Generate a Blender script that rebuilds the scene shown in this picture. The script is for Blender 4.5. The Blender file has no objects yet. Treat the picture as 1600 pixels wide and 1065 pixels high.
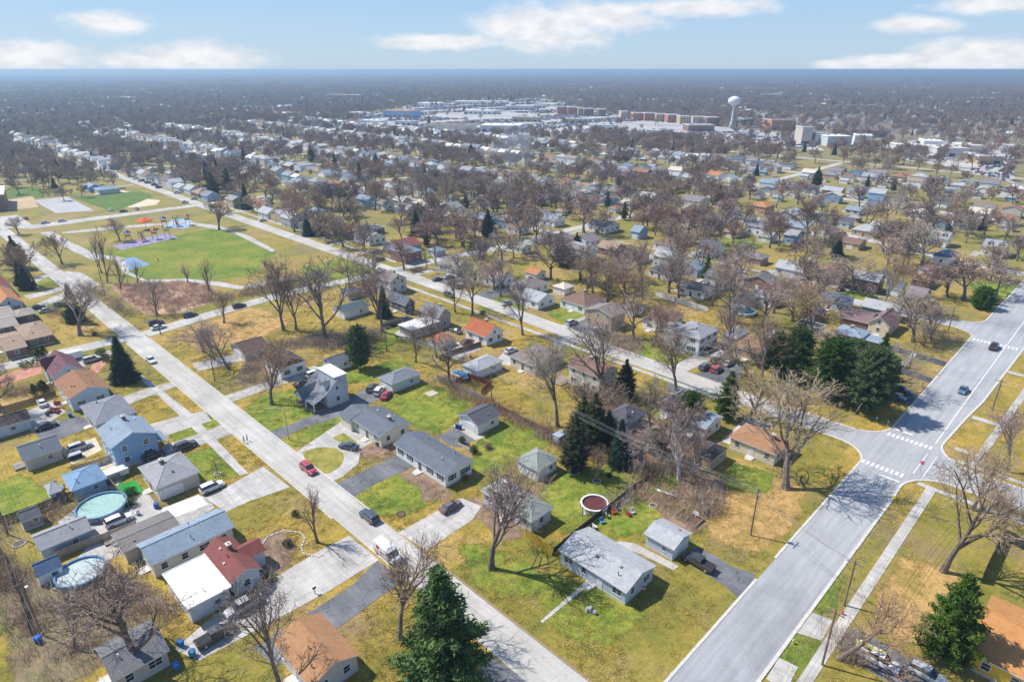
import bpy, math, random
from math import sin, cos, pi, radians as RAD
from mathutils import Vector, Matrix
# World frame: X runs along the avenue, Y along the cross streets' long blocks; metres; camera 78 m up over the origin.
scene = bpy.context.scene
C = scene.collection
# ------------------------------------------------------------------ camera
cam_d = bpy.data.cameras.new('camera'); cam = bpy.data.objects.new('camera', cam_d); C.objects.link(cam)
cam.location = (0, 0, 78)
AZ = RAD(45.255); PITCH = RAD(22.749)
cam.rotation_euler = (pi/2 - PITCH, 0, -AZ)
cam_d.sensor_width = 36.0; cam_d.lens = 36.0*1010/1600
cam_d.clip_start = 0.5; cam_d.clip_end = 60000
scene.camera = cam
# ------------------------------------------------------------------ sky + sun
SUN_EL = RAD(51); sdir = Vector((-0.40, 0.916, 0)).normalized()
SUN_AZ = math.atan2(sdir.x, sdir.y)
world = bpy.data.worlds.new('World'); scene.world = world; world.use_nodes = True
nt = world.node_tree; nt.nodes.clear()
def N(t, kind, **kw):
    n = t.nodes.new(kind)
    for k, v in kw.items(): setattr(n, k, v)
    return n
def mth(t, op, a, b=None, c=None, clamp=False):
    n = N(t, 'ShaderNodeMath', operation=op, use_clamp=clamp)
    for i, x in enumerate((a, b, c)):
        if x is None: continue
        if isinstance(x, (int, float)): n.inputs[i].default_value = x
        else: t.links.new(x, n.inputs[i])
    return n.outputs[0]
sky = N(nt, 'ShaderNodeTexSky', sky_type='NISHITA', sun_disc=False)
sky.sun_elevation = SUN_EL; sky.sun_rotation = SUN_AZ; sky.altitude = 200; sky.air_density = 1.0; sky.dust_density = 0.6; sky.ozone_density = 1.6
tc = N(nt, 'ShaderNodeTexCoord'); sep = N(nt, 'ShaderNodeSeparateXYZ'); nt.links.new(tc.outputs['Generated'], sep.inputs[0])
azn = mth(nt, 'SUBTRACT', mth(nt, 'ARCTAN2', sep.outputs[0], sep.outputs[1]), AZ)
eln = mth(nt, 'ARCSINE', sep.outputs[2])
noi = N(nt, 'ShaderNodeTexNoise'); noi.inputs['Scale'].default_value = 20; noi.inputs['Detail'].default_value = 7; noi.inputs['Roughness'].default_value = .55
mp = N(nt, 'ShaderNodeMapping'); mp.inputs['Scale'].default_value = (1, 1, 2.4); nt.links.new(tc.outputs['Generated'], mp.inputs[0]); nt.links.new(mp.outputs[0], noi.inputs['Vector'])
nz = mth(nt, 'MULTIPLY', mth(nt, 'SUBTRACT', noi.outputs['Fac'], .5), 2.6)
mask = None
for (a, e, ra, re) in [(-0.5099, 0.0516, 0.0466, 0.0124), (-0.6105, 0.0096, 0.0819, 0.0194), (-0.4185, 0.013, 0.0871, 0.0182), (-0.4887, 0.0096, 0.0482, 0.0112), (0.0446, 0.055, 0.1069, 0.0303), (-0.0986, 0.0355, 0.0985, 0.0107), (0.1324, 0.0656, 0.0792, 0.0211), (0.2506, 0.0764, 0.1112, 0.0111), (0.5046, 0.051, 0.0515, 0.0094), (0.5842, 0.0684, 0.0552, 0.011), (0.5132, 0.0095, 0.0713, 0.0095), (0.5911, 0.0132, 0.0828, 0.0181), (0.4497, 0.0053, 0.0492, 0.0066)]:
    dx = mth(nt, 'DIVIDE', mth(nt, 'SUBTRACT', azn, a), ra*1.12); dy = mth(nt, 'DIVIDE', mth(nt, 'SUBTRACT', eln, e), re*1.2)
    d = mth(nt, 'SQRT', mth(nt, 'ADD', mth(nt, 'MULTIPLY', dx, dx), mth(nt, 'MULTIPLY', dy, dy)))
    m = mth(nt, 'SUBTRACT', 1.0, d)
    mask = m if mask is None else mth(nt, 'MAXIMUM', mask, m)
cm = N(nt, 'ShaderNodeMapRange', interpolation_type='SMOOTHSTEP'); nt.links.new(mth(nt, 'ADD', mask, mth(nt, 'MULTIPLY', nz, .55)), cm.inputs[0])
cm.inputs[1].default_value = -0.12; cm.inputs[2].default_value = 0.62; cm.inputs[3].default_value = 0; cm.inputs[4].default_value = .9
mix = N(nt, 'ShaderNodeMix', data_type='RGBA'); nt.links.new(cm.outputs[0], mix.inputs['Factor'])
tint = N(nt, 'ShaderNodeMix', data_type='RGBA', blend_type='MULTIPLY'); tint.inputs['Factor'].default_value = 1
nt.links.new(sky.outputs[0], tint.inputs['A']); tint.inputs['B'].default_value = (0.8, 0.92, 1.08, 1)
hz_ = N(nt, 'ShaderNodeMapRange', interpolation_type='SMOOTHSTEP'); nt.links.new(eln, hz_.inputs[0]); hz_.inputs[1].default_value = .12; hz_.inputs[2].default_value = .75; hz_.inputs[3].default_value = .88; hz_.inputs[4].default_value = .0
low = N(nt, 'ShaderNodeMapRange'); nt.links.new(eln, low.inputs[0]); low.inputs[1].default_value = .0; low.inputs[2].default_value = .13
lowc = N(nt, 'ShaderNodeMix', data_type='RGBA'); nt.links.new(low.outputs[0], lowc.inputs['Factor']); lowc.inputs['A'].default_value = (2.9, 3.75, 4.5, 1); lowc.inputs['B'].default_value = (1.9, 3.2, 5.0, 1)
air = N(nt, 'ShaderNodeMix', data_type='RGBA'); nt.links.new(hz_.outputs[0], air.inputs['Factor']); nt.links.new(tint.outputs['Result'], air.inputs['A']); nt.links.new(lowc.outputs['Result'], air.inputs['B'])
nt.links.new(air.outputs['Result'], mix.inputs['A']); 
n2 = N(nt, 'ShaderNodeTexNoise'); n2.inputs['Scale'].default_value = 34; n2.inputs['Detail'].default_value = 6; nt.links.new(mp.outputs[0], n2.inputs['Vector'])
cc_ = N(nt, 'ShaderNodeMix', data_type='RGBA'); csh = N(nt, 'ShaderNodeMapRange'); nt.links.new(n2.outputs['Fac'], csh.inputs[0]); csh.inputs[1].default_value = .35; csh.inputs[2].default_value = .62; nt.links.new(csh.outputs[0], cc_.inputs['Factor'])
cc_.inputs['A'].default_value = (4.5, 4.6, 4.9, 1); cc_.inputs['B'].default_value = (5.6, 5.55, 5.6, 1); nt.links.new(cc_.outputs['Result'], mix.inputs['B'])
bg = N(nt, 'ShaderNodeBackground'); bg.inputs['Strength'].default_value = 0.125
nt.links.new(mix.outputs['Result'], bg.inputs[0]); wo = N(nt, 'ShaderNodeOutputWorld'); nt.links.new(bg.outputs[0], wo.inputs[0])
sl = bpy.data.lights.new('sun', 'SUN'); sl.energy = 4.4; sl.angle = RAD(.53); sl.color = (1, .95, .87)
so = bpy.data.objects.new('sun', sl); C.objects.link(so)
sv = Vector((sdir.x*cos(SUN_EL), sdir.y*cos(SUN_EL), sin(SUN_EL)))
so.rotation_euler = sv.to_track_quat('Z', 'Y').to_euler(); so.location = (0, 0, 300)
scene.view_settings.view_transform = 'Standard'; scene.view_settings.look = 'None'; scene.view_settings.exposure = 0.5; scene.view_settings.gamma = 1
scene.cycles.use_denoising = True
scene.cycles.max_bounces = 5; scene.cycles.diffuse_bounces = 2; scene.cycles.glossy_bounces = 2; scene.cycles.volume_bounces = 0; scene.cycles.transparent_max_bounces = 8
# ------------------------------------------------------------------ surveyed data, all in metres
BUILD = [
 ('house', 67.61, 41.94, 76.15, 56.05, 2.8, 'g', 'v', 1.3, 'paleshingle', 'paleblue', 'long ranch house with pale grey roof on the big corner lawn, flag at its gable', {'w': 'front'}),
 ('garage', 81.58, 42.06, 87.7, 48.26, 2.6, 'g', 'v', 1.0, 'paleshingle', 'paleblue', 'small pale blue garage with grey gable roof behind the black pickup', {'gd': 's'}),
 ('house', 69.71, 64.11, 75.86, 77.86, 2.8, 'h', 'v', 1.5, 'mossgrey', 'greystone', 'green grey hipped ranch house behind the huge bare tree on the corner lawn', {}),
 ('garage', 82.39, 74.26, 89.07, 80.77, 2.6, 'h', 'u', 1.6, 'mossgrey', 'white', 'hipped white garage with mossy grey roof behind the green grey ranch', {'gd': 'w'}),
 ('house', 67.73, 85.98, 75.6, 103.56, 2.9, 'g', 'v', 1.4, 'slate', 'white', 'long white ranch house with slate roof and black shutters beside the asphalt drive', {'shut': 1}),
 ('garage', 86.0, 96.35, 93.6, 103.6, 2.7, 'g', 'u', 1.5, 'charcoal', 'white', 'white detached garage with charcoal roof on the green back lawn', {'gd': 'w'}),
 ('house', 67.26, 107.77, 75.93, 119.63, 2.9, 'g', 'v', 1.4, 'slate', 'cream', 'cream house with slate roof behind the horseshoe drive', {'wing': 1}),
 ('garage', 84.73, 127.75, 94.43, 134.35, 2.6, 'h', 'u', 1.3, 'slategrey', 'palebluewall', 'pale hipped garage behind three parked cars at the end of the asphalt drive', {'gd': 'w'}),
 ('garage', 105.63, 117.9, 115.69, 124.49, 2.6, 'h', 'u', 1.3, 'paleshingle', 'white', 'white garage with pale hipped roof beside the covered blue boat', {}),
 ('garage', 80.08, 149.61, 86.88, 155.33, 2.4, 'g', 'u', 1.3, 'slate', 'white', 'white garage with a red gable end behind the white porch house', {'redg': 1}),
 ('house', 67.96, 155.72, 76.14, 165.73, 3.2, 'g', 'v', 2.6, 'brownblack', 'white', 'white bungalow with dark roof and a dark red gable end', {'redg': 2}),
 ('garage', 66.29, 174.37, 74.46, 184.45, 2.6, 'g', 'u', 1.6, 'darkbrown', 'beige', 'beige garage with dark brown roof on the wide dry grass lot', {'gd': 'w'}),
 ('house', 123.09, 133.02, 130.97, 143.33, 3.0, 'g', 'v', 3.0, 'rust', 'white', 'white steep gabled house with bright rust red roof', {}),
 ('garage', 111.11, 141.28, 117.74, 147.16, 2.4, 'h', 'u', 1.3, 'rust', 'white', 'small white garage with rust red hipped roof beside the red roofed house', {'gd': 's'}),
 ('house', 122.03, 154.26, 127.68, 164.29, 4.0, 'g', 'v', 2.6, 'slategrey', 'taupe', 'taupe gabled house with low white flat roofed wing beside the middle street', {}),
 ('annex', 110.88, 153.89, 122.29, 161.38, 2.8, 'f', 'u', 0.2, 'whiteroof', 'taupe', 'low taupe workshop with white flat roof behind the taupe gabled house', {}),
 ('house', 122.72, 173.15, 127.3, 184.5, 3.2, 'g', 'v', 2.4, 'slate', 'darkgrey', 'dark grey house with slate gable roof near the middle street', {}),
 ('garage', 104.95, 183.62, 115.36, 191.8, 2.5, 'g', 'u', 0.8, 'tealblack', 'white', 'long low garage with teal black roof among the large bare trees', {}),
 ('house', 118.45, 108.31, 130.78, 118.89, 2.9, 'h', 'v', 1.8, 'greybrown', 'cream', 'cream cottage with grey brown hipped roof behind twin bare trees', {}),
 ('house', 121.46, 88.65, 129.88, 99.78, 5.2, 'g', 'v', 1.8, 'brown', 'cream', 'tall cream house with brown roof and rear deck behind the big elm', {}),
 ('garage', 111.2, 72.43, 119.01, 79.01, 2.6, 'h', 'u', 1.8, 'charcoal', 'greyblue', 'dark grey pyramid roofed garage beside the small blue green spruce', {}),
 ('house', 120.98, 58.16, 129.14, 66.12, 3.0, 'g', 'v', 1.4, 'bluegrey', 'palegrey', 'pale grey house with blue grey roof behind the dark green pine', {}),
 ('house', 124.22, 68.77, 132.17, 72.9, 3.0, 'g', 'u', 1.6, 'greyblue2', 'greenwhite', 'small pale house with grey roof between the brown brush and a round evergreen', {}),
 ('shed', 111.13, 51.22, 117.88, 55.45, 2.5, 'h', 'u', 1.1, 'brownblack', 'tan', 'tan shed with dark flat hipped roof beside the pale birches', {}),
 ('house', 121.95, 42.35, 130.43, 53.25, 2.9, 'h', 'v', 1.3, 'orangebrown', 'creamstone', 'tan stone ranch with orange brown roof behind the giant bare tree', {}),
 ('house', 162.1, 83.45, 174.2, 93.43, 5.4, 'h', 'v', 1.8, 'greyroof', 'white', 'large white two storey house with black shutters and red porch chairs', {'shut': 1}),
 ('annex', 162.5, 92.77, 171.57, 96.8, 4.6, 'h', 'v', 1.2, 'greyroof', 'white', 'two storey white side wing of the large shuttered house', {'shut': 1}),
 ('house', 169.31, 102.21, 176.04, 108.85, 3.0, 'g', 'u', 2.4, 'brown', 'white', 'white gabled cottage with brown roof beside the large shuttered white house', {}),
 ('garage', 177.69, 101.07, 183.92, 106.35, 2.8, 'g', 'v', 1.4, 'brown', 'white', 'white garage with brown roof behind the white gabled cottage', {}),
 ('garage', 209.07, 91.94, 217.98, 98.01, 2.8, 'g', 'u', 1.6, 'mossgrey', 'white', 'white garage with pale green roof beside the round above ground pool', {}),
 ('house', 217.53, 86.7, 226.22, 94.7, 3.2, 'g', 'v', 1.4, 'greyroof', 'white', 'white house with stepped grey roofs beyond the round above ground pool', {}),
 ('garage', 202.96, 64.09, 207.49, 71.78, 2.6, 'f', 'u', 0.3, 'black', 'brick', 'brick garage with flat black roof above the evergreen cluster', {}),
 ('house', 202.15, 51.83, 211.09, 60.33, 3.0, 'h', 'v', 0.9, 'bluegrey', 'brick', 'brick house with low blue grey roof above the evergreen cluster', {}),
 ('annex', 203.62, 46.84, 209.68, 52.01, 2.4, 'f', 'u', 0.3, 'bluegrey', 'brick', 'low blue grey carport roof beside the brick house', {}),
 ('house', 217.37, 48.51, 229.87, 55.24, 3.4, 'g', 'u', 2.6, 'purplebrown', 'creamstone', 'cream gabled cape with purple brown roof facing the cross street', {}),
 ('annex', 217.81, 54.86, 230.26, 63.93, 2.8, 'g', 'v', 1.8, 'purplebrown', 'brown', 'long brown roofed wing beside the cream gabled cape', {}),
 ('garage', 176.65, 79.15, 185.47, 84.27, 2.6, 'h', 'u', 1.4, 'greyroof', 'greyblue', 'small grey hipped garage between the white two storey house and the pines', {}),
 ('house', 170.04, 68.05, 182.51, 77.56, 2.9, 'h', 'v', 1.5, 'brownorange', 'tan', 'tan house with brown roof behind the leaning bare tree and cars', {}),
 ('garage', 182.34, 68.64, 192.14, 74.58, 2.6, 'h', 'u', 1.3, 'greyroof', 'white', 'white garage with pale grey roof beside the tall evergreen cluster', {}),
 ('house', 68.48, 132.54, 75.31, 142.04, 3.8, 'g', 'v', 3.0, 'slategrey', 'paleblue', 'pale two storey house with a big slate porch roof beside the asphalt drive', {'bigporch': 1}),
 ('house', 23.06, 140.03, 32.25, 150.65, 5.4, 'g', 'v', 2.0, 'bluegrey', 'skyblue', 'sky blue two storey house with blue grey roof', {'porch': 1}),
 ('house', 24.39, 158.32, 33.18, 171.63, 3.0, 'h', 'u', 1.8, 'slategrey', 'greyblue', 'grey hipped house between the sky blue house and the brown roofed one', {}),
 ('house', 23.22, 175.56, 32.38, 189.87, 3.6, 'g', 'v', 1.8, 'brownrust', 'palebluewall', 'pale blue house with rusty brown roof beside the grey hipped one', {}),
 ('house', 23.55, 191.95, 31.06, 205.68, 3.4, 'g', 'v', 3.0, 'maroon', 'palebluewall', 'house with maroon purple roof and dormer at the street corner', {'dorm': 1}),
 ('garage', 3.82, 173.27, 14.91, 180.03, 2.6, 'g', 'u', 1.2, 'brownblack', 'palebluewall', 'long white garage with dark brown roof beside the black sedan', {}),
 ('garage', 9.54, 153.04, 16.8, 161.23, 2.6, 'g', 'u', 1.6, 'slate', 'beige', 'beige garage with dark slate roof in the green back yard', {}),
 ('garage', 13.92, 134.07, 20.24, 141.9, 2.5, 'h', 'u', 1.6, 'bluegrey2', 'skyblue', 'small bright blue garage with blue grey hipped roof by the artificial turf', {}),
 ('house', 25.58, 122.41, 34.0, 133.16, 3.0, 'h', 'u', 1.9, 'greyroof', 'beige', 'beige house with grey hipped roof beside the white parked car', {'gd': 's'}),
 ('house', 17.53, 100.74, 31.56, 108.21, 2.9, 'g', 'u', 1.5, 'bluegrey', 'cream', 'long cream house with blue grey roof behind the dry front lawn', {}),
 ('annex', 15.37, 107.74, 24.96, 114.55, 2.7, 'g', 'u', 0.5, 'weathered', 'beige', 'weathered flat brown roofed patio building beside the long cream house', {}),
 ('annex', 18.16, 86.66, 24.94, 97.34, 3.0, 'f', 'u', 0.25, 'whiteroof', 'palebluewall', 'low pale blue wing with a white membrane flat roof', {}),
 ('house', 24.94, 87.17, 30.17, 98.2, 3.0, 'g', 'v', 1.6, 'maroonred', 'palebluewall', 'pale blue house with dark red roof joined to the flat white roof', {'wing': 2}),
 ('house', 6.4, 81.31, 13.78, 89.21, 2.7, 'g', 'u', 1.2, 'darkgreyroof', 'beige', 'dark grey roofed house under the big multi stemmed bare tree', {}),
 ('shed', 5.04, 130.64, 8.31, 134.25, 2.0, 'g', 'u', 1.2, 'darkgreyroof', 'purplegrey', 'small purple grey shed against the dark fence', {}),
 ('garage', 5.47, 118.55, 13.57, 124.42, 2.5, 'g', 'u', 1.3, 'greyroof', 'greyblue', 'long grey roofed garage between the two round pools', {}),
 ('shed', 3.84, 112.34, 7.52, 116.63, 1.9, 'g', 'u', 1.3, 'navyroof', 'white', 'white shed with navy striped curved roof beside the lower round pool', {}),
 ('shed', 10.74, 136.93, 12.94, 141.62, 1.9, 'h', 'u', 1.2, 'paleshingle', 'palegrey', 'tiny pale grey pyramid roofed shed on the green lawn', {}),
 ('house', 24.48, 61.51, 32.11, 72.31, 2.8, 'g', 'v', 1.7, 'copper', 'palegrey', 'house with copper brown roof beside the curved asphalt drive', {}),
 ('house', 24.4, 230.43, 31.69, 247.29, 2.7, 'h', 'u', 1.2, 'tanbrown', 'brown', 'tan roofed ranch on the corner beside the spreading bare tree', {}),
 ('house', 18.2, 224.64, 23.95, 241.65, 2.8, 'g', 'u', 1.3, 'tanbrown', 'brown', 'brown house wing with porch gable beside the tan roofed ranch', {}),
 ('house', 20.2, 257.99, 26.95, 273.03, 2.8, 'g', 'u', 1.2, 'taupegrey', 'greyblue', 'taupe roofed house at the picture edge below the orange roof', {}),
 ('house', 18.63, 247.61, 25.94, 260.51, 2.8, 'g', 'u', 1.1, 'taupegrey', 'brown', 'second taupe roofed house just above the brown ranch', {}),
 ('garage', 26.53, 256.65, 32.36, 265.78, 2.6, 'h', 'u', 1.1, 'taupegrey', 'brown', 'taupe roofed garage beside the two dark parked cars', {}),
 ('house', 23.52, 271.34, 31.56, 291.8, 3.0, 'g', 'v', 3.0, 'orange', 'palebluewall', 'pale blue gabled house with orange roof', {}),
 ('house', 22.76, 293.52, 32.32, 312.34, 3.0, 'g', 'v', 2.8, 'maroonred', 'palebluewall', 'gabled house with maroon roof just beyond the orange roofed house', {}),
 ('house', 92.17, -6.77, 107.17, 1.53, 2.9, 'g', 'v', 2.4, 'orangetan', 'yellow', 'yellow walled house with orange shingle roof at the avenue corner', {}),
 ('house', 163.94, 194.22, 173.77, 206.87, 3.2, 'g', 'v', 2.2, 'olivegrey', 'palegrey', '',{}),
 ('house', 165.59, 171.62, 174.63, 184.59, 3.0, 'g', 'v', 2.4, 'pinktan', 'white', '',{}),
 ('house', 165.67, 156.07, 178.29, 166.21, 3.0, 'h', 'u', 1.8, 'greybrown', 'white', '',{}),
 ('house', 165.86, 129.35, 178.8, 141.07, 3.0, 'h', 'v', 2.4, 'brown', 'white', '',{}),
 ('garage', 182.61, 167.24, 188.91, 174.07, 2.6, 'g', 'v', 1.4, 'orange', 'white', '',{}),
 ('house', 216.89, 170.66, 226.97, 181.88, 5.2, 'g', 'v', 1.8, 'greyroof', 'white', '',{}),
 ('house', 207.29, 199.22, 214.59, 209.3, 2.8, 'g', 'v', 1.4, 'greyroof', 'white', '',{}),
 ('house', 167.81, 238.88, 187.68, 254.69, 3.0, 'g', 'u', 2.0, 'maroonred', 'greyblue', '',{}),
 ('house', 222.03, 260.7, 229.97, 273.81, 5.0, 'g', 'v', 1.6, 'creamroof', 'cream', '',{}),
 ('house', 219.29, 238.77, 231.7, 248.76, 3.2, 'h', 'v', 1.8, 'tanbrown', 'cream', '',{}),
 ('house', 225.04, 286.2, 233.39, 304.52, 3.2, 'g', 'v', 2.0, 'mossgrey', 'skyblue', '',{}),
 ('house', 222.35, 305.15, 229.47, 323.52, 3.4, 'g', 'v', 2.4, 'greyroof', 'palegrey', '',{}),
 ('house', 221.8, 325.96, 228.61, 345.34, 3.2, 'g', 'v', 2.2, 'greybrown', 'palegrey', '',{}),
 ('house', 269.35, 285.48, 277.91, 300.3, 4.6, 'g', 'v', 1.8, 'greyroof', 'greyblue', '',{}),
 ('house', 270.16, 259.95, 278.08, 272.3, 4.2, 'g', 'v', 2.0, 'bluegrey', 'skyblue', '',{}),
 ('house', 266.07, 196.44, 279.76, 208.48, 3.2, 'g', 'v', 2.4, 'slate', 'white', '',{}),
 ('garage', 268.69, 177.62, 277.2, 183.29, 3.6, 'g', 'v', 2.4, 'bluegrey', 'skyblue', '',{}),
 ('house', 262.4, 134.43, 274.57, 142.92, 4.4, 'g', 'v', 2.4, 'charcoal', 'white', '',{}),
 ('house', 266.15, 113.25, 274.23, 123.91, 2.9, 'h', 'v', 1.5, 'purplegreyroof', 'brickred', '',{}),
 ('house', 223.44, 108.25, 232.36, 116.99, 4.6, 'g', 'v', 2.0, 'slate', 'white', '',{}),
 ('house', 208.44, 107.85, 218.57, 119.34, 2.9, 'g', 'v', 1.5, 'charcoal', 'white', '',{}),
 ('house', 219.43, 128.9, 227.41, 139.81, 3.0, 'h', 'v', 2.0, 'charcoal', 'white', '',{}),
 ('house', 317.0, 154.71, 327.6, 165.34, 4.8, 'g', 'v', 2.0, 'slategrey', 'greyblue', '',{}),
 ('house', 318.26, 137.34, 328.29, 146.86, 4.4, 'g', 'v', 1.8, 'slategrey', 'white', '',{}),
 ('garage', 307.2, 127.42, 315.61, 134.9, 2.8, 'g', 'v', 1.6, 'greyroof', 'palegrey', '',{}),
 ('house', 312.41, 117.78, 323.12, 124.71, 4.2, 'g', 'v', 2.0, 'greyroof', 'skyblue', '',{}),
 ('garage', 303.55, 144.0, 312.77, 151.63, 2.8, 'g', 'v', 1.4, 'tanbrown', 'tan', '',{}),
 ('house', 355.57, 194.15, 374.67, 207.56, 5.0, 'g', 'v', 2.0, 'purplegreyroof', 'cream', '',{}),
 ('house', 326.24, 202.18, 339.75, 214.42, 3.4, 'h', 'v', 2.0, 'greyroof', 'cream', '',{}),
 ('house', 368.93, 159.19, 384.94, 169.82, 4.6, 'h', 'v', 1.8, 'orange', 'orangebrick', '',{}),
 ('house', 366.7, 179.57, 378.28, 189.56, 3.2, 'g', 'v', 2.0, 'brown', 'cream', '',{}),
 ('house', 468.93, 242.61, 486.02, 255.78, 3.4, 'g', 'v', 2.0, 'orange', 'white', '',{}),
 ('house', 406.0, 198.24, 421.12, 211.08, 3.6, 'h', 'v', 1.8, 'black', 'darkgrey', '',{}),
 ('house', 357.02, 64.74, 367.94, 73.51, 4.2, 'g', 'v', 2.4, 'greyroof', 'white', '', {'dorm': 2}),
 ('house', 353.88, 41.72, 367.12, 50.86, 4.2, 'g', 'v', 2.4, 'greyroof', 'white', '', {'dorm': 2}),
 ('house', 323.18, 55.63, 336.52, 62.8, 3.4, 'h', 'u', 1.8, 'navyroof', 'white', '',{}),
 ('house', 299.48, 55.75, 309.06, 62.24, 3.0, 'g', 'v', 1.6, 'brown', 'white', '',{}),
 ('house', 280.59, 53.08, 292.02, 59.83, 3.0, 'h', 'v', 1.8, 'orangebrown', 'brick', '',{}),
 ('house', 254.9, 48.7, 265.88, 54.99, 3.2, 'g', 'v', 2.8, 'purplegreyroof', 'purplegrey', '',{}),
 ('garage', 262.41, 58.08, 271.35, 63.2, 3.0, 'g', 'v', 2.0, 'slate', 'white', '',{}),
 ('house', 409.19, 65.07, 424.99, 74.41, 5.2, 'g', 'v', 1.8, 'maroonred', 'greyblue', '',{}),
 ('house', 399.31, 74.76, 414.11, 81.56, 3.2, 'g', 'u', 2.0, 'brown', 'skyblue', '',{}),
 ('house', 414.93, 88.46, 428.65, 97.62, 4.6, 'g', 'v', 1.0, 'whiteroof', 'white', '',{}),
 ('house', 466.35, 89.2, 483.32, 96.96, 3.2, 'g', 'v', 2.2, 'charcoal', 'white', '',{}),
 ('house', 426.46, 116.15, 442.42, 124.25, 3.4, 'g', 'v', 2.0, 'slate', 'white', '',{}),
 ('house', 405.78, 119.82, 419.21, 128.55, 2.8, 'g', 'v', 1.2, 'bluegrey', 'palegrey', '',{}),
 ('garage', 323.29, 92.41, 334.2, 101.22, 2.8, 'g', 'v', 1.5, 'brown', 'tan', '',{}),
 ('house', 166.41, 372.62, 174.63, 387.78, 3.2, 'g', 'v', 2.4, 'brownrust', 'white', '',{}),
 ('house', 223.72, 436.74, 233.01, 456.74, 3.2, 'g', 'v', 2.2, 'bluegrey', 'white', '',{}),
 ('house', 219.25, 388.72, 229.49, 408.51, 4.6, 'g', 'v', 2.2, 'bluegrey', 'greyblue', '',{}),
 ('house', 219.59, 369.91, 231.68, 391.01, 3.6, 'g', 'v', 2.2, 'greyroof', 'cream', '',{}),
 ('house', 220.51, 344.36, 229.15, 361.04, 3.6, 'g', 'v', 2.2, 'bluegrey', 'skyblue', '',{}),
 ('garage', 182.72, 340.89, 190.91, 352.97, 2.8, 'h', 'u', 1.5, 'bluegrey', 'palegrey', '',{}),
 ('house', 166.96, 282.77, 181.31, 299.95, 3.2, 'h', 'v', 1.8, 'brownrust', 'brick', '',{}),
 ('house', 167.15, 262.13, 177.65, 276.14, 3.2, 'g', 'v', 2.2, 'greyroof', 'white', '',{}),
 ('garage', 183.06, 279.14, 188.78, 288.14, 2.8, 'f', 'v', 0.3, 'tealblack', 'darkgrey', '',{}),
 ('house', 114.26, 522.32, 123.39, 557.18, 3.2, 'g', 'v', 2.0, 'bluegrey', 'skyblue', '',{}),
 ('house', 116.73, 507.9, 130.5, 530.42, 2.9, 'h', 'u', 1.5, 'bluegrey', 'palegrey', '',{}),
]
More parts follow.
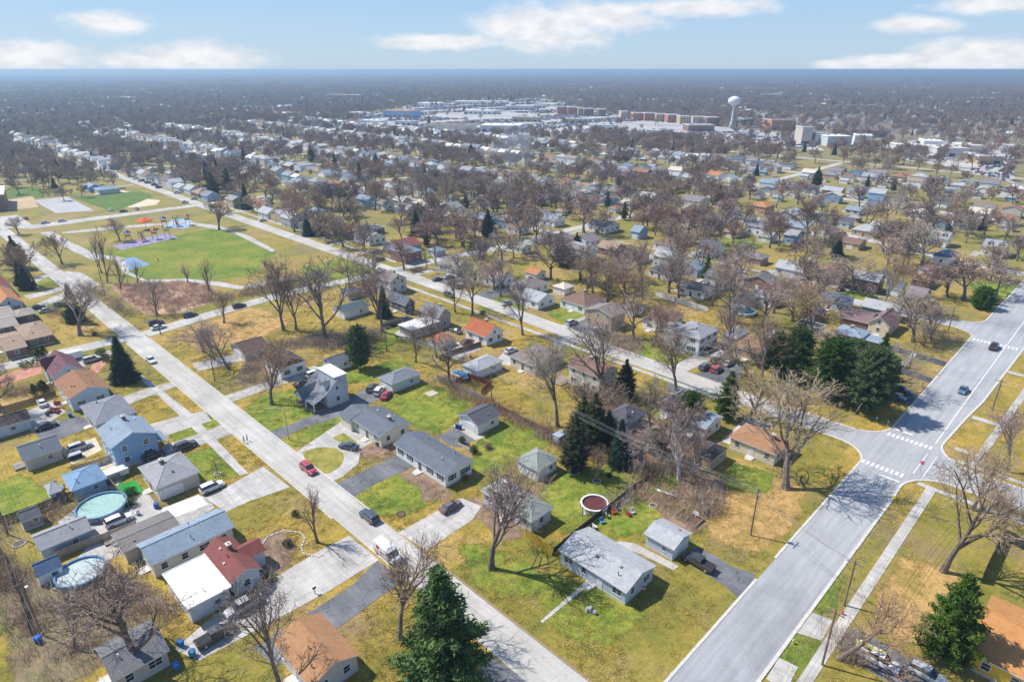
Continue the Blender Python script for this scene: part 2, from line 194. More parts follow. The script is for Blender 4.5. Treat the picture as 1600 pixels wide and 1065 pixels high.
TREES = [
 ('bare', 116.4, 37.4, 25.1, 25.4, 'giant bare tree beside the avenue in front of the tan stone ranch', 0),
 ('bare', 58.76, 63.14, 19.7, 15.7, 'huge bare tree alone on the corner lawn before the green grey ranch', 0),
 ('bare', 111.87, 8.58, 24.6, 15.4, 'bare tree on dry grass just past the avenue sidewalk crossing', 0),
 ('lean', 81.47, 14.51, 14.9, 11.5, 'leaning bare tree rooted beside the white utility pickup', 1),
 ('pine', 36.84, 49.05, 23.3, 15.0, 'big green pine beside the asphalt lane at the bottom edge', 0),
 ('pine', 92.08, 3.99, 15.5, 9.6, 'dark green fir between the leaning tree and the orange roof', 0),
 ('bare', 39.18, 62.32, 18.9, 11.9, 'bare tree between the white van and the big green pine', 0),
 ('bare', 10.55, 84.34, 19.8, 16.6, 'multi stemmed bare tree over the dark grey roofed house', 0),
 ('bare', 22.53, 66.63, 20.6, 10.0, 'bare tree over the copper brown roofed house', 0),
 ('young', 41.41, 90.11, 11.7, 5.6, 'young upright bare tree on the dry front lawn with the stone border', 0),
 ('spruce', 38.23, 186.08, 13.2, 7.9, 'blue green spruce on the corner lawn beside the maroon roofed house', 0),
 ('bare', 38.57, 231.51, 17.5, 19.1, 'spreading bare tree on the corner lawn before the crossroads', 0),
 ('spruce', 40.96, 246.91, 13.3, 6.4, 'grey green spruce behind the spreading bare tree', 0),
 ('spruce', 37.31, 299.44, 9.7, 5.9, 'dark spruce beside the first street driveway, nearer of two', 0),
 ('spruce', 36.96, 307.8, 9.9, 5.5, 'dark spruce beside the first street driveway, farther of two', 0),
 ('bare', 55.64, 330.66, 14.5, 12.5, 'bare round tree on the verge between first street and the park', 0),
 ('bare', 54.36, 411.53, 9.6, 9.9, 'bare tree beside the park parking lot', 0),
 ('bare', 86.39, 358.63, 11.8, 8.8, 'bare tree at the near corner of the playground', 0),
 ('bare', 131.01, 347.88, 16.8, 14.1, 'reddish bare tree at the top of the park path', 0),
 ('young', 61.46, 287.06, 23.2, 4.5, 'tall slim bare tree at the parkside, first of the row', 0),
 ('young', 62.5, 274.47, 14.7, 6.4, 'slim bare tree beside the reed bed', 0),
 ('young', 63.75, 303.48, 17.6, 5.3, 'slim bare tree beside the gravel lay-by', 0),
 ('young', 69.8, 278.79, 9.2, 6.1, 'small bare tree beside the blue sport court', 0),
 ('young', 83.96, 264.76, 8.4, 6.6, 'small bare tree on the curved park path', 0),
 ('young', 85.22, 246.42, 13.8, 7.3, 'slim bare tree between the reed bed and green field', 0),
 ('bare', 62.29, 233.63, 13.6, 13.1, 'bare tree in front of the reed bed', 0),
 ('bare', 75.39, 210.24, 11.5, 8.5, 'bare tree on the verge beside the dark car', 0),
 ('bare', 60.92, 190.65, 10.9, 13.3, 'bare tree beside the brown roofed garage track', 0),
 ('lean', 61.04, 172.73, 14.7, 10.7, 'bare tree leaning over the dry lot by the first street', -1),
 ('bare', 59.93, 144.88, 17.2, 13.5, 'dark thick bare tree on the lawn of the white porch house', 0),
 ('bare', 86.24, 189.71, 25.6, 17.3, 'tall vase shaped bare tree behind the dry grass lot', 0),
 ('bare', 89.33, 187.44, 20.3, 12.3, 'bare tree beside the tall vase shaped one', 0),
 ('bare', 91.77, 172.78, 27.8, 19.6, 'broad bare tree behind the black roofed garage', 0),
 ('bare', 107.91, 165.87, 25.1, 16.2, 'tall bare tree behind the dark grey gabled house', 0),
 ('young', 101.27, 139.59, 12.9, 5.5, 'thin bare tree beside the power lines on the back lawn', 0),
 ('wpine', 87.52, 147.08, 13.1, 7.9, 'round dark green pine on the lawn behind the white garage', 0),
 ('bare', 139.34, 157.26, 19.6, 13.1, 'bare tree on the verge in front of the middle street', 0),
 ('bare', 136.35, 162.93, 15.7, 5.3, 'slender bare tree beside the middle street driveway', 0),
 ('bare', 138.11, 132.09, 19.4, 12.4, 'bare tree on the corner lawn beside the red roofed house', 0),
 ('bare', 159.14, 163.61, 15.7, 14.1, 'bare tree on the bright lawn across the middle street', 0),
 ('bare', 188.42, 164.83, 20.1, 15.7, 'tall pale bare tree behind the middle street cottages', 0),
 ('young', 169.3, 213.76, 11.8, 5.5, 'thin bare tree at the cross street corner, farther one', 0),
 ('young', 163.29, 212.82, 9.5, 4.9, 'thin bare tree at the cross street corner, nearer one', 0),
 ('bare', 102.57, 86.44, 23.1, 13.0, 'bare tree standing on the back fence line by the green lawn', 0),
 ('bare', 122.34, 87.93, 22.1, 19.4, 'big bare elm beside the tall cream house', 0),
 ('bare', 116.03, 70.2, 15.4, 7.4, 'pale bare tree in the brush behind the pyramid roofed garage', 0),
 ('lean', 160.52, 67.14, 13.9, 15.7, 'bare tree leaning beside the parked cars and pines', -1),
 ('cedar', 101.03, 74.49, 14.1, 5.9, 'tall olive green cedar behind the lawn pool', 0),
 ('cedar', 90.85, 71.58, 14.1, 5.5, 'brown green cedar ringed with stones on the back lawn', 0),
 ('young', 91.47, 66.13, 9.5, 5.2, 'small tree ringed with stones beside the lawn pool', 0),
 ('spruce', 99.5, 66.37, 11.3, 5.7, 'small blue green spruce by the yellow wooden fence', 0),
 ('cedar', 125.63, 83.66, 11.2, 5.2, 'dark green cedar behind the big elm', 0),
 ('pine', 134.14, 59.86, 12.9, 7.6, 'dark green pine beside the pale curved street', 0),
 ('round', 124.04, 64.32, 9.2, 6.9, 'round dense evergreen behind the blue grey roof', 0),
 ('round', 109.67, 64.08, 5.4, 4.5, 'small round evergreen in the brown yard', 0),
 ('wpine', 165.61, 56.52, 15.5, 10.5, 'dark green pine, first of the evergreen cluster by the avenue', 0),
 ('wpine', 161.79, 46.35, 16.9, 12.5, 'broad dark green pine in the middle of the evergreen cluster', 0),
 ('wpine', 160.59, 36.75, 17.5, 12.3, 'large dark green pine of the evergreen cluster beside the parked cars', 0),
 ('wpine', 167.22, 62.2, 12.1, 10.5, 'dark green pine at the far edge of the evergreen cluster', 0),
 ('wpine', 175.24, 45.89, 12.7, 10.5, 'green pine behind the large one of the evergreen cluster', 0),
 ('wpine', 172.59, 37.12, 11.9, 8.5, 'green pine next to the avenue in the evergreen cluster', 0),
 ('cedar', 100.56, 77.22, 12.4, 6.3, 'dense dark cedar between the two olive cedars', 0),
 ('cedar', 103.27, 72.28, 9.7, 5.1, 'short cedar beside the hipped white garage fence', 0),
 ('bare', 169.91, 44.83, 13.2, 10.9, 'grey bare tree tangled in front of the evergreen cluster', 0),
 ('birch', 103.91, 54.42, 16.5, 7.7, 'pale birch in the brush behind the silver canoe, tallest one', 0),
 ('birch', 106.9, 53.07, 13.7, 5.2, 'slim pale birch leaning beside the tan shed', 0),
 ('bare', 100.5, 61.03, 11.1, 11.9, 'low bare bushy tree on the fence line behind the lawn pool', 0),
 ('bare', 219.44, 41.89, 16.9, 17.5, 'bare tree in front of the cream gabled cape', 0),
 ('bare', 243.09, 58.05, 21.8, 14.5, 'tall bare tree behind the long brown roof', 0),
 ('bare', 220.0, 75.54, 18.9, 23.8, 'very broad reddish bare tree beside the third street', 0),
 ('bare', 277.09, 40.6, 17.3, 17.6, 'broad bare tree on the third street corner lawn', 0),
 ('round', 270.37, 33.77, 8.0, 7.6, 'dark conical evergreen on the third street corner lawn', 0),
 ('bare', 340.96, 83.47, 15.2, 12.0, 'bare tree at the fourth street verge', 0),
 ('bare', 325.86, 117.62, 21.6, 16.2, 'tall bare tree behind the sky blue house', 0),
 ('bare', 212.08, 125.1, 26.4, 21.3, 'big spreading bare tree behind the dark roofed ranch', 0),
 ('bare', 195.3, 125.7, 24.3, 13.9, 'tall dark bare tree behind the white fence', 0),
 ('bare', 237.63, 125.99, 15.3, 12.0, 'bare tree on the third street verge', 0),
 ('bare', 261.2, 206.52, 21.6, 19.7, 'bare tree beside the dark roofed white cape', 0),
 ('bare', 341.84, 236.19, 13.5, 11.2, 'bare tree on the cross street corner', 0),
 ('bare', 418.2, 236.9, 19.3, 16.1, 'tall narrow bare tree beside the hedge on the cross street', 0),
 ('bare', 226.12, 216.48, 13.3, 11.3, 'small round bare tree at the cross street bend', 0),
 ('bare', 244.07, 321.49, 23.5, 14.1, 'bare tree beside third street, nearer of two', 0),
 ('bare', 249.42, 321.93, 20.7, 12.6, 'bare tree beside third street, farther of two', 0),
 ('bare', 249.62, 299.37, 19.2, 12.9, 'bare tree on third street opposite the cream roof', 0),
 ('bare', 266.92, 276.88, 18.3, 15.1, 'bare tree on the third street corner, nearer of two', 0),
 ('bare', 268.62, 269.95, 16.7, 13.5, 'bare tree on the third street corner, farther of two', 0),
 ('spruce', 196.27, 262.97, 13.1, 8.4, 'dark spruce behind the maroon roofed house', 0),
 ('bare', 156.36, 314.48, 21.1, 18.5, 'broad bare tree beside the middle street and park field', 0),
 ('spruce', 157.07, 301.82, 11.8, 6.5, 'dark spruce beside the middle street, nearer of two', 0),
 ('spruce', 163.85, 299.03, 11.9, 7.8, 'dark spruce beside the middle street, farther of two', 0),
 ('spruce', 165.63, 390.8, 15.7, 7.7, 'tall dark spruce behind the red roofed white house', 0),
 ('pine', 167.3, 443.51, 16.6, 14.3, 'green pine across the middle street from the playground', 0),
 ('pine', 182.51, 455.89, 16.4, 12.3, 'second green pine across the middle street from the playground', 0),
 ('bare', 159.84, 256.38, 15.0, 13.6, 'bare tree beside the brick house on the middle street', 0),
 ('bare', 219.26, 192.65, 13.4, 20.5, 'bare tree behind the white two storey house', 0),
 ('bare', 162.18, 187.23, 14.4, 20.2, 'wide bare tree at the back of the tan roofed cottage', 0),
 ('bare', 204.83, 144.96, 15.6, 22.7, 'dense reddish bare tree in the middle street back gardens', 0),
 ('bare', 182.69, 124.42, 17.6, 15.7, 'dense brown bare tree behind the middle street corner', 0),
 ('bare', 187.14, 145.41, 15.0, 14.5, 'dense bare tree beside the brown roofed cottage', 0),
 ('wpine', 207.74, 174.26, 8.5, 12.4, 'bright green spreading pine beside the white two storey house', 0),
 ('bare', 260.06, 73.14, 15.0, 21.7, 'bare reddish tree in the gardens behind third street', 0),
 ('bare', 296.44, 72.86, 17.6, 15.9, 'bare reddish tree beside the white gabled garage', 0),
 ('spruce', 307.99, 96.87, 9.4, 6.4, 'dark spruce behind the third street gardens', 0),
 ('bare', 216.78, 38.22, 8.3, 8.7, 'small grey bare tree on the avenue corner lawn', 0),
 ('bare', 155.05, 6.96, 15.2, 9.2, 'small bare tree on the far sidewalk of the avenue', 0),
 ('bare', 134.81, 9.08, 14.3, 10.8, 'bare tree on dry grass beyond the crossing kerb', 0),
 ('bare', 11.45, 183.67, 17.9, 10.7, 'tall bare tree behind the long white garage, nearer of two', 0),
 ('bare', 10.63, 189.03, 17.3, 9.4, 'tall bare tree behind the long white garage, farther of two', 0),
 ('bare', 4.68, 94.07, 9.8, 6.4, 'low bare tree in the scrub below the lower round pool', 0),
 ('bare', 155.74, 218.95, 13.3, 10.8, 'bare tree at the cross street beside the green lawn', 0),
 ('bare', 135.29, 208.02, 16.7, 14.9, 'bare tree in the brush beyond the park corner', 0),
 ('bare', 125.04, 212.48, 16.5, 12.2, 'bare tree beyond the park corner path', 0),
 ('bare', 60.96, 182.72, 11.1, 7.4, 'small bare tree behind the brown garage', 0),
]
VEHICLES = [
 ('pickup', 84.21, 38.77, '+v', 'black', 'black pickup parked nose in on the asphalt drive'),
 ('suv', 51.61, 111.47, '-v', 'red', 'bright red car parked on the first street by the horseshoe drive'),
 ('suv', 51.68, 89.05, '+v', 'navy', 'dark blue car parked on the first street above the white van'),
 ('van', 48.09, 78.12, '-v', 'white', 'white delivery van with red markings parked at the driveway mouth'),
 ('sedan', 62.35, 113.21, 'v135', 'navy', 'dark blue sedan on the horseshoe drive'),
 ('sedan', 64.45, 80.47, '+u', 'brownred', 'dusty brown car on the pale drive before the green grey ranch'),
 ('suv', 34.61, 119.37, '+u', 'white', 'white car parked beside the beige hipped house'),
 ('pickup', 25.34, 84.28, '-u', 'silver', 'silver pickup beside the flat white roof'),
 ('pickup', 19.91, 81.59, '+u', 'black', 'black pickup with ladder rack on the long pale drive'),
 ('suv', 18.15, 121.22, '+u', 'white', 'white car between the round pool and the patio roof'),
 ('suv', 30.42, 140.08, '+u', 'black', 'black car close against the sky blue house'),
 ('suv', 36.89, 139.19, '+u', 'black', 'black car at the street end of the sky blue house drive'),
 ('suv', 20.07, 155.49, '+u', 'silver', 'silver car behind the sky blue house'),
 ('sedan', 17.0, 171.67, '+u', 'black', 'black sedan beside the long white garage'),
 ('sedan', 19.08, 185.85, '+v', 'white', 'white car on the concrete pad behind the rusty brown roof'),
 ('suv', 35.52, 206.65, '+u', 'silver', 'silver car in the drive of the maroon roofed house'),
 ('sedan', 47.43, 194.21, '-v', 'white', 'white sedan parked on the verge near the crossroads'),
 ('suv', 58.97, 224.85, '+u', 'black', 'black car waiting at the crossroads, farther of two'),
 ('sedan', 58.14, 219.95, '+u', 'white', 'white sedan at the crossroads beside the black car'),
 ('suv', 69.82, 224.39, '+u', 'black', 'black car parked on the park street beside the reed bed'),
 ('suv', 85.67, 221.53, '+u', 'black', 'black car on the park street below the path'),
 ('sedan', 34.86, 270.94, '+u', 'black', 'black sedan behind the taupe roofed garage'),
 ('sedan', 36.33, 264.81, '+u', 'silver', 'silver sedan behind the taupe roofed garage'),
 ('suv', 41.55, 268.14, '+u', 'black', 'dark car at the foot of the grey green spruce'),
 ('sedan', 70.75, 149.45, '+u', 'black', 'black sedan beside the red gabled bungalow'),
 ('suv', 75.9, 152.14, '+u', 'white', 'white car beside the red gabled bungalow'),
 ('suv', 82.37, 133.67, 'v160', 'darkgreycar', 'dark grey car, first of three before the pale hipped garage'),
 ('suv', 82.64, 130.82, 'v160', 'white', 'white car, middle of three before the pale hipped garage'),
 ('sedan', 82.69, 127.72, 'v160', 'red', 'red car, third of three before the pale hipped garage'),
 ('pickup', 118.59, 168.27, '+u', 'darkgreycar', 'dark grey pickup beside the taupe workshop'),
 ('sedan', 155.46, 196.29, '+u', 'darkgreycar', 'dark car in the drive across the middle street, nearer of two'),
 ('sedan', 160.98, 195.69, '+u', 'silver', 'silver car in the drive across the middle street, farther of two'),
 ('suv', 145.91, 177.76, '-v', 'darkgreycar', 'dark car parked on the middle street'),
 ('sedan', 124.44, 148.71, '+v', 'darkgreycar', 'grey car between the rust roofed house and garage'),
 ('sedan', 120.96, 139.49, '+u', 'maroonc', 'dark red car in the cluttered yard of the red roofed house'),
 ('sedan', 125.66, 125.15, '+u', 'silver', 'silver sedan behind the pale hipped roof garage'),
 ('sedan', 171.69, 103.44, '+u', 'white', 'white sedan beside the large shuttered white house'),
 ('pickup', 168.86, 82.99, '+u', 'brownc', 'brown pickup beside the red porch chairs'),
 ('sedan', 174.05, 82.65, '+u', 'silver', 'silver car beyond the brown pickup'),
 ('suv', 156.1, 77.91, '+u', 'darkgreycar', 'dark car beside the red one on the black drive'),
 ('suv', 156.87, 74.78, '+u', 'red', 'bright red car on the black drive by the black trailer'),
 ('sedan', 163.24, 74.46, '+u', 'silver', 'silver car behind the black trailer'),
 ('suv', 169.01, 66.91, '+u', 'maroonc', 'dark red car under the leaning bare tree'),
 ('sedan', 176.57, 68.13, '+u', 'darkgreycar', 'dark sedan behind the dark red car'),
 ('pickup', 230.77, 22.99, '+u', 'black', 'black pickup driving on the avenue beside the crosswalk'),
 ('sedan', 190.85, 22.54, '-u', 'bluecar', 'blue sedan driving on the avenue'),
 ('suv', 179.45, 33.84, '-v', 'black', 'black car in the drive by the evergreen cluster'),
 ('sedan', 174.36, 33.89, '-v', 'bluecar', 'blue sedan in the drive by the evergreen cluster'),
 ('workpickup', 84.54, 10.55, '-v', 'white', 'white utility pickup with ladders under the leaning tree'),
 ('suv', 86.75, 4.82, '-v', 'silver', 'silver car at the bottom edge beside the yellow house'),
 ('suv', 252.71, 122.84, '+v', 'black', 'black car at the third street kerb'),
 ('suv', 251.36, 114.95, '-v', 'white', 'white car parked on third street before the brick ranch'),
 ('sedan', 264.69, 130.73, '+u', 'darkgreycar', 'dark car in the third street drive'),
 ('sedan', 325.49, 38.92, '-v', 'maroonc', 'dark red car parked on fourth street'),
 ('sedan', 155.52, 182.28, '+u', 'darkgreycar', 'dark car under the bare tree across the middle street'),
 ('sedan', 167.0, 172.03, '+u', 'black', 'black car beside the grey brown hipped cottage'),
 ('sedan', 48.55, 431.72, '+v', 'silver', 'silver car at the picture edge of the park parking lot'),
 ('sedan', 69.84, 430.42, '+u', 'silver', 'silver car in the middle of the park parking lot'),
 ('sedan', 64.88, 451.8, '+v', 'maroonc', 'dark red car in the park parking lot'),
 ('sedan', 77.64, 429.62, '+u', 'white', 'white car in the park parking lot near the small tree'),
 ('sedan', 106.03, 444.39, '+v', 'white', 'white car on the ball field parking strip, first'),
 ('sedan', 110.3, 434.77, '+u', 'darkgreycar', 'dark car on the ball field parking strip'),
 ('sedan', 118.29, 437.72, '+v', 'silver', 'silver car on the ball field parking strip'),
 ('sedan', 146.89, 438.42, '+u', 'white', 'white car at the entrance by the ball field'),
 ('sedan', 147.49, 384.85, '-v', 'black', 'black car on the middle street beside the reddish tree'),
 ('suv', 150.85, 590.1, '-v', 'white', 'white car at the distant end of the middle street'),
]
SURF = [
 ('driveway', 'asphalt', [(83.56, 41.84), (88.15, 41.17), (88.42, 37.25), (87.96, 34.62), (89.03, 30.59), (82.07, 30.13), (82.96, 33.14)]),
 ('driveway', 'asphalt', [(52.51, 103.49), (69.54, 103.12), (68.4, 97.2), (59.7, 97.61), (56.6, 97.58), (52.63, 96.74)]),
 ('driveway', 'concrete', [(53.06, 82.0), (68.12, 81.68), (69.2, 76.88), (65.03, 75.02), (53.93, 74.63)]),
 ('driveway', 'concrete', [(52.34, 119.8), (68.35, 125.07), (70.07, 124.69), (71.24, 114.99), (69.49, 111.9), (64.14, 111.06), (60.62, 106.63), (55.79, 104.69), (52.6, 104.65), (52.66, 107.8), (52.72, 112.39)]),
 ('lawn', 'lawn', [(54.36, 119.27), (56.75, 118.76), (58.86, 117.42), (60.31, 115.23), (60.44, 112.5), (59.4, 110.29), (57.22, 108.28), (54.5, 107.61), (53.02, 108.42), (52.84, 111.26), (53.08, 115.5)]),
 ('lawn', 'lawn', [(62.01, 119.71), (65.12, 119.83), (65.12, 113.89), (62.84, 113.47)]),
 ('driveway', 'asphalt', [(52.14, 132.29), (61.84, 132.41), (72.16, 132.76), (80.57, 135.46), (85.31, 135.02), (84.43, 126.5), (80.03, 127.87), (71.91, 126.45), (69.54, 127.0), (59.24, 128.55), (52.48, 127.58)]),
 ('driveway', 'concrete', [(32.49, 117.57), (42.44, 119.23), (45.55, 119.84), (46.06, 108.95), (38.35, 110.31), (33.51, 110.3)]),
 ('driveway', 'concrete', [(46.36, 87.65), (46.6, 78.47), (36.49, 78.2), (25.91, 78.87), (16.56, 79.46), (14.68, 84.15), (21.13, 86.26), (29.39, 87.04), (39.64, 87.86)]),
 ('driveway', 'asphalt', [(46.27, 78.57), (46.82, 71.39), (41.61, 71.18), (34.79, 70.6), (32.56, 70.57), (31.46, 73.37), (23.79, 70.46), (23.01, 75.89), (30.89, 76.24), (40.38, 76.75)]),
 ('driveway', 'concrete', [(34.81, 156.15), (42.25, 154.95), (46.61, 153.37), (45.79, 147.43), (34.57, 148.09)]),
 ('driveway', 'gravel', [(29.13, 138.53), (40.61, 138.17), (48.52, 137.52), (47.82, 144.11), (42.65, 143.33), (34.21, 143.75), (25.78, 140.12)]),
 ('driveway', 'gravel', [(33.31, 170.3), (38.99, 171.53), (47.38, 172.61), (47.02, 176.26), (40.75, 177.04), (33.58, 175.9)]),
 ('driveway', 'gravel', [(32.59, 113.16), (21.09, 110.25), (10.91, 112.3), (9.77, 115.64), (15.46, 122.06), (32.91, 118.64)]),
 ('patio', 'concrete', [(10.91, 112.3), (17.01, 114.29), (17.01, 125.83), (13.63, 131.96), (9.92, 129.64), (12.43, 122.52)]),
 ('patio', 'sandy', [(20.78, 146.81), (26.32, 148.54), (25.39, 138.8), (20.85, 133.62), (18.55, 135.91), (16.22, 142.94)]),
 ('patio', 'turf', [(21.19, 134.84), (24.76, 133.83), (24.73, 128.25), (21.22, 128.75)]),
 ('patio', 'concrete', [(17.6, 128.02), (25.1, 127.89), (24.83, 118.08), (17.15, 116.6)]),
 ('driveway', 'whitecon', [(24.95, 120.17), (32.0, 119.54), (32.12, 115.05), (25.14, 115.61)]),
 ('patio', 'concrete', [(12.01, 183.12), (21.53, 186.84), (22.28, 177.48), (14.37, 171.36)]),
 ('driveway', 'asphalt', [(14.37, 171.36), (23.54, 173.94), (26.09, 164.79), (15.28, 163.28)]),
 ('patio', 'sandy', [(16.67, 158.11), (23.84, 158.73), (23.27, 151.56), (17.2, 149.66)]),
 ('patio', 'brickpave', [(13.74, 205.96), (23.59, 207.47), (24.47, 215.71), (20.5, 215.31), (14.27, 213.8)]),
 ('patio', 'brickpave', [(34.43, 196.73), (39.24, 204.24), (38.99, 207.07), (35.01, 204.64), (32.52, 198.62)]),
 ('driveway', 'gravel', [(30.54, 203.56), (40.78, 207.94), (43.41, 208.01), (41.11, 212.33), (34.16, 211.87), (30.01, 209.59)]),
 ('driveway', 'gravel', [(54.53, 177.99), (66.55, 175.89), (68.31, 181.99), (58.6, 183.78), (55.25, 184.57)]),
 ('driveway', 'gravel', [(52.5, 153.21), (63.63, 153.83), (76.11, 152.51), (80.81, 153.73), (79.33, 158.23), (67.58, 158.11), (52.68, 157.96)]),
 ('driveway', 'asphalt', [(79.24, 103.02), (85.12, 103.32), (84.99, 95.75), (80.34, 95.75), (79.29, 97.17)]),
 ('driveway', 'concrete', [(85.27, 104.43), (86.82, 104.6), (87.62, 95.12), (84.62, 95.34)]),
 ('walkway', 'concrete', [(56.27, 49.66), (56.27, 49.13), (66.71, 49.04), (66.71, 49.85)]),
 ('walkway', 'concrete', [(78.35, 52.3), (79.72, 51.9), (81.19, 49.49), (81.62, 40.91), (80.2, 41.02), (79.51, 46.98)]),
 ('walkway', 'concrete', [(41.4, 186.91), (42.56, 186.92), (43.78, 156.17), (42.26, 119.74), (40.61, 120.06), (41.31, 153.2)]),
 ('driveway', 'concrete', [(34.91, 116.66), (45.03, 119.34), (45.5, 113.92), (40.23, 114.42), (36.82, 114.17)]),
 ('driveway', 'concrete', [(33.22, 274.47), (32.03, 268.15), (43.52, 276.14), (48.04, 282.19), (47.64, 286.97), (38.13, 279.44)]),
 ('driveway', 'concrete', [(35.27, 285.34), (48.06, 288.79), (47.83, 293.55), (34.39, 291.43)]),
 ('driveway', 'concrete', [(41.49, 306.85), (48.06, 315.16), (48.2, 320.21), (40.44, 312.7)]),
 ('layby', 'concrete', [(46.87, 313.79), (54.41, 316.7), (58.12, 310.38), (58.54, 286.41), (53.25, 281.41), (49.18, 289.92)]),
 ('driveway', 'asphalt', [(139.81, 74.66), (151.94, 77.93), (166.67, 76.66), (164.86, 70.42), (153.83, 67.11), (149.88, 72.11)]),
 ('driveway', 'asphalt', [(143.82, 81.43), (143.77, 72.82), (134.78, 73.12), (137.11, 78.38)]),
 ('driveway', 'concrete', [(151.55, 85.43), (167.93, 84.59), (167.88, 79.33), (151.77, 80.43), (148.67, 80.59)]),
 ('driveway', 'concrete', [(123.85, 55.68), (139.7, 56.56), (139.09, 50.66), (129.53, 50.04), (123.9, 51.82)]),
 ('driveway', 'asphalt', [(172.94, 36.77), (183.82, 36.31), (180.2, 29.58), (172.38, 30.11)]),
 ('driveway', 'newasphalt', [(207.3, 46.94), (211.62, 46.81), (209.61, 30.34), (205.47, 30.18)]),
 ('driveway', 'newasphalt', [(192.41, 37.81), (196.07, 37.71), (194.41, 30.17), (190.59, 30.14)]),
 ('sidewalk', 'concrete', [(183.9, 39.49), (183.19, 38.01), (210.06, 38.18), (210.69, 39.54)]),
 ('driveway', 'asphalt', [(137.56, 116.74), (151.13, 113.95), (176.51, 121.32), (173.6, 126.01), (157.57, 127.12), (139.92, 121.43)]),
 ('driveway', 'concrete', [(126.54, 127.67), (126.62, 117.63), (119.76, 116.94), (116.16, 122.96)]),
 ('patio', 'concrete', [(112.07, 142.01), (122.59, 142.24), (121.02, 133.13), (110.31, 132.52)]),
 ('driveway', 'concrete', [(110.05, 162.2), (124.12, 168.81), (130.78, 166.64), (115.69, 160.52), (109.03, 155.67)]),
 ('driveway', 'concrete', [(81.61, 21.1), (87.17, 21.36), (88.04, 17.82), (82.92, 17.48)]),
 ('driveway', 'concrete', [(70.83, 20.46), (75.5, 20.73), (75.84, 18.12), (70.56, 17.64)]),
 ('driveway', 'asphalt', [(87.13, 15.63), (89.13, 14.49), (88.31, 6.51), (86.87, 1.48), (82.56, 5.75), (82.18, 9.64), (83.43, 15.22)]),
 ('driveway', 'asphalt', [(46.58, 50.95), (47.07, 43.72), (43.79, 44.18), (42.73, 49.46)]),
 ('driveway', 'asphalt', [(153.8, 199.14), (166.32, 197.94), (165.37, 188.89), (152.13, 189.03)]),
 ('driveway', 'asphalt', [(152.34, 172.42), (175.79, 173.74), (174.65, 165.58), (150.82, 163.75)]),
 ('driveway', 'asphalt', [(259.47, 130.07), (271.29, 130.19), (267.46, 122.16), (252.1, 120.77)]),
 ('court', 'court', [(74.82, 321.9), (81.74, 321.12), (82.35, 302.76), (72.95, 299.66)]),
 ('playsurface', 'rubber', [(80.34, 350.31), (108.35, 360.03), (109.43, 345.19), (81.99, 338.47)]),
 ('playsurface', 'rubberblue', [(112.2, 375.08), (122.77, 392.01), (130.53, 389.17), (127.53, 370.97), (119.37, 363.66)]),
 ('field', 'brightlawn', [(71.76, 355.36), (81.62, 337.19), (101.57, 349.18), (130.31, 352.81), (134.33, 340.41), (130.43, 283.9), (104.46, 254.19), (84.53, 269.01), (67.27, 291.06), (73.34, 299.28), (82.74, 302.37), (82.1, 322.31), (74.21, 322.5), (70.55, 340.05)]),
 ('field', 'reedsoil', [(62.24, 281.58), (83.23, 265.47), (88.05, 249.15), (81.06, 234.89), (68.92, 232.51), (60.62, 236.18), (60.26, 255.5)]),
 ('infield', 'sand', [(112.67, 511.1), (123.34, 521.76), (132.93, 519.63), (135.21, 506.36), (129.62, 494.31), (119.72, 493.98), (112.96, 497.37)]),
 ('infield', 'sand', [(112.13, 463.86), (121.41, 472.93), (133.31, 473.93), (138.99, 458.66), (131.59, 444.58), (120.27, 444.18), (113.26, 451.14)]),
 ('field', 'greenlawn', [(102.15, 514.74), (140.82, 504.44), (140.26, 476.96), (106.22, 438.81)]),
 ('parking_lot', 'asphaltlight', [(80.99, 516.15), (100.01, 516.86), (99.17, 451.18), (80.82, 458.69)]),
 ('lawn', 'greenlawn', [(75.11, 576.94), (96.62, 578.75), (87.3, 522.8), (70.33, 526.71)]),
 ('field', 'drysand', [(67.97, 529.05), (82.94, 533.78), (77.23, 489.71), (64.31, 491.23)]),
 ('sidewalk', 'concrete', [(62.57, 407.43), (68.04, 406.12), (68.64, 370.75), (72.04, 330.73), (67.08, 326.59), (64.75, 350.63)]),
 ('path', 'concrete', [(71.25, 400.87), (96.99, 394.53), (126.01, 381.69), (134.57, 357.28), (135.97, 322.74), (132.07, 287.18), (129.37, 284.95), (133.23, 339.44), (129.7, 351.29), (124.14, 376.61), (95.05, 387.76), (70.61, 395.42)]),
 ('path', 'concrete', [(69.09, 344.7), (77.88, 323.41), (72.23, 296.39), (73.51, 279.93), (85.2, 270.8), (94.12, 254.68), (96.49, 245.32), (118.36, 242.94), (117.54, 238.74), (95.28, 239.75), (90.25, 251.5), (83.88, 267.23), (72.34, 276.27), (70.22, 297.08), (73.88, 321.34), (67.81, 339.59)]),
 ('lawn', 'greenlawn2', [(81.0, 126.43), (87.51, 126.51), (93.27, 127.14), (96.94, 110.62), (87.77, 107.14), (81.06, 105.26), (79.9, 113.62)]),
 ('lawn', 'greenlawn2', [(85.07, 94.11), (95.32, 96.17), (96.45, 82.84), (89.41, 84.16), (84.58, 85.34), (79.7, 83.3), (77.14, 87.51)]),
 ('lawn', 'greenlawn2', [(53.81, 97.92), (65.79, 97.09), (66.81, 85.64), (57.43, 85.77), (54.52, 90.03)]),
 ('lawn', 'greenlawn2', [(81.08, 70.9), (91.22, 71.88), (96.5, 66.65), (94.67, 60.46), (85.96, 60.27), (74.92, 60.59)]),
 ('lawn', 'greenlawn2', [(80.83, 58.57), (90.32, 57.36), (96.53, 54.1), (95.66, 50.65), (86.43, 51.72), (79.61, 53.95)]),
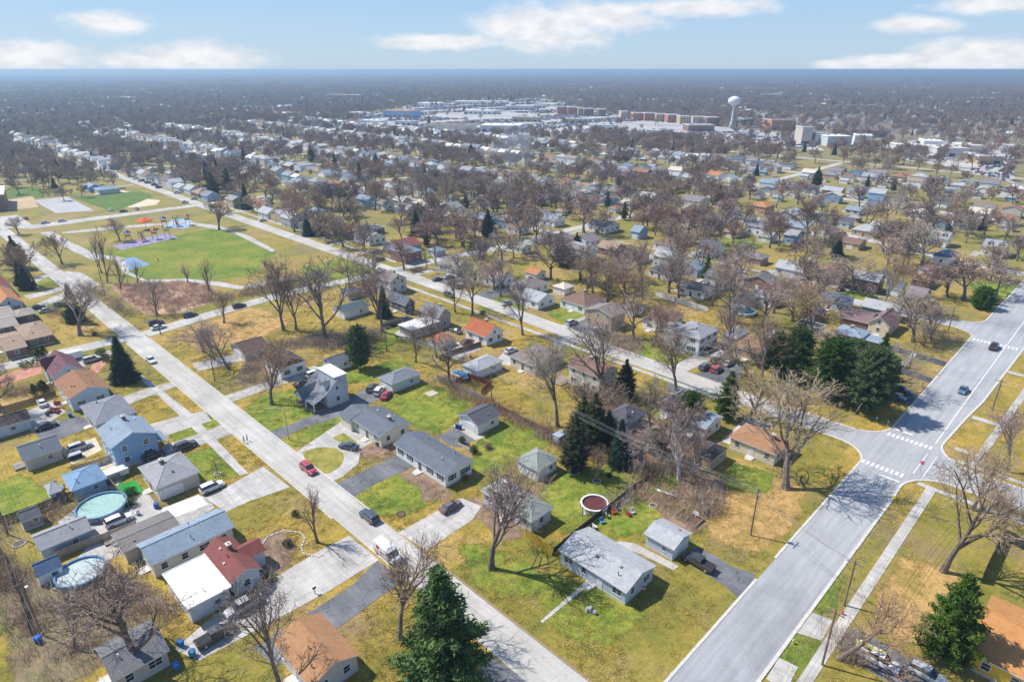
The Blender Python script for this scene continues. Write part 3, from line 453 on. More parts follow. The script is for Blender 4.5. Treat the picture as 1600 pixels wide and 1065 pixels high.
 ('lawn', 'greenlawn2', [(37.54, 153.44), (45.96, 151.72), (46.55, 143.65), (36.99, 143.71)]),
 ('lawn', 'greenlawn2', [(36.0, 135.28), (40.05, 134.94), (40.06, 121.6), (34.66, 123.07)]),
 ('lawn', 'greenlawn2', [(3.32, 151.0), (7.96, 152.75), (10.19, 141.16), (7.01, 135.74), (1.79, 140.91)]),
 ('lawn', 'greenlawn2', [(-0.49, 125.82), (0.56, 118.28), (-0.05, 107.25), (-3.45, 106.25)]),
 ('lawn', 'greenlawn2', [(102.75, 169.44), (111.95, 166.62), (113.71, 158.58), (98.98, 154.98)]),
 ('lawn', 'greenlawn2', [(81.48, 141.55), (89.84, 144.78), (99.58, 144.43), (96.28, 138.4), (87.56, 138.31)]),
 ('lawn', 'greenlawn2', [(53.96, 146.08), (61.92, 150.33), (68.76, 146.12), (63.09, 132.5), (52.79, 133.29)]),
 ('lawn', 'greenlawn2', [(53.02, 125.88), (70.05, 127.84), (70.51, 124.25), (53.91, 123.08)]),
 ('lawn', 'greenlawn2', [(72.32, 156.26), (86.93, 156.97), (83.68, 145.01), (89.1, 148.54), (88.64, 143.0), (77.97, 142.29)]),
 ('lawn', 'greenlawn2', [(148.87, 95.59), (163.26, 101.93), (160.94, 90.18), (155.56, 82.68), (151.0, 87.2)]),
 ('lawn', 'greenlawn2', [(159.33, 167.6), (165.93, 150.77), (148.12, 149.45), (146.26, 160.52)]),
 ('lawn', 'greenlawn2', [(159.16, 138.51), (172.58, 144.17), (171.78, 126.01), (154.57, 125.99)]),
 ('lawn', 'greenlawn2', [(168.03, 235.59), (185.1, 231.34), (174.95, 221.16), (158.66, 222.91)]),
 ('lawn', 'greenlawn2', [(307.37, 149.0), (306.26, 131.66), (284.79, 127.7), (287.24, 141.8)]),
 ('lawn', 'greenlawn2', [(308.28, 42.43), (309.13, 30.02), (289.07, 28.72), (292.18, 41.3)]),
 ('lawn', 'greenlawn2', [(261.57, 77.17), (266.14, 67.11), (248.69, 63.8), (248.73, 73.77)]),
 ('lawn', 'greenlawn2', [(37.86, 310.44), (45.37, 315.27), (46.03, 302.35), (37.84, 298.91)]),
 ('lawn', 'greenlawn2', [(32.92, 272.86), (45.64, 278.18), (43.53, 267.15), (32.73, 262.03)]),
 ('lawn', 'greenlawn2', [(89.37, 23.26), (98.15, 22.6), (98.9, 20.8), (88.85, 20.05)]),
 ('lawn', 'greenlawn2', [(75.69, 20.54), (80.84, 20.21), (81.92, 17.83), (75.32, 17.9)]),
 ('lawn', 'greenlawn2', [(62.45, 56.93), (66.64, 46.75), (68.43, 39.39), (60.27, 40.59), (57.36, 46.84)]),
 ('lawn', 'barewarm', [(99.19, 13.53), (110.64, 13.45), (112.58, 7.26), (101.6, 6.51), (97.36, 3.83), (93.31, 7.84), (91.87, 11.77)]),
 ('lawn', 'mulch', [(94.71, 57.39), (107.84, 52.13), (108.52, 46.74), (100.03, 43.55), (91.58, 44.07), (92.28, 48.54)]),
 ('lawn', 'scrub', [(0.18, 118.66), (10.91, 112.3), (16.16, 96.79), (9.71, 90.7), (1.2, 89.19), (-1.31, 91.68)]),
 ('lawn', 'scrub', [(97.6, 156.35), (86.46, 170.86), (76.93, 176.83), (60.84, 159.27), (60.09, 165.54), (75.31, 181.91), (94.71, 177.41), (103.48, 168.72)]),
 ('lawn', 'mulch', [(122.63, 98.03), (122.4, 78.25), (118.53, 64.88), (123.33, 56.19), (111.97, 52.99), (103.12, 56.81), (103.36, 64.96), (112.76, 78.88)]),
 ('lawn', 'scrub', [(156.09, 116.57), (161.83, 103.35), (148.2, 96.25), (148.58, 105.82)]),
 ('lawn', 'mulch', [(65.36, 96.51), (67.95, 96.62), (68.0, 86.28), (65.29, 84.19), (63.7, 86.64), (65.74, 90.06)]),
 ('lawn', 'mulch', [(67.88, 78.19), (69.86, 79.08), (69.34, 69.96), (67.41, 66.04), (66.18, 66.77)]),
 ('lawn', 'mulch', [(62.05, 110.91), (68.53, 110.5), (71.05, 104.21), (66.19, 104.64)]),
 ('lawn', 'mulch', [(31.41, 96.48), (37.42, 97.75), (37.41, 92.88), (34.28, 89.13), (30.9, 89.26), (29.7, 91.5)]),
 ('lawn', 'barewarm', [(104.71, 47.48), (108.01, 38.41), (119.59, 35.76), (105.86, 32.46), (94.2, 34.25), (93.3, 39.89)]),
 ('lawn', 'greenlawn2', [(59.3, 71.18), (62.66, 63.22), (62.67, 55.68), (58.6, 54.73), (55.88, 62.41)]),
 ('lawn', 'greenlawn2', [(101.29, 61.9), (103.07, 55.26), (98.35, 53.78), (95.6, 59.54)]),
 ('lawn', 'greenlawn2', [(116.81, 48.2), (118.23, 41.83), (111.98, 40.27), (109.44, 45.82)]),
 ('lawn', 'greenlawn2', [(124.84, 249.58), (151.51, 251.96), (142.69, 218.82), (118.87, 218.6)]),
 ('lawn', 'barewarm', [(61.09, 210.73), (87.97, 218.3), (91.51, 196.81), (74.79, 189.61), (61.78, 191.85)]),
]
FENCES = [
 ('board_yellow', 1.9, [(68.81, 64.65), (68.35, 58.04)], 'yellow wooden fence between the green grey ranch and the pale roofed ranch'),
 ('board_black', 1.4, [(68.83, 58.02), (75.08, 58.44), (85.88, 58.67), (94.69, 58.91), (99.13, 58.53)], 'black fence running along the furniture and the lawn pool'),
 ('panel_white', 1.8, [(200.72, 123.43), (199.78, 112.28), (198.8, 101.03)], 'long white panel fence below the dark roofed ranch'),
 ('board_yellow', 1.6, [(98.85, 70.84), (98.42, 65.41)], 'short yellow fence at the foot of the blue green spruce'),
 ('board_grey', 1.8, [(98.05, 125.68), (98.39, 119.91), (98.12, 111.93), (98.2, 104.57)], 'weathered grey fence behind the bright green lawn'),
 ('board_brown', 1.8, [(98.2, 104.57), (97.71, 92.09), (98.0, 81.3), (98.26, 71.43)], 'brown fence line under the power lines, towards the olive cedar'),
 ('board_dark', 1.8, [(2.46, 136.25), (7.01, 135.74), (13.03, 135.99), (15.64, 135.75)], 'dark wooden fence behind the small purple grey shed'),
 ('board_tan', 1.7, [(7.25, 118.15), (11.33, 118.02), (15.58, 117.41), (19.99, 117.06)], 'tan wooden fence beside the long grey roofed garage'),
 ('board_grey', 1.5, [(14.27, 135.63), (17.96, 135.88), (22.83, 136.39)], 'grey picket fence between the bright blue garage and the turf'),
 ('board_tan', 1.5, [(20.74, 136.22), (21.1, 130.35), (20.86, 124.79)], 'short tan fence beside the artificial turf'),
 ('board_dark', 1.8, [(0.44, 131.93), (1.09, 124.25), (1.16, 111.66), (0.67, 102.17)], 'dark rear fence beneath the power lines at the picture edge'),
 ('board_tan', 1.6, [(16.37, 146.07), (21.61, 145.29), (25.34, 145.12)], 'tan fence behind the sandy patio of the sky blue house'),
 ('board_black', 2.2, [(113.33, 3.44), (128.99, 3.3), (127.0, -2.77)], 'dark green mesh fence behind the orange shingle roof'),
 ('board_orange', 1.8, [(298.33, 67.11), (295.01, 59.18)], 'orange wooden fence between the white garage and orange brown roof'),
 ('board_brown', 1.6, [(106.71, 135.46), (113.32, 136.04), (122.69, 134.94)], 'brown fence around the cluttered yard of the rust roofed house'),
 ('board_red', 1.5, [(99.01, 120.37), (105.05, 120.98), (106.2, 113.24), (100.85, 111.23)], 'red wooden deck railing beside the covered blue boat'),
 ('board_grey', 1.8, [(212.55, 295.91), (220.13, 276.94), (221.21, 254.31)], 'grey fence behind the cream hipped house'),
 ('rail_white', 1.0, [(80.33, 97.27), (80.56, 94.04), (80.42, 91.97)], 'white ramp railing behind the slate roofed ranch'),
 ('board_brown', 1.6, [(11.54, 188.13), (17.2, 188.2), (22.74, 189.16)], 'low brown fence behind the white car and junk'),
 ('panel_white', 1.6, [(318.39, 207.91), (312.36, 185.53)], 'white fence beside the pale house on the cross street'),
 ('panel_white', 1.6, [(370.79, 106.05), (368.97, 97.71)], 'white fence below the grey third street trees'),
]
POLES = [
 ('utility', 97.82, 35.9, 10.2, 'wooden utility pole standing alone on the dry grass beside the raised bed'),
 ('utility', 92.36, 17.67, 9.1, 'tall utility pole on the avenue verge above the red hydrant'),
 ('utility', 78.61, 15.83, 10.4, 'utility pole beside the sidewalk near the leaning tree'),
 ('utility', 196.96, 36.82, 10.1, 'utility pole between the two new asphalt drives'),
 ('utility', 184.92, 14.9, 6.7, 'utility pole with transformers beyond the avenue'),
 ('utility', 238.34, 36.6, 6.8, 'thin utility pole on the avenue corner beside the crosswalk'),
 ('utility', 99.64, 151.6, 7.6, 'utility pole behind the pale hipped garage'),
 ('utility', 97.97, 104.32, 11.7, 'utility pole in the brown fence line beyond the white garage'),
 ('utility', 96.16, 77.1, 10.6, 'utility pole beside the brown green cedar'),
 ('utility', 55.19, 168.16, 8.8, 'slender utility pole on the dry lot beside the leaning tree'),
 ('utility', 56.8, 214.21, 8.9, 'utility pole beside the two cars at the crossroads'),
 ('utility', 55.96, 270.06, 15.3, 'utility pole on the park verge'),
 ('utility', 2.85, 132.02, 9.8, 'utility pole behind the purple grey shed'),
 ('utility', 1.7, 101.15, 10.5, 'utility pole in the scrub under the wires'),
 ('lamp', 54.72, 126.14, 8.3, 'tan street lamp with a long arm on the first street'),
 ('utility', 227.21, 132.53, 9.9, 'utility pole on the third street verge'),
]
MISC = [
 ('pool', 17.07, 127.71, 'large round pool with pale green cover beside the white car', {'r': 4.3, 'h': 1.25, 'w': 'aqua', 'wall': (0.3, 0.36, 0.42)}),
 ('pool', 9.38, 110.38, 'round pool with milky water, the lower one under the scrub', {'r': 3.7, 'h': 1.2, 'w': 'milk', 'wall': (0.2, 0.25, 0.32)}),
 ('pool', 84.25, 61.12, 'round white pool filled with dark red leaves on the green lawn', {'r': 2.6, 'h': 1.1, 'w': 'red', 'wall': (0.72, 0.73, 0.74)}),
 ('pool', 205.86, 91.33, 'round pool with dark blue cover beside the pale green roof', {'r': 4.2, 'h': 1.2, 'w': 'blue', 'wall': (0.55, 0.6, 0.62)}),
 ('boat', 103.55, 122.46, 'boat under a blue tarpaulin beside the white hipped garage', {'c': 'blue'}),
 ('canoe', 97.89, 53.64, 'upturned silver canoe on the brown mulch', {}),
 ('bed', 94.09, 46.22, 'raised wooden garden bed with a white board, beside the small garage', {}),
 ('trailer', 163.17, 77.61, 'black box trailer beside the bright red car', {}),
 ('boxtrailer', 32.04, 212.02, 'white box trailer beside the maroon roofed house', {}),
 ('dumpster', 113.3, 168.52, 'long black trailer beside the taupe workshop', {}),
 ('chair', 79.4, 57.15, 'white garden chair at the near end of the black fence', {'c': 'white'}),
 ('chair', 81.49, 57.14, 'blue garden chair second along the black fence', {'c': 'blue'}),
 ('chair', 83.6, 57.4, 'tan folded chair among the garden furniture', {'c': 'tan'}),
 ('chair', 85.3, 57.33, 'red garden chair against the black fence', {'c': 'red'}),
 ('chair', 86.86, 57.43, 'blue cushion chair at the end of the furniture row', {'c': 'blue'}),
 ('chair', 86.91, 54.93, 'red lounge chair on the lawn by the black fence', {'c': 'red'}),
 ('chair', 87.9, 54.76, 'white side chair beside the red lounge chair', {'c': 'white'}),
 ('chair', 89.62, 57.77, 'blue tarp covered chair at the far end of the black fence', {'c': 'blue'}),
 ('ring', 92.67, 53.33, 'small stone ring on the lawn behind the garage', {'r': 0.7}),
 ('ring', 91.47, 66.13, 'stone ring around the small tree by the lawn pool', {'r': 0.8}),
 ('ring', 90.67, 71.43, 'stone ring around the brown green cedar', {'r': 1.0}),
 ('ring', 37.57, 124.06, 'white stone ring around the sapling by the beige house', {'r': 0.6}),
 ('ring', 3.71, 127.48, 'stone fire ring on the grass by the rear fence', {'r': 1.0}),
 ('ring', 56.68, 85.97, 'dark round manhole patch on the dry front lawn', {'r': 0.8}),
 ('pit', 63.42, 45.62, 'pile of grey rocks on the corner lawn', {}),
 ('pad', 92.06, 120.96, 'square sandy pad on the bright green lawn', {}),
 ('hydrant', 90.26, 17.21, 'red hydrant at the edge of the avenue sidewalk', {'c': (0.5, 0.02, 0.03)}),
 ('hydrant', 79.38, 20.35, 'yellow hydrant on the verge between the pale drives', {'c': (0.6, 0.5, 0.2)}),
 ('stopsign', 141.49, 19.76, 'red stop sign at the avenue crossing kerb', {}),
 ('diamond', 124.32, 20.3, 'yellow diamond road sign on the avenue verge', {}),
 ('mailbox', 157.79, 33.4, 'white mailbox on the corner lawn by the evergreens', {}),
 ('mailbox', 157.78, 30.88, 'second mailbox beside the white one near the stop line', {}),
 ('mailbox', 215.86, 31.13, 'white mailbox by the upper new asphalt drive', {}),
 ('mailbox', 197.51, 30.47, 'white mailbox between the two new asphalt drives', {}),
 ('mailbox', 186.14, 30.82, 'mailbox beside the drive of the black and blue cars', {}),
 ('mailbox', 34.8, 79.29, 'black mailbox with planter beside the long pale drive', {}),
 ('sapling', 37.67, 124.29, 'tiny bare sapling inside the white stone ring', {}),
 ('shrub', 37.25, 93.04, 'small round green shrub on the dry lawn with the stone border', {'r': 0.9}),
 ('shrub', 42.37, 99.88, 'low dark shrub on the dry front lawn', {'r': 0.8}),
 ('shrub', 21.47, 125.31, 'round green shrub beside the large round pool, upper one', {'r': 1.1}),
 ('shrub', 22.55, 128.91, 'olive shrub beside the artificial turf', {'r': 1.2}),
 ('shrub', 81.43, 96.56, 'conical shrub at the white ramp, upper one', {'r': 0.9, 'h': 2}),
 ('shrub', 80.8, 91.97, 'conical shrub at the white ramp, lower one', {'r': 1.0, 'h': 2}),
 ('shrub', 38.74, 209.96, 'dark shrub on the strip before the maroon roofed house', {'r': 1.6, 'h': 2}),
 ('shrub', 38.44, 204.39, 'round shrub beside the silver car and spruce', {'r': 1.3}),
 ('shrub', 24.99, 218.36, 'tall dark arborvitae at the maroon roofed house corner', {'r': 1.3, 'h': 4.2}),
 ('shrub', 26.5, 219.46, 'second arborvitae at the maroon roofed house corner', {'r': 1.2, 'h': 4}),
 ('shrub', 18.94, 192.93, 'narrow dark arborvitae beside the white car', {'r': 0.9, 'h': 3.6}),
 ('shrub', 20.92, 193.54, 'wide dark arborvitae beside the white car', {'r': 1.5, 'h': 3.6}),
 ('shrub', 165.14, 95.71, 'dark foundation shrub before the white two storey house, first', {'r': 1.1}),
 ('shrub', 164.07, 93.23, 'dark foundation shrub before the white two storey house, second', {'r': 1.4}),
 ('shrub', 67.9, 109.59, 'small round shrub at the cream house corner', {'r': 0.6}),
 ('shrub', 97.75, 105.02, 'rusty brown ornamental grass clump by the fence', {'r': 1.6, 'c': 'rust'}),
 ('shrub', 94.91, 105.49, 'rusty brown clump beside the first one', {'r': 1.2, 'c': 'rust'}),
 ('shrub', 166.99, 186.07, 'dark round bush at the tan roofed cottage', {'r': 1.6, 'h': 2.6}),
 ('shrub', 141.7, 154.92, 'small dark bush on the verge lawn', {'r': 1.0}),
 ('shrub', 217.51, 99.64, 'clipped shrub beside the pale green roof', {'r': 1.0}),
 ('shrub', 40.08, 252.1, 'low bushes before the tan roofed ranch', {'r': 2.0}),
 ('shrub', 41.93, 228.95, 'small dark bush at the crossroads corner', {'r': 0.8}),
 ('umbrella', 248.39, 101.79, 'bright red patio umbrella by the third street kerb', {'c': (0.6, 0.02, 0.03)}),
 ('slidegear', 308.02, 116.12, 'red plastic playset behind the third street gardens', {}),
 ('bin', 85.24, 102.77, 'blue wheelie bin beside the white garage wall', {'c': (0.03, 0.14, 0.35)}),
 ('bin', 85.39, 101.79, 'dark blue wheelie bin next to the first one', {'c': (0.03, 0.08, 0.2)}),
 ('bin', 15.69, 83.96, 'blue barrel on the long pale drive', {'c': (0.03, 0.2, 0.5)}),
 ('bin', 16.24, 81.01, 'light blue barrel at the end of the long pale drive', {'c': (0.1, 0.35, 0.6)}),
 ('bin', 13.79, 80.37, 'blue covered bin below the long pale drive', {'c': (0.05, 0.25, 0.6)}),
 ('bin', 1.16, 99.67, 'bright blue tub in the scrub under the wires', {'c': (0.03, 0.15, 0.6)}),
 ('bin', 94.31, 131.62, 'blue bin behind the pale hipped garage', {'c': (0.02, 0.1, 0.45)}),
 ('bin', 22.39, 173.73, 'blue covered barrel at the pale blue house corner', {'c': (0.05, 0.2, 0.5)}),
 ('bin', 24.65, 121.03, 'blue bin beside the beige hipped house', {'c': (0.03, 0.12, 0.4)}),
 ('gear', 20.36, 179.38, 'heap of red machinery under the rusty roofed house', {}),
 ('flag', 68.94, 40.7, 'flag hanging on a short pole at the ranch gable', {}),
 ('shed_blue', 97.69, 81.61, 'blue grey garden cabinet behind the hipped white garage', {}),
 ('person', 47.8, 132.21, 'person in dark clothing walking on the first street', {}),
 ('person', 46.92, 131.92, 'second person in grey clothing walking on the first street', {}),
 ('person', 66.99, 280.39, 'person in dark clothing standing by the sport court', {}),
 ('person', 86.37, 304.54, 'person in dark clothing out on the green field', {}),
 ('table', 18.37, 152.03, 'covered grill table on the sandy patio', {}),
 ('spa', 22.38, 137.8, 'white covered trailer against the sky blue house', {}),
 ('play', 94.29, 350.8, 'playground tower with yellow panels and orange roof', {}),
 ('play2', 118.5, 373.21, 'red and blue playground structure on the blue surface', {}),
 ('shade', 104.26, 376.5, 'red shade canopy beside the playground tower', {}),
 ('tower', 937.12, 474.26, 'white water tower with a broad round tank above the parking lots', {}),
 ('smalltower', 5949.47, 4089.58, 'tiny white water tower far off on the horizon', {}),
 ('deck', 10.05, 156.75, 'grey wooden deck beside the beige slate roofed garage', {'w': 4, 'l': 3}),
 ('deck', 121.36, 101.47, 'tan wooden deck behind the tall cream house', {'w': 5, 'l': 4}),
 ('deck', 15.85, 117.63, 'low wooden deck beside the weathered patio roof', {'w': 3, 'l': 4}),
 ('deck', 18.49, 141.66, 'brown wooden deck behind the sky blue house', {'w': 3.5, 'l': 4}),
 ('chair', 15.63, 114.94, 'white patio chair by the weathered roof, upper one', {'c': 'white'}),
 ('chair', 15.7, 112.99, 'tan patio chair by the weathered roof, lower one', {'c': 'tan'}),
 ('chair', 21.36, 121.53, 'white garden chair beside the large round pool', {'c': 'white'}),
 ('chair', 13.47, 140.94, 'blue chair by the tiny grey shed', {'c': 'blue'}),
 ('chair', 18.85, 145.96, 'tan chair on the sandy patio', {'c': 'tan'}),
 ('chair', 10.5, 154.24, 'white chair on the grey wooden deck', {'c': 'white'}),
 ('chair', 114.23, 129.91, 'red chair in the cluttered yard, first', {'c': 'red'}),
 ('chair', 113.09, 127.25, 'red chair in the cluttered yard, second', {'c': 'red'}),
 ('chair', 167.71, 90.32, 'red porch chair at the shuttered white house, first', {'c': 'red'}),
 ('chair', 167.36, 88.58, 'red porch chair at the shuttered white house, second', {'c': 'red'}),
 ('chair', 167.02, 86.86, 'red porch chair at the shuttered white house, third', {'c': 'red'}),
 ('bin', 112.51, 139.52, 'dark bin in the cluttered yard of the rust roofed house', {'c': (0.05, 0.05, 0.06)}),
 ('shrub', 84.26, 91.11, 'low bare brown shrub by the hipped white garage', {'r': 1.0, 'c': 'rust'}),
 ('shrub', 30.97, 87.1, 'low green shrubs against the dark red roofed house', {'r': 1.1}),
 ('shrub', 94.62, 65.24, 'dark stump like shrub on the lawn near the pool', {'r': 0.4}),
 ('shrub', 72.91, 85.79, 'rusty shrub in the bed at the slate roofed ranch corner', {'r': 0.8, 'c': 'rust'}),
]
HEDGES = [
 ([(87.81, 528.95), (104.7, 522.45)], 3, 3.5, 'dark green hedge row above the ball field'),
 ([(359.24, 234.1), (380.12, 232.58), (412.58, 235.09)], 4, 3, 'long dark green hedge along the cross street'),
 ([(256.59, 73.33), (255.42, 68.18), (254.29, 63.19)], 3, 2, 'clipped green hedge on the third street verge'),
 ([(358.06, 78.56), (357.54, 67.04)], 2.5, 1.6, 'olive hedge before the dormered white house'),
 ([(250.01, 42.29), (250.58, 36.61)], 2, 1.6, 'dark hedge on the avenue corner lawn'),
 ([(19.85, 215.96), (23.97, 215.58)], 2.2, 1.8, 'dark hedge along the side street by the maroon roof'),
]
MALLS = [
 ((98.1, 1309.8), (118.9, 1309.8), 26, 15, 'brickred', 'greyroof', 'red brick apartment block, first of the row beyond the parking lots'),
 ((117.2, 1290.6), (135.3, 1290.6), 26, 15, 'brickred', 'greyroof', 'red brick apartment block, second of the row beyond the parking lots'),
 ((134.6, 1272.0), (145.3, 1272.0), 26, 14, 'tan', 'greyroof', 'tan apartment block, third of the row beyond the parking lots'),
 ((143.3, 1253.8), (160.9, 1253.8), 26, 14, 'brick', 'greyroof', 'brown apartment block, fourth of the row beyond the parking lots'),
 ((168.0, 1236.2), (180.7, 1236.2), 26, 14, 'brick', 'greyroof', 'brown apartment block, fifth of the row beyond the parking lots'),
 ((200.3, 1186.1), (212.6, 1186.1), 26, 13, 'beige', 'greyroof', 'beige apartment block, sixth of the row beyond the parking lots'),
 ((213.1, 1139.8), (231.3, 1139.8), 26, 13, 'orangebrick', 'greyroof', 'orange brick apartment block, seventh of the row beyond the parking lots'),
 ((229.4, 1125.2), (248.5, 1125.2), 26, 14, 'brickred', 'greyroof', 'red brick apartment block, eighth of the row beyond the parking lots'),
 ((245.4, 1110.9), (264.2, 1110.9), 26, 13, 'tan', 'greyroof', 'tan apartment block, ninth of the row beyond the parking lots'),
 ((257.8, 1083.3), (277.2, 1083.3), 26, 14, 'brickred', 'greyroof', 'red brick apartment block, tenth of the row beyond the parking lots'),
 ((270.7, 1057.1), (289.6, 1057.1), 26, 13, 'tan', 'greyroof', 'tan apartment block, eleventh of the row beyond the parking lots'),
 ((287.2, 1044.4), (306.8, 1044.4), 26, 13, 'beige', 'greyroof', 'beige apartment block, twelfth of the row beyond the parking lots'),
 ((301.8, 1019.9), (321.0, 1019.9), 26, 14, 'brick', 'greyroof', 'brown apartment block, last of the row beyond the parking lots'),
 ((-111.6, 922.3), (-53.0, 903.0), 40, 9, 'cream', 'brown', 'long brown roofed store before the parking lots'),
 ((-218.3, 1219.1), (-166.9, 1202.4), 40, 11, 'skyblue', 'orangetan', 'rounded store with tan and blue front'),
 ((-276.3, 1202.4), (-251.5, 1202.4), 30, 8, 'white', 'whiteroof', 'white store row among dark trees'),
 ((-211.4, 1564.4), (-154.8, 1537.3), 40, 8, 'white', 'whiteroof', 'flat white store behind the parking lots'),
 ((0.0, 1437.6), (57.7, 1437.6), 30, 8, 'palegrey', 'whiteroof', 'pale flat store at the far end of the lots'),
 ((-125.3, 1682.7), (0.0, 1651.5), 30, 7, 'white', 'whiteroof', 'long bright flat store near the far trees'),
 ((248.5, 922.3), (284.3, 922.3), 30, 8, 'brick', 'greyroof', 'low brown store beside the water tower'),
 ((369.5, 942.4), (399.7, 942.4), 35, 13, 'orangebrick', 'brown', 'orange brick block beyond the dense trees'),
 ((334.0, 759.0), (345.5, 759.0), 20, 18, 'beige', 'greyroof', 'beige corner tower of the shopping row'),
 ((349.9, 759.0), (362.9, 759.0), 20, 12, 'palegrey', 'greyroof', 'pale store with dark glass front'),
 ((354.5, 739.2), (380.6, 739.2), 25, 10, 'palegrey', 'whiteroof', 'long pale store in the shopping row'),
 ((384.1, 739.2), (399.8, 732.8), 25, 11, 'white', 'whiteroof', 'white store with blue side wall'),
 ((435.0, 849.5), (472.7, 833.0), 30, 8, 'purplegrey', 'brown', 'long dark roofed building behind the shopping row'),
 ((357.5, 1019.9), (379.6, 1019.9), 30, 9, 'darkgrey', 'bluegrey', 'dark low building beside the water tower'),
 ((268.5, 702.5), (283.0, 696.7), 20, 7, 'tan', 'tanbrown', 'tan flat building among the dense trees'),
 ((-321.9, 377.2), (-300.3, 392.2), 38, 9, 'brick', 'whiteroof', 'dark brick school building with white roof beside the parking lot'),
 ((-218.7, 1032.0), (-187.4, 1019.9), 20, 7, 'white', 'whiteroof', 'white flat roofed store at the near edge of the lots'),
 ((-79.7, 1309.8), (-18.1, 1290.6), 30, 6, 'white', 'whiteroof', 'long cream store among the middle rows of cars'),
 ((10.4, 1110.9), (51.6, 1096.9), 20, 7, 'tan', 'paleshingle', 'pale grey store amid the parked cars'),
 ((89.7, 1083.3), (122.8, 1070.0), 20, 6, 'tan', 'paleshingle', 'white store before the orange brick blocks'),
 ((117.0, 952.7), (151.4, 942.4), 30, 6, 'white', 'paleshingle', 'low tan store at the near side of the lots'),
 ((-168.2, 1032.0), (-141.3, 1019.9), 20, 6, 'palegrey', 'paleshingle', 'small white store near the round fronted one'),
 ((182.3, 866.6), (209.8, 858.0), 20, 6, 'palegrey', 'paleshingle', 'low white store behind the purple trees'),
 ((-34.9, 922.3), (17.3, 912.5), 40, 8, 'palegrey', 'whiteroof', 'long low white store roof at the near side of the lots'),
 ((66.8, 1592.4), (109.4, 1564.4), 40, 7, 'white', 'creamroof', 'white store beneath the first brick apartment block'),
 ((294.0, 849.5), (315.2, 841.2), 20, 6, 'white', 'paleshingle', 'pale flat store beyond the water tower'),
 ((393.8, 674.4), (416.5, 669.0), 20, 8, 'palegrey', 'whiteroof', 'low pale workshop roofs beyond the dense trees'),
 ((416.7, 643.4), (444.3, 638.5), 30, 8, 'palegrey', 'creamroof', 'long white industrial roof'),
 ((420.1, 589.0), (439.8, 584.8), 30, 7, 'tan', 'paleshingle', 'grey industrial roof at the picture side'),
 ((463.6, 674.4), (488.3, 669.0), 30, 7, 'cream', 'creamroof', 'cream industrial roof behind the white one'),
 ((450.4, 720.4), (467.2, 714.3), 30, 7, 'white', 'whiteroof', 'small white industrial roof by the trees'),
 ((-546.2, 932.2), (-505.7, 922.3), 20, 7, 'palegrey', 'whiteroof', 'long white roofed building in the trees beyond the park'),
 ((-514.6, 1083.3), (-478.3, 1070.0), 40, 7, 'cream', 'creamroof', 'white flat building deep in the western trees'),
 ((-571.9, 1349.8), (-531.1, 1329.5), 20, 7, 'cream', 'whiteroof', 'small pale building in the distant western woods'),
 ((-810.0, 1537.3), (-754.2, 1511.1), 30, 6, 'palegrey', 'whiteroof', 'distant pale building beyond the western woods'),
 ((-415.0, 1202.4), (-380.6, 1186.1), 40, 8, 'palegrey', 'creamroof', 'cream building among the trees beside the lots'),
 ((-436.3, 1437.6), (-389.9, 1414.7), 30, 6, 'white', 'creamroof', 'pale roofed building at the western end of the lots'),
 ((-570.4, 2121.5), (-442.1, 2072.5), 30, 8, 'tan', 'creamroof', 'long pale roof in the far woods'),
 ((518.4, 2955.4), (607.9, 2862.0), 20, 7, 'cream', 'paleshingle', 'distant pale roof beyond the apartment row'),
 ((240.0, 2470.8), (345.0, 2405.0), 30, 6, 'white', 'paleshingle', 'distant cream roof beyond the apartment row'),
 ((821.0, 2226.6), (849.8, 2172.8), 40, 6, 'palegrey', 'paleshingle', 'small white roof in the far eastern woods'),
 ((937.0, 1783.6), (1000.3, 1748.7), 20, 7, 'palegrey', 'paleshingle', 'pale roofs by the far green clearing'),
 ((1225.5, 1857.7), (1302.5, 1819.9), 20, 8, 'white', 'whiteroof', 'pale building at the far eastern clearing'),
]
LOTP = [
 [(525.21, 866.59), (770.9, 1136.46), (1093.96, 1330.45), (1441.06, 1300.58), (1231.63, 1021.32), (979.86, 676.55), (932.39, 495.23), (887.18, 353.27), (726.93, 260.4), (726.83, 367.66), (705.49, 485.1), (689.12, 575.14), (540.79, 660.06), (503.64, 746.07)],
 [(817.73, 239.45), (924.75, 223.05), (945.06, 131.98), (609.75, 78.22), (678.01, 134.38), (703.59, 181.57)],
 [(1871.73, 1721.61), (2727.56, 2266.75), (2390.49, 1791.77), (1849.2, 1465.26)],
 [(3242.83, 5434.56), (3991.02, 5314.07), (5085.75, 6769.69), (4430.42, 7419.22)],
]
BRUSHL = [
 (2.1, 134.02, 13.01, 133.99, 30),
 (0.12, 129.84, 0.53, 101.46, 60),
 (78.09, 179.15, 103.33, 161.33, 60),
 (87.96, 165.9, 106.4, 165.82, 40),
 (96.32, 124.1, 97.52, 102.91, 30),
 (97.52, 102.91, 97.46, 70.81, 70),
 (86.84, 59.39, 100.26, 58.05, 25),
 (99.34, 60.56, 116.14, 52.29, 60),
 (104.82, 50.39, 98.29, 45.27, 25),
 (119.72, 95.61, 122.4, 78.25, 30),
 (79.4, 236.53, 108.3, 229.07, 50),
 (92.52, 239.19, 140.29, 234.26, 60),
 (53.69, 283.2, 56.68, 240.09, 30),
 (36.16, 269.65, 42.35, 245.54, 20),
 (10.54, 198.73, 24.14, 195.65, 30),
 (65.34, 169.06, 65.74, 154.42, 15),
 (147.27, 8.32, 136.28, 2.31, 12),
 (84.69, 14.77, 83.08, 12.46, 12),
 (12.5, 100.42, 18.31, 89.06, 25),
 (22.83, 89.22, 31.73, 86.35, 12),
]
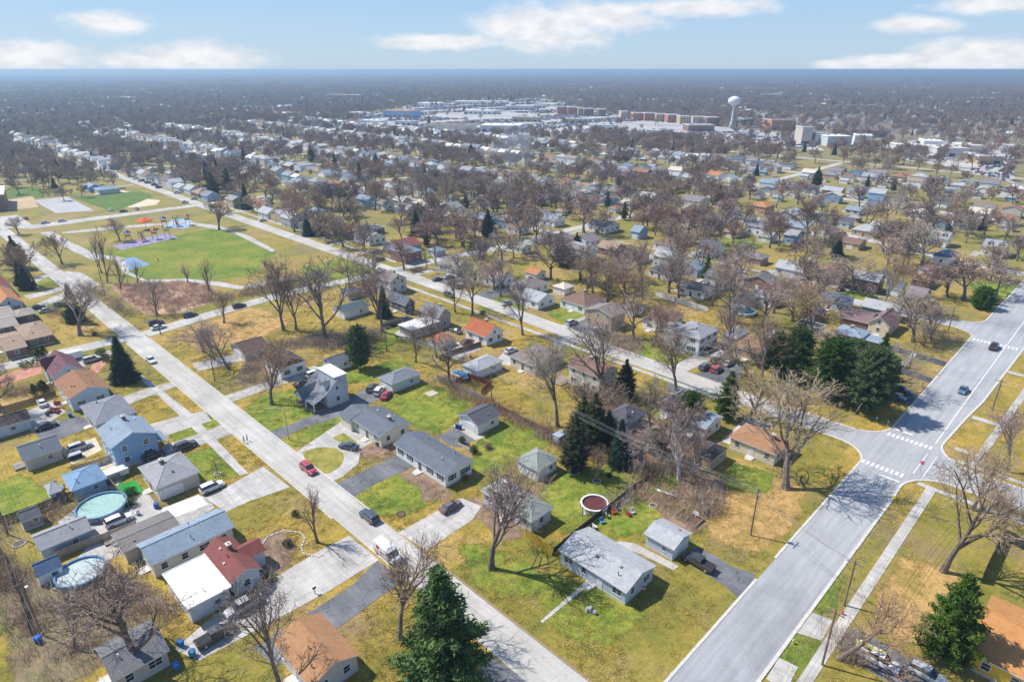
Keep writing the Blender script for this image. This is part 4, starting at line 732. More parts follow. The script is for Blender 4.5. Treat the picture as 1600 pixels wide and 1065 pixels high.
EDGING = [
 (34.24, 96.74),
 (35.85, 97.82),
 (38.6, 97.34),
 (40.59, 94.61),
 (40.29, 92.43),
 (38.54, 90.81),
 (38.2, 88.83),
 (39.62, 86.51),
 (40.92, 86.6),
]
# ------------------------------------------------------------------ materials
COL = dict(
 paleshingle=(.40,.41,.42), mossgrey=(.27,.30,.27), slate=(.13,.15,.18), charcoal=(.10,.10,.12), slategrey=(.22,.23,.26), brownblack=(.075,.06,.06),
 darkbrown=(.12,.075,.06), rust=(.40,.12,.05), whiteroof=(.78,.77,.73), tealblack=(.07,.10,.12), greybrown=(.24,.20,.18), brown=(.22,.13,.10),
 bluegrey=(.25,.31,.38), bluegrey2=(.20,.32,.46), greyblue2=(.28,.31,.35), orangebrown=(.36,.19,.10), copper=(.40,.21,.10), greyroof=(.32,.32,.33), black=(.03,.035,.04),
 purplebrown=(.22,.14,.14), brownorange=(.27,.16,.10), brownrust=(.30,.15,.08), maroon=(.17,.075,.09), weathered=(.20,.18,.17), maroonred=(.22,.07,.06),
 darkgreyroof=(.16,.16,.17), navyroof=(.08,.13,.22), orangetan=(.52,.24,.08), tanbrown=(.34,.24,.17), taupegrey=(.34,.29,.25), orange=(.48,.20,.08),
 olivegrey=(.24,.24,.20), pinktan=(.44,.33,.27), creamroof=(.62,.56,.45), purplegreyroof=(.24,.20,.22),
 paleblue=(.50,.55,.62), greystone=(.50,.47,.44), white=(.86,.855,.83), cream=(.70,.66,.54), palebluewall=(.58,.64,.68), beige=(.56,.50,.43), taupe=(.36,.33,.30),
 darkgrey=(.11,.11,.12), greyblue=(.36,.42,.48), palegrey=(.60,.61,.62), greenwhite=(.60,.64,.60), tan=(.50,.38,.24), creamstone=(.68,.58,.42), brick=(.25,.14,.11),
 skyblue=(.26,.42,.62), purplegrey=(.30,.27,.32), yellow=(.70,.48,.06), brickred=(.36,.17,.13), orangebrick=(.48,.24,.12), brownw=(.2,.13,.1))
MATS = {}
def newmat(name):
    m = bpy.data.materials.new(name); m.use_nodes = True; t = m.node_tree; p = t.nodes['Principled BSDF']
    return m, t, p
def ramp(t, fac, stops):
    r = N(t, 'ShaderNodeValToRGB'); e = r.color_ramp.elements
    while len(e) < len(stops): e.new(.5)
    for el, (pos, c) in zip(e, stops): el.position = pos; el.color = (*c, 1)
    t.links.new(fac, r.inputs[0]); return r.outputs[0]
def noise(t, scale, detail=4, rough=.55, vec=None, dist=0):
    n = N(t, 'ShaderNodeTexNoise'); n.inputs['Scale'].default_value = scale; n.inputs['Detail'].default_value = detail; n.inputs['Roughness'].default_value = rough; n.inputs['Distortion'].default_value = dist
    if vec is not None: t.links.new(vec, n.inputs['Vector'])
    return n.outputs['Fac']
def mixc(t, fac, a, b, mode='MIX'):
    n = N(t, 'ShaderNodeMix', data_type='RGBA', blend_type=mode)
    for s, x in ((n.inputs['Factor'], fac), (n.inputs['A'], a), (n.inputs['B'], b)):
        if isinstance(x, (int, float)): s.default_value = x
        elif isinstance(x, tuple): s.default_value = (*x, 1) if len(x) == 3 else x
        else: t.links.new(x, s)
    return n.outputs['Result']
def mul(c, k): return tuple(x*k for x in c)
def pos(t): return N(t, 'ShaderNodeNewGeometry').outputs['Position']
def objco(t): return N(t, 'ShaderNodeTexCoord').outputs['Object']
def bump(t, p, h, s, d=.05):
    b = N(t, 'ShaderNodeBump'); b.inputs['Strength'].default_value = s; b.inputs['Distance'].default_value = d
    t.links.new(h, b.inputs['Height']); t.links.new(b.outputs[0], p.inputs['Normal'])
def mat(kind, col, key=None, rough=.8):
    k = (kind, key or col)
    if k in MATS: return MATS[k]
    c = COL[col] if isinstance(col, str) else col
    m, t, p = newmat(kind + '_' + (col if isinstance(col, str) else '_'.join('%02d' % int(x*99) for x in c)))
    p.inputs['Roughness'].default_value = rough; p.inputs['Specular IOR Level'].default_value = .3
    L = t.links
    if kind == 'shingle':
        v = objco(t)
        a = noise(t, .55, 5, .6, v); b_ = noise(t, 9, 3, .7, v); w = N(t, 'ShaderNodeTexWave', wave_type='BANDS', bands_direction='Z'); w.inputs['Scale'].default_value = 2.4; w.inputs['Distortion'].default_value = 1.0; L.new(v, w.inputs[0])
        vo = N(t, 'ShaderNodeTexVoronoi'); vo.inputs['Scale'].default_value = 3.2; L.new(v, vo.inputs[0])
        col1 = ramp(t, a, [(.28, mul(c, .68)), (.5, c), (.72, tuple(min(1, x*1.25+.015) for x in c))])
        col2 = mixc(t, .55, col1, ramp(t, b_, [(.35, mul(c, .45)), (.65, tuple(min(1, x*1.5+.02) for x in c))]))
        hs = N(t, 'ShaderNodeSeparateColor'); L.new(vo.outputs['Color'], hs.inputs[0])
        col3 = mixc(t, mth(t, 'MULTIPLY', hs.outputs[0], .35), col2, mul(c, .6))
        L.new(mixc(t, mth(t, 'MULTIPLY', w.outputs['Fac'], .16), col3, mul(c, .5)), p.inputs['Base Color']); bump(t, p, w.outputs['Fac'], .25, .03); p.inputs['Roughness'].default_value = .9
    elif kind == 'siding':
        v = objco(t); w = N(t, 'ShaderNodeTexWave', wave_type='BANDS', bands_direction='Z', wave_profile='SAW'); w.inputs['Scale'].default_value = 1.6; L.new(v, w.inputs[0])
        a = noise(t, .8, 5, .6, v)
        base = ramp(t, a, [(.3, mul(c, .86)), (.6, c)])
        L.new(mixc(t, mth(t, 'MULTIPLY', w.outputs['Fac'], .12), base, mul(c, .6)), p.inputs['Base Color']); bump(t, p, w.outputs['Fac'], .3, .03); p.inputs['Roughness'].default_value = .6
    elif kind == 'brick':
        v = objco(t); bt = N(t, 'ShaderNodeTexBrick'); bt.inputs['Scale'].default_value = 1.0; bt.inputs['Brick Width'].default_value = .4; bt.inputs['Row Height'].default_value = .2; bt.inputs['Mortar Size'].default_value = .015
        rx = N(t, 'ShaderNodeMapping'); rx.inputs['Rotation'].default_value = (pi/2, 0, .7); L.new(v, rx.inputs[0]); L.new(rx.outputs[0], bt.inputs[0])
        for i, kk in ((1, 1.15), (2, .75), (3, 1.5)): bt.inputs[i].default_value = (*mul(c, kk), 1)
        L.new(mixc(t, .4, bt.outputs['Color'], ramp(t, noise(t, 1, 4, .6, v), [(.3, mul(c, .8)), (.7, mul(c, 1.2))])), p.inputs['Base Color'])
    elif kind == 'paint':
        p.inputs['Roughness'].default_value = .3; p.inputs['Specular IOR Level'].default_value = .5; p.inputs['Coat Weight'].default_value = .6; p.inputs['Coat Roughness'].default_value = .08
        L.new(mixc(t, mth(t, 'MULTIPLY', noise(t, 2.5, 4, .6, objco(t)), .25), c, (.3, .28, .25)), p.inputs['Base Color'])
    elif kind == 'glass':
        L.new(ramp(t, noise(t, 1.3, 2, .5, objco(t)), [(.35, mul(c, .6)), (.65, mul(c, 1.5))]), p.inputs['Base Color']); p.inputs['Roughness'].default_value = .08; p.inputs['Specular IOR Level'].default_value = .8
    elif kind == 'metal':
        p.inputs['Metallic'].default_value = .6; p.inputs['Roughness'].default_value = .45
        L.new(ramp(t, noise(t, 4, 4, .6, objco(t)), [(.3, mul(c, .75)), (.7, c)]), p.inputs['Base Color'])
    elif kind == 'wood':
        v = objco(t); w = N(t, 'ShaderNodeTexWave', wave_type='BANDS', bands_direction='DIAGONAL'); w.inputs['Scale'].default_value = 2.2; w.inputs['Distortion'].default_value = 2; L.new(v, w.inputs[0])
        L.new(mixc(t, .45, ramp(t, w.outputs['Fac'], [(.1, mul(c, .55)), (.8, mul(c, 1.15))]), ramp(t, noise(t, 3, 4, .6, v), [(.3, mul(c, .7)), (.7, mul(c, 1.25))])), p.inputs['Base Color'])
    else:
        L.new(ramp(t, noise(t, 1.7, 5, .6, objco(t)), [(.3, mul(c, .8)), (.7, tuple(min(1, x*1.12) for x in c))]), p.inputs['Base Color'])
    MATS[k] = m; return m
def ramp_v(t, f):
    m_ = N(t, 'ShaderNodeMapRange', interpolation_type='SMOOTHSTEP'); t.links.new(f, m_.inputs[0]); m_.inputs[1].default_value = .35; m_.inputs[2].default_value = .95; m_.inputs[4].default_value = .8; return m_.outputs[0]
def tree_mat(name, c1, c2, c3, sc=1.2, trans=0, alt=None):
    m, t, p = newmat(name); v = objco(t); oi = N(t, 'ShaderNodeObjectInfo')
    r = ramp(t, noise(t, sc, 3, .6, v), [(.3, c1), (.5, c2), (.7, c3)])
    if alt:
        pick = mth(t, 'FRACT', mth(t, 'MULTIPLY', oi.outputs['Random'], 3.71)); r = mixc(t, ramp_v(t, pick), r, alt)
    hsv = N(t, 'ShaderNodeHueSaturation'); t.links.new(r, hsv.inputs['Color'])
    t.links.new(mth(t, 'ADD', .48, mth(t, 'MULTIPLY', oi.outputs['Random'], .035)), hsv.inputs['Hue'])
    t.links.new(mth(t, 'ADD', .78, mth(t, 'MULTIPLY', mth(t, 'FRACT', mth(t, 'MULTIPLY', oi.outputs['Random'], 7.13)), .45)), hsv.inputs['Value'])
    t.links.new(mth(t, 'ADD', .7, mth(t, 'MULTIPLY', mth(t, 'FRACT', mth(t, 'MULTIPLY', oi.outputs['Random'], 13.7)), .6)), hsv.inputs['Saturation'])
    t.links.new(hsv.outputs[0], p.inputs['Base Color']); p.inputs['Roughness'].default_value = .9; p.inputs['Specular IOR Level'].default_value = .15
    return m
BARK = tree_mat('bark', (.10,.083,.073), (.17,.142,.122), (.27,.23,.20), 2.5)
TWIG = tree_mat('twig', (.22,.155,.13), (.30,.215,.18), (.39,.295,.245), .5, alt=(.40,.31,.20)); BRUSHM = tree_mat('brush_twig', (.30,.22,.16), (.38,.29,.22), (.48,.38,.29), .5)
BIRCH = tree_mat('birch_bark', (.25,.2,.17), (.5,.46,.42), (.65,.62,.58), 3)
NEEDLE = {'spruce': tree_mat('spruce_needle', (.022,.050,.034), (.042,.085,.056), (.07,.125,.085), 1.6),
          'pine': tree_mat('pine_needle', (.034,.070,.018), (.066,.120,.030), (.11,.17,.05), 1.1),
          'cedar': tree_mat('cedar_needle', (.03,.045,.018), (.06,.075,.03), (.10,.10,.045), 1.3)}
REED = tree_mat('reed', (.50,.32,.23), (.62,.43,.32), (.74,.56,.43), .35)
BUSHM = tree_mat('bush_leaf', (.02,.04,.012), (.04,.075,.02), (.07,.11,.035), 1.5)
# ---- ground materials (all in world metres)
def ground_mat(name, stops, sc, detail_mul=(.75, 1.3), rough=.95, fine=3.0, blotch=None):
    m, t, p = newmat(name); v = pos(t)
    base = ramp(t, noise(t, sc, 6, .62, v, .3), stops)
    f = noise(t, fine, 6, .75, v)
    base = mixc(t, 1.0, base, ramp(t, noise(t, .55, 5, .7, v, .6), [(.36, (.74, .78, .7)), (.5, (1, 1, 1)), (.64, (1.2, 1.12, 1.15))]), 'MULTIPLY')
    c = mixc(t, 1.0, base, ramp(t, f, [(.3, (detail_mul[0],)*3), (.7, (detail_mul[1],)*3)]), 'MULTIPLY')
    if blotch:
        c = mixc(t, mth(t, 'MULTIPLY', mth(t, 'SUBTRACT', noise(t, blotch[0], 5, .65, v), .52), 5, clamp=True), c, blotch[1])
    t.links.new(c, p.inputs['Base Color']); p.inputs['Roughness'].default_value = rough; p.inputs['Specular IOR Level'].default_value = .2
    return m, t, p, c
G = {}
DRY = (.38,.265,.055); MID = (.27,.205,.04); GRN = (.13,.14,.024)
m, t, p, c = ground_mat('dry_grass', [(.28, GRN), (.40, MID), (.54, DRY), (.64, (.42,.28,.11)), (.76, (.36,.23,.12))], .06, (.6, 1.3), fine=1.7, blotch=(.21, (.19,.18,.035)))
v = pos(t)
# lots differ in how green their grass is: one random tone per lot
mpn = N(t, 'ShaderNodeMapping'); mpn.inputs['Scale'].default_value = (1/24., 1/17., 0); t.links.new(v, mpn.inputs[0])
sx = N(t, 'ShaderNodeVectorMath', operation='FLOOR'); t.links.new(mpn.outputs[0], sx.inputs[0])
wn = N(t, 'ShaderNodeTexWhiteNoise', noise_dimensions='2D'); t.links.new(sx.outputs[0], wn.inputs['Vector'])
c = mixc(t, mth(t, 'MULTIPLY', mth(t, 'GREATER_THAN', wn.outputs['Value'], .55), .40), c, (.11,.15,.028))
# bare brown garden soil and leaf litter patches
c = mixc(t, mth(t, 'MULTIPLY', mth(t, 'SUBTRACT', noise(t, .045, 5, .6, v), .54), 6, clamp=True), c, (.24,.165,.10))
ln = N(t, 'ShaderNodeVectorMath', operation='LENGTH'); t.links.new(v, ln.inputs[0])
far = N(t, 'ShaderNodeMapRange'); t.links.new(ln.outputs['Value'], far.inputs[0]); far.inputs[1].default_value = 500; far.inputs[2].default_value = 1100
fc = ramp(t, noise(t, .004, 8, .7, v), [(.35, (.16,.13,.11)), (.52, (.22,.18,.14)), (.62, (.27,.25,.12)), (.70, (.45,.41,.35))])
mid_ = N(t, 'ShaderNodeMapRange'); t.links.new(ln.outputs['Value'], mid_.inputs[0]); mid_.inputs[1].default_value = 170; mid_.inputs[2].default_value = 420; mid_.inputs[4].default_value = .62
c = mixc(t, mid_.outputs[0], c, ramp(t, noise(t, .05, 6, .65, v, .4), [(.32, (.12,.16,.03)), (.45, (.19,.19,.05)), (.55, (.27,.22,.09)), (.66, (.24,.18,.12)), (.78, (.33,.27,.18))]))
c = mixc(t, far.outputs[0], c, fc)
t.links.new(c, p.inputs['Base Color']); bump(t, p, noise(t, 2.5, 5, .7, v), .5, .12); G['ground'] = m
def gm(key, *a, **k):
    m, t, p, c = ground_mat(key, *a, **k); bump(t, p, noise(t, 3, 4, .7, pos(t)), .4, .08); G[key] = m
gm('lawn', [(.3, (.13,.16,.03)), (.5, (.25,.23,.05)), (.7, (.36,.28,.08))], .25, blotch=(.5, (.34,.26,.08)))
gm('greenlawn2', [(.28, (.075,.13,.018)), (.45, (.15,.21,.028)), (.6, (.25,.26,.04)), (.75, (.34,.27,.06))], .13, (.62, 1.3), fine=1.2, blotch=(.35, (.30,.26,.045)))
gm('greenlawn', [(.3, (.07,.13,.03)), (.7, (.13,.19,.04))], .2)
gm('brightlawn', [(.3, (.10,.165,.02)), (.46, (.14,.20,.024)), (.56, (.20,.225,.03)), (.72, (.29,.25,.05))], .05, (.7, 1.25), fine=1.1, blotch=(.12, (.22,.22,.04)))
gm('barewarm', [(.3, (.36,.23,.08)), (.5, (.46,.29,.11)), (.7, (.30,.215,.06))], .12, (.65, 1.25), fine=1.5)
gm('mulch', [(.3, (.15,.10,.075)), (.5, (.25,.17,.12)), (.7, (.30,.22,.12))], .3)
gm('scrub', [(.3, (.13,.10,.06)), (.5, (.22,.17,.10)), (.7, (.20,.20,.07))], .2)
gm('reedsoil', [(.3, (.34,.21,.13)), (.5, (.44,.30,.19)), (.66, (.52,.40,.26)), (.74, (.7,.6,.45))], .09)
gm('sand', [(.3, (.55,.46,.34)), (.7, (.66,.57,.44))], .1, (.9, 1.1))
gm('drysand', [(.3, (.42,.30,.18)), (.7, (.52,.40,.26))], .1)
gm('sandy', [(.3, (.50,.42,.30)), (.7, (.64,.56,.42))], .4)
gm('gravel', [(.3, (.30,.28,.26)), (.5, (.42,.40,.37)), (.7, (.34,.30,.24))], .3, (.7, 1.25), fine=4)
gm('turf', [(.3, (.02,.22,.04)), (.7, (.03,.30,.06))], .5)
gm('brickpave', [(.3, (.38,.17,.12)), (.7, (.52,.27,.19))], .8)
gm('court', [(.3, (.16,.24,.36)), (.6, (.20,.30,.44)), (.75, (.30,.38,.46))], .2)
gm('rubber', [(.3, (.22,.20,.31)), (.7, (.31,.28,.38))], .2)
gm('rubberblue', [(.3, (.20,.32,.50)), (.7, (.34,.45,.58))], .2)
def road_mat(key, stops, joint=None, crack=.5, sc=.06):
    m, t, p = newmat(key); v = pos(t)
    base = ramp(t, noise(t, sc, 6, .6, v, .6), stops)
    c = mixc(t, 1, base, ramp(t, noise(t, 6, 5, .8, v), [(.3, (.84,)*3), (.7, (1.14,)*3)]), 'MULTIPLY')
    # long tyre-worn streaks and patches
    st = N(t, 'ShaderNodeMapping'); st.inputs['Scale'].default_value = (.05, .9, 1) if key == 'avenue' else (.9, .05, 1); t.links.new(v, st.inputs[0])
    c = mixc(t, 1, c, ramp(t, noise(t, 1, 4, .6, st.outputs[0]), [(.35, (.88,)*3), (.65, (1.1,)*3)]), 'MULTIPLY')
    vo = N(t, 'ShaderNodeTexVoronoi', feature='DISTANCE_TO_EDGE'); vo.inputs['Scale'].default_value = .16; vo.inputs['Randomness'].default_value = 1
    wv = N(t, 'ShaderNodeVectorMath', operation='ADD'); t.links.new(v, wv.inputs[0])
    nn = N(t, 'ShaderNodeTexNoise'); nn.inputs['Scale'].default_value = .7; nn.inputs['Detail'].default_value = 5; t.links.new(v, nn.inputs['Vector'])
    sc2 = N(t, 'ShaderNodeVectorMath', operation='SCALE'); t.links.new(nn.outputs['Color'], sc2.inputs[0]); sc2.inputs['Scale'].default_value = 3.5
    t.links.new(sc2.outputs[0], wv.inputs[1]); t.links.new(wv.outputs[0], vo.inputs['Vector'])
    c = mixc(t, mth(t, 'MULTIPLY', mth(t, 'LESS_THAN', vo.outputs['Distance'], .012), min(1, crack*1.7)), c, mul(stops[0][1], .55))
    if joint:
        b = N(t, 'ShaderNodeTexBrick'); b.offset = 0; b.inputs['Scale'].default_value = 1; b.inputs['Brick Width'].default_value = joint; b.inputs['Row Height'].default_value = joint; b.inputs['Mortar Size'].default_value = .03
        b.inputs[1].default_value = (1, 1, 1, 1); b.inputs[2].default_value = (.92, .92, .92, 1); b.inputs[3].default_value = (.68, .66, .63, 1); t.links.new(v, b.inputs[0])
        c = mixc(t, 1, c, b.outputs['Color'], 'MULTIPLY')
    t.links.new(c, p.inputs['Base Color']); p.inputs['Roughness'].default_value = .85; p.inputs['Specular IOR Level'].default_value = .25; bump(t, p, noise(t, 8, 4, .7, v), .25, .02)
    G[key] = m
road_mat('avenue', [(.28, (.22,.225,.235)), (.45, (.32,.325,.335)), (.6, (.38,.385,.39)), (.75, (.42,.42,.42))], crack=.09, sc=.03)
road_mat('street', [(.3, (.38,.355,.32)), (.5, (.47,.445,.405)), (.7, (.54,.515,.475))], joint=4.6, crack=.17)
road_mat('asphalt', [(.3, (.10,.105,.115)), (.5, (.15,.155,.165)), (.7, (.21,.21,.22))], crack=.4, sc=.15)
road_mat('newasphalt', [(.3, (.05,.055,.065)), (.7, (.08,.085,.095))], crack=0)
road_mat('asphaltlight', [(.3, (.36,.36,.36)), (.7, (.46,.45,.44))], crack=.3)
road_mat('concrete', [(.3, (.35,.325,.295)), (.5, (.46,.435,.40)), (.7, (.56,.53,.49))], joint=1.6, crack=.2, sc=.2)
road_mat('whitecon', [(.3, (.68,.67,.64)), (.7, (.78,.77,.74))], joint=3, crack=.1)
road_mat('lotpave', [(.3, (.30,.29,.29)), (.5, (.42,.40,.38)), (.7, (.50,.47,.43))], crack=0, sc=.012)
KERB = mat('plain', (.56,.53,.49)); PAINTW = mat('plain', (.80,.80,.78)); TRIM = mat('plain', (.74,.74,.72)); RUBBER = mat('plain', (.02,.02,.022)); CHROME = mat('metal', (.6,.6,.62))
PANE = mat('glass', (.035,.045,.06)); DARK = mat('plain', (.03,.03,.035)); POLE = mat('wood', (.22,.17,.13)); WIRE = mat('metal', (.42,.42,.43)); BRKC = mat('brick', 'brick')
def wallmat(c):
    return mat('brick', c) if c in ('brick', 'brickred', 'orangebrick', 'brown', 'greystone', 'creamstone') else mat('siding', c)
# ------------------------------------------------------------------ mesh helpers
class MB:
    def __init__(s): s.v = []; s.f = []; s.m = []
    def face(s, pts, mi=0):
        b = len(s.v); s.v.extend(pts); s.f.append(tuple(range(b, b+len(pts)))); s.m.append(mi)
    def box(s, x0, y0, z0, x1, y1, z1, mi=0, taper=0):
        b = len(s.v); t = taper
        s.v += [(x0,y0,z0),(x1,y0,z0),(x1,y1,z0),(x0,y1,z0),(x0+t,y0+t,z1),(x1-t,y0+t,z1),(x1-t,y1-t,z1),(x0+t,y1-t,z1)]
        s.f += [(b,b+3,b+2,b+1),(b+4,b+5,b+6,b+7),(b,b+1,b+5,b+4),(b+1,b+2,b+6,b+5),(b+2,b+3,b+7,b+6),(b+3,b,b+4,b+7)]; s.m += [mi]*6
    def tube(s, p, r, n=6, mi=0, cap=True):
        rings = []; prev = None
        for i, q in enumerate(p):
            q = Vector(q); d = (Vector(p[min(i+1, len(p)-1)]) - Vector(p[max(i-1, 0)])).normalized()
            a = d.orthogonal().normalized() if prev is None else (prev - d*prev.dot(d)).normalized()
            prev = a; c_ = d.cross(a); b = len(s.v); rr = r[i] if isinstance(r, (list, tuple)) else r
            for k in range(n):
                th = 2*pi*k/n; s.v.append(tuple(q + a*(cos(th)*rr) + c_*(sin(th)*rr)))
            rings.append(b)
        for b0, b1 in zip(rings, rings[1:]):
            for k in range(n): s.f.append((b0+k, b0+(k+1) % n, b1+(k+1) % n, b1+k)); s.m.append(mi)
        if cap and n > 2:
            s.f.append(tuple(reversed(range(rings[0], rings[0]+n)))); s.f.append(tuple(range(rings[-1], rings[-1]+n))); s.m += [mi, mi]
    def lathe(s, prof, n=20, mi=0, c=(0, 0)):
        b0 = len(s.v)
        for r, z in prof:
            for k in range(n): s.v.append((c[0]+r*cos(2*pi*k/n), c[1]+r*sin(2*pi*k/n), z))
        for i in range(len(prof)-1):
            for k in range(n):
                a = b0+i*n; s.f.append((a+k, a+(k+1) % n, a+n+(k+1) % n, a+n+k)); s.m.append(mi if not isinstance(mi, list) else mi[i])
    def mesh(s, name, mats, smooth=False):
        me = bpy.data.meshes.new(name); me.from_pydata(s.v, [], s.f)
        for m in (mats if isinstance(mats, (list, tuple)) else [mats]): me.materials.append(m)
        me.polygons.foreach_set('material_index', s.m)
        if smooth: me.polygons.foreach_set('use_smooth', [True]*len(s.f))
        me.update(); return me
def link(name, me, parent=None, loc=(0, 0, 0), rz=0, scale=None):
    o = bpy.data.objects.new(name, me); C.objects.link(o); o.location = loc; o.rotation_euler = (0, 0, rz)
    if scale: o.scale = scale
    if parent: o.parent = parent
    return o
USED = {}
def tag(o, label, cat, group=None):
    o['label'] = label; o['category'] = cat
    if group: o['group'] = group
    return o
def thing(name, label, cat, loc=(0, 0, 0), rz=0, group=None, scale=None):
    o = link(name, None, None, loc, rz, scale); o.empty_display_size = .5
    return tag(o, label, cat, group)
def struct(name, me, kind='structure', loc=(0, 0, 0)):
    o = link(name, me, None, loc); o['kind'] = kind; return o
def sheet(name, matk, poly, z, kind='structure'):
    mb = MB(); mb.face([(x, y, z) for x, y in poly]); return struct(name, mb.mesh(name, G[matk]))
# ------------------------------------------------------------------ setting: ground, roads
def build_ground():
    mb = MB(); R = 30000; E = [-R, -6000, -1500, -300, 0, 300, 800, 1500, 3000, 8000, R]
    for a, b in zip(E, E[1:]):
        for c_, d in zip(E, E[1:]): mb.face([(a, c_, 0), (b, c_, 0), (b, d, 0), (a, d, 0)])
    struct('ground', mb.mesh('ground', G['ground']))
build_ground()
def rect(name, matk, x0, y0, x1, y1, z): return sheet(name, matk, [(x0, y0), (x1, y0), (x1, y1), (x0, y1)], z)
def arc(cx, cy, r, a0, a1, n=7): return [(cx+r*cos(RAD(a0+(a1-a0)*i/n)), cy+r*sin(RAD(a0+(a1-a0)*i/n))) for i in range(n+1)]
# avenue with flared side-street mouths
sheet('avenue', 'avenue', [(-60, 21.1), (126, 21.1)] + arc(133, 13, 8.1, 90, 10) + [(141, -60), (149.5, -60), (149.5, 8)] + arc(158, 11, 8.6, 180, 95) +
      [(175, 18.6), (188, 17.6), (240, 16.4), (330, 16), (1500, 12), (1500, 29), (330, 29.0), (258, 29.6)] + arc(258, 37, 7.4, 270, 190) + [(250.2, 60), (242.6, 60)] + arc(236, 36.6, 6.8, 0, -90) +
      [(164, 29.6)] + arc(158, 37, 7.4, 270, 180) + [(150.6, 60), (143.6, 60)] + arc(136.6, 37, 7, 0, -90) + [(60, 30), (-60, 30)], .062)
def street(pts, w, name='street', matk='street', z=.068):
    L_, R_ = [], []
    for i, q in enumerate(pts):
        d = (Vector((*pts[min(i+1, len(pts)-1)], 0)) - Vector((*pts[max(i-1, 0)], 0))).normalized(); n = Vector((-d.y, d.x, 0))
        L_.append((q[0]+n.x*w/2, q[1]+n.y*w/2)); R_.append((q[0]-n.x*w/2, q[1]-n.y*w/2))
    sheet(name, matk, L_ + R_[::-1], z)
street([(50, 30), (50, 433)], 6.1)
sheet('street', 'street', [(47, 431), (53, 431), (62, 420), (156, 421), (156, 428), (64, 432), (64, 470), (40, 470), (40, 440)], .072)
street([(147.2, 60), (147.6, 100), (149.4, 125), (151, 160), (150.5, 240), (151, 400), (154, 640), (157, 1300)], 7.0)
street([(246.4, 60), (246.4, 140), (248, 210), (253, 262), (257.5, 330), (257, 400), (254, 470), (254, 1200)], 6.8)
street([(331, 30), (337, 60), (344, 84), (357, 118), (358, 165), (345, 180), (342, 200), (345, 260), (350, 420), (352, 1100)], 6.5)
street([(446, 50), (452, 90), (456, 160), (452, 240), (452, 420), (452, 900)], 6.5)
street([(552, 90), (552, 420), (552, 860)], 6.5)
street([(53.2, 218), (75, 221.3), (98, 223.6), (112, 224), (147, 220), (180, 220.5), (200, 216), (249, 216)], 6.2, z=.076)
street([(249, 216), (300, 215.6), (345, 214.6), (410, 212), (480, 211), (640, 212)], 6.2, z=.076)
street([(47, 219), (30, 220), (8, 220.5), (-60, 221)], 6.4, z=.076)
street([(157, 425), (352, 424), (640, 422)], 6, z=.076)
street([(157, 625), (352, 622), (640, 620)], 6, z=.076)
street([(640, 60), (648, 160), (652, 300), (650, 420)], 7, z=.076)
for x_, y0_, y1_ in ((237.5, 60, 205), (258, 60, 205), (334, 240, 410), (359, 240, 410), (443.5, 60, 205), (461, 60, 205), (141.5, 60, 205), (159, 230, 415)): rect('sidewalk', 'concrete', x_, y0_, x_+1.6, y1_, .06)
# concrete kerbs of the avenue, a real step
def kerb(pts, w=.45, h=.13, name='kerb', m=KERB):
    mb = MB(); a = [Vector((*q, 0)) for q in pts]; L_, R_ = [], []
    for i, q in enumerate(a):
        d = (a[min(i+1, len(a)-1)] - a[max(i-1, 0)]).normalized(); n = Vector((-d.y, d.x, 0)); L_.append(q+n*w/2); R_.append(q-n*w/2)
    up = Vector((0, 0, h))
    for i in range(len(a)-1):
        mb.face([tuple(L_[i]+up), tuple(L_[i+1]+up), tuple(R_[i+1]+up), tuple(R_[i]+up)]); mb.face([tuple(L_[i]), tuple(L_[i+1]), tuple(L_[i+1]+up), tuple(L_[i]+up)]); mb.face([tuple(R_[i]), tuple(R_[i]+up), tuple(R_[i+1]+up), tuple(R_[i+1])])
    struct(name, mb.mesh(name, m))
kerb([(-60, 30.1), (60, 30.1), (88, 30.1)]); kerb([(95, 30.1)] + [(136.6-6, 30.1)] + arc(136.6, 37.1, 7.1, -80, 0) + [(143.5, 55)])
kerb([(150.7, 55)] + arc(158, 37, 7.2, 180, 270) + [(190, 29.8), (236, 29.9)] + arc(236, 36.7, 7, -80, 0) + [(242.5, 55)]); kerb([(250.3, 55)] + arc(258, 37, 7.2, 190, 270) + [(330, 29), (900, 28)])
kerb([(-60, 21), (126, 21)] + arc(133, 13, 8.2, 90, 10) + [(141, -20)], .5); kerb([(149.7, -20), (149.7, 8)] + arc(158, 11, 8.4, 180, 95) + [(175, 18.5), (188, 17.5), (240, 16.3), (330, 15.9), (900, 14)], .5)
SOILK = mat('plain', (.30,.20,.12))
kerb([(53.25, 33), (53.25, 76)], .35, .10, 'street_edging', SOILK); kerb([(46.75, 94), (46.75, 214)], .25, .09, 'street_edging', KERB); kerb([(53.25, 90), (53.25, 214)], .25, .09, 'street_edging', KERB)
# sidewalks east of the avenue
rect('sidewalk', 'concrete', -40, 15.6, 137, 17.3, .064); sheet('sidewalk', 'concrete', [(152, 13.2), (240, 10.4), (240, 8.9), (152, 11.6)], .064); rect('sidewalk', 'concrete', 151.4, -40, 152.8, 16.5, .068)
rect('sidewalk', 'concrete', 136.4, -40, 137.8, 19, .068); rect('sidewalk', 'concrete', 157, 13.5, 158.5, 17, .07); rect('sidewalk', 'concrete', 176, 11.8, 178, 17.6, .07); rect('sidewalk', 'concrete', 213, 10, 215, 16.6, .07)
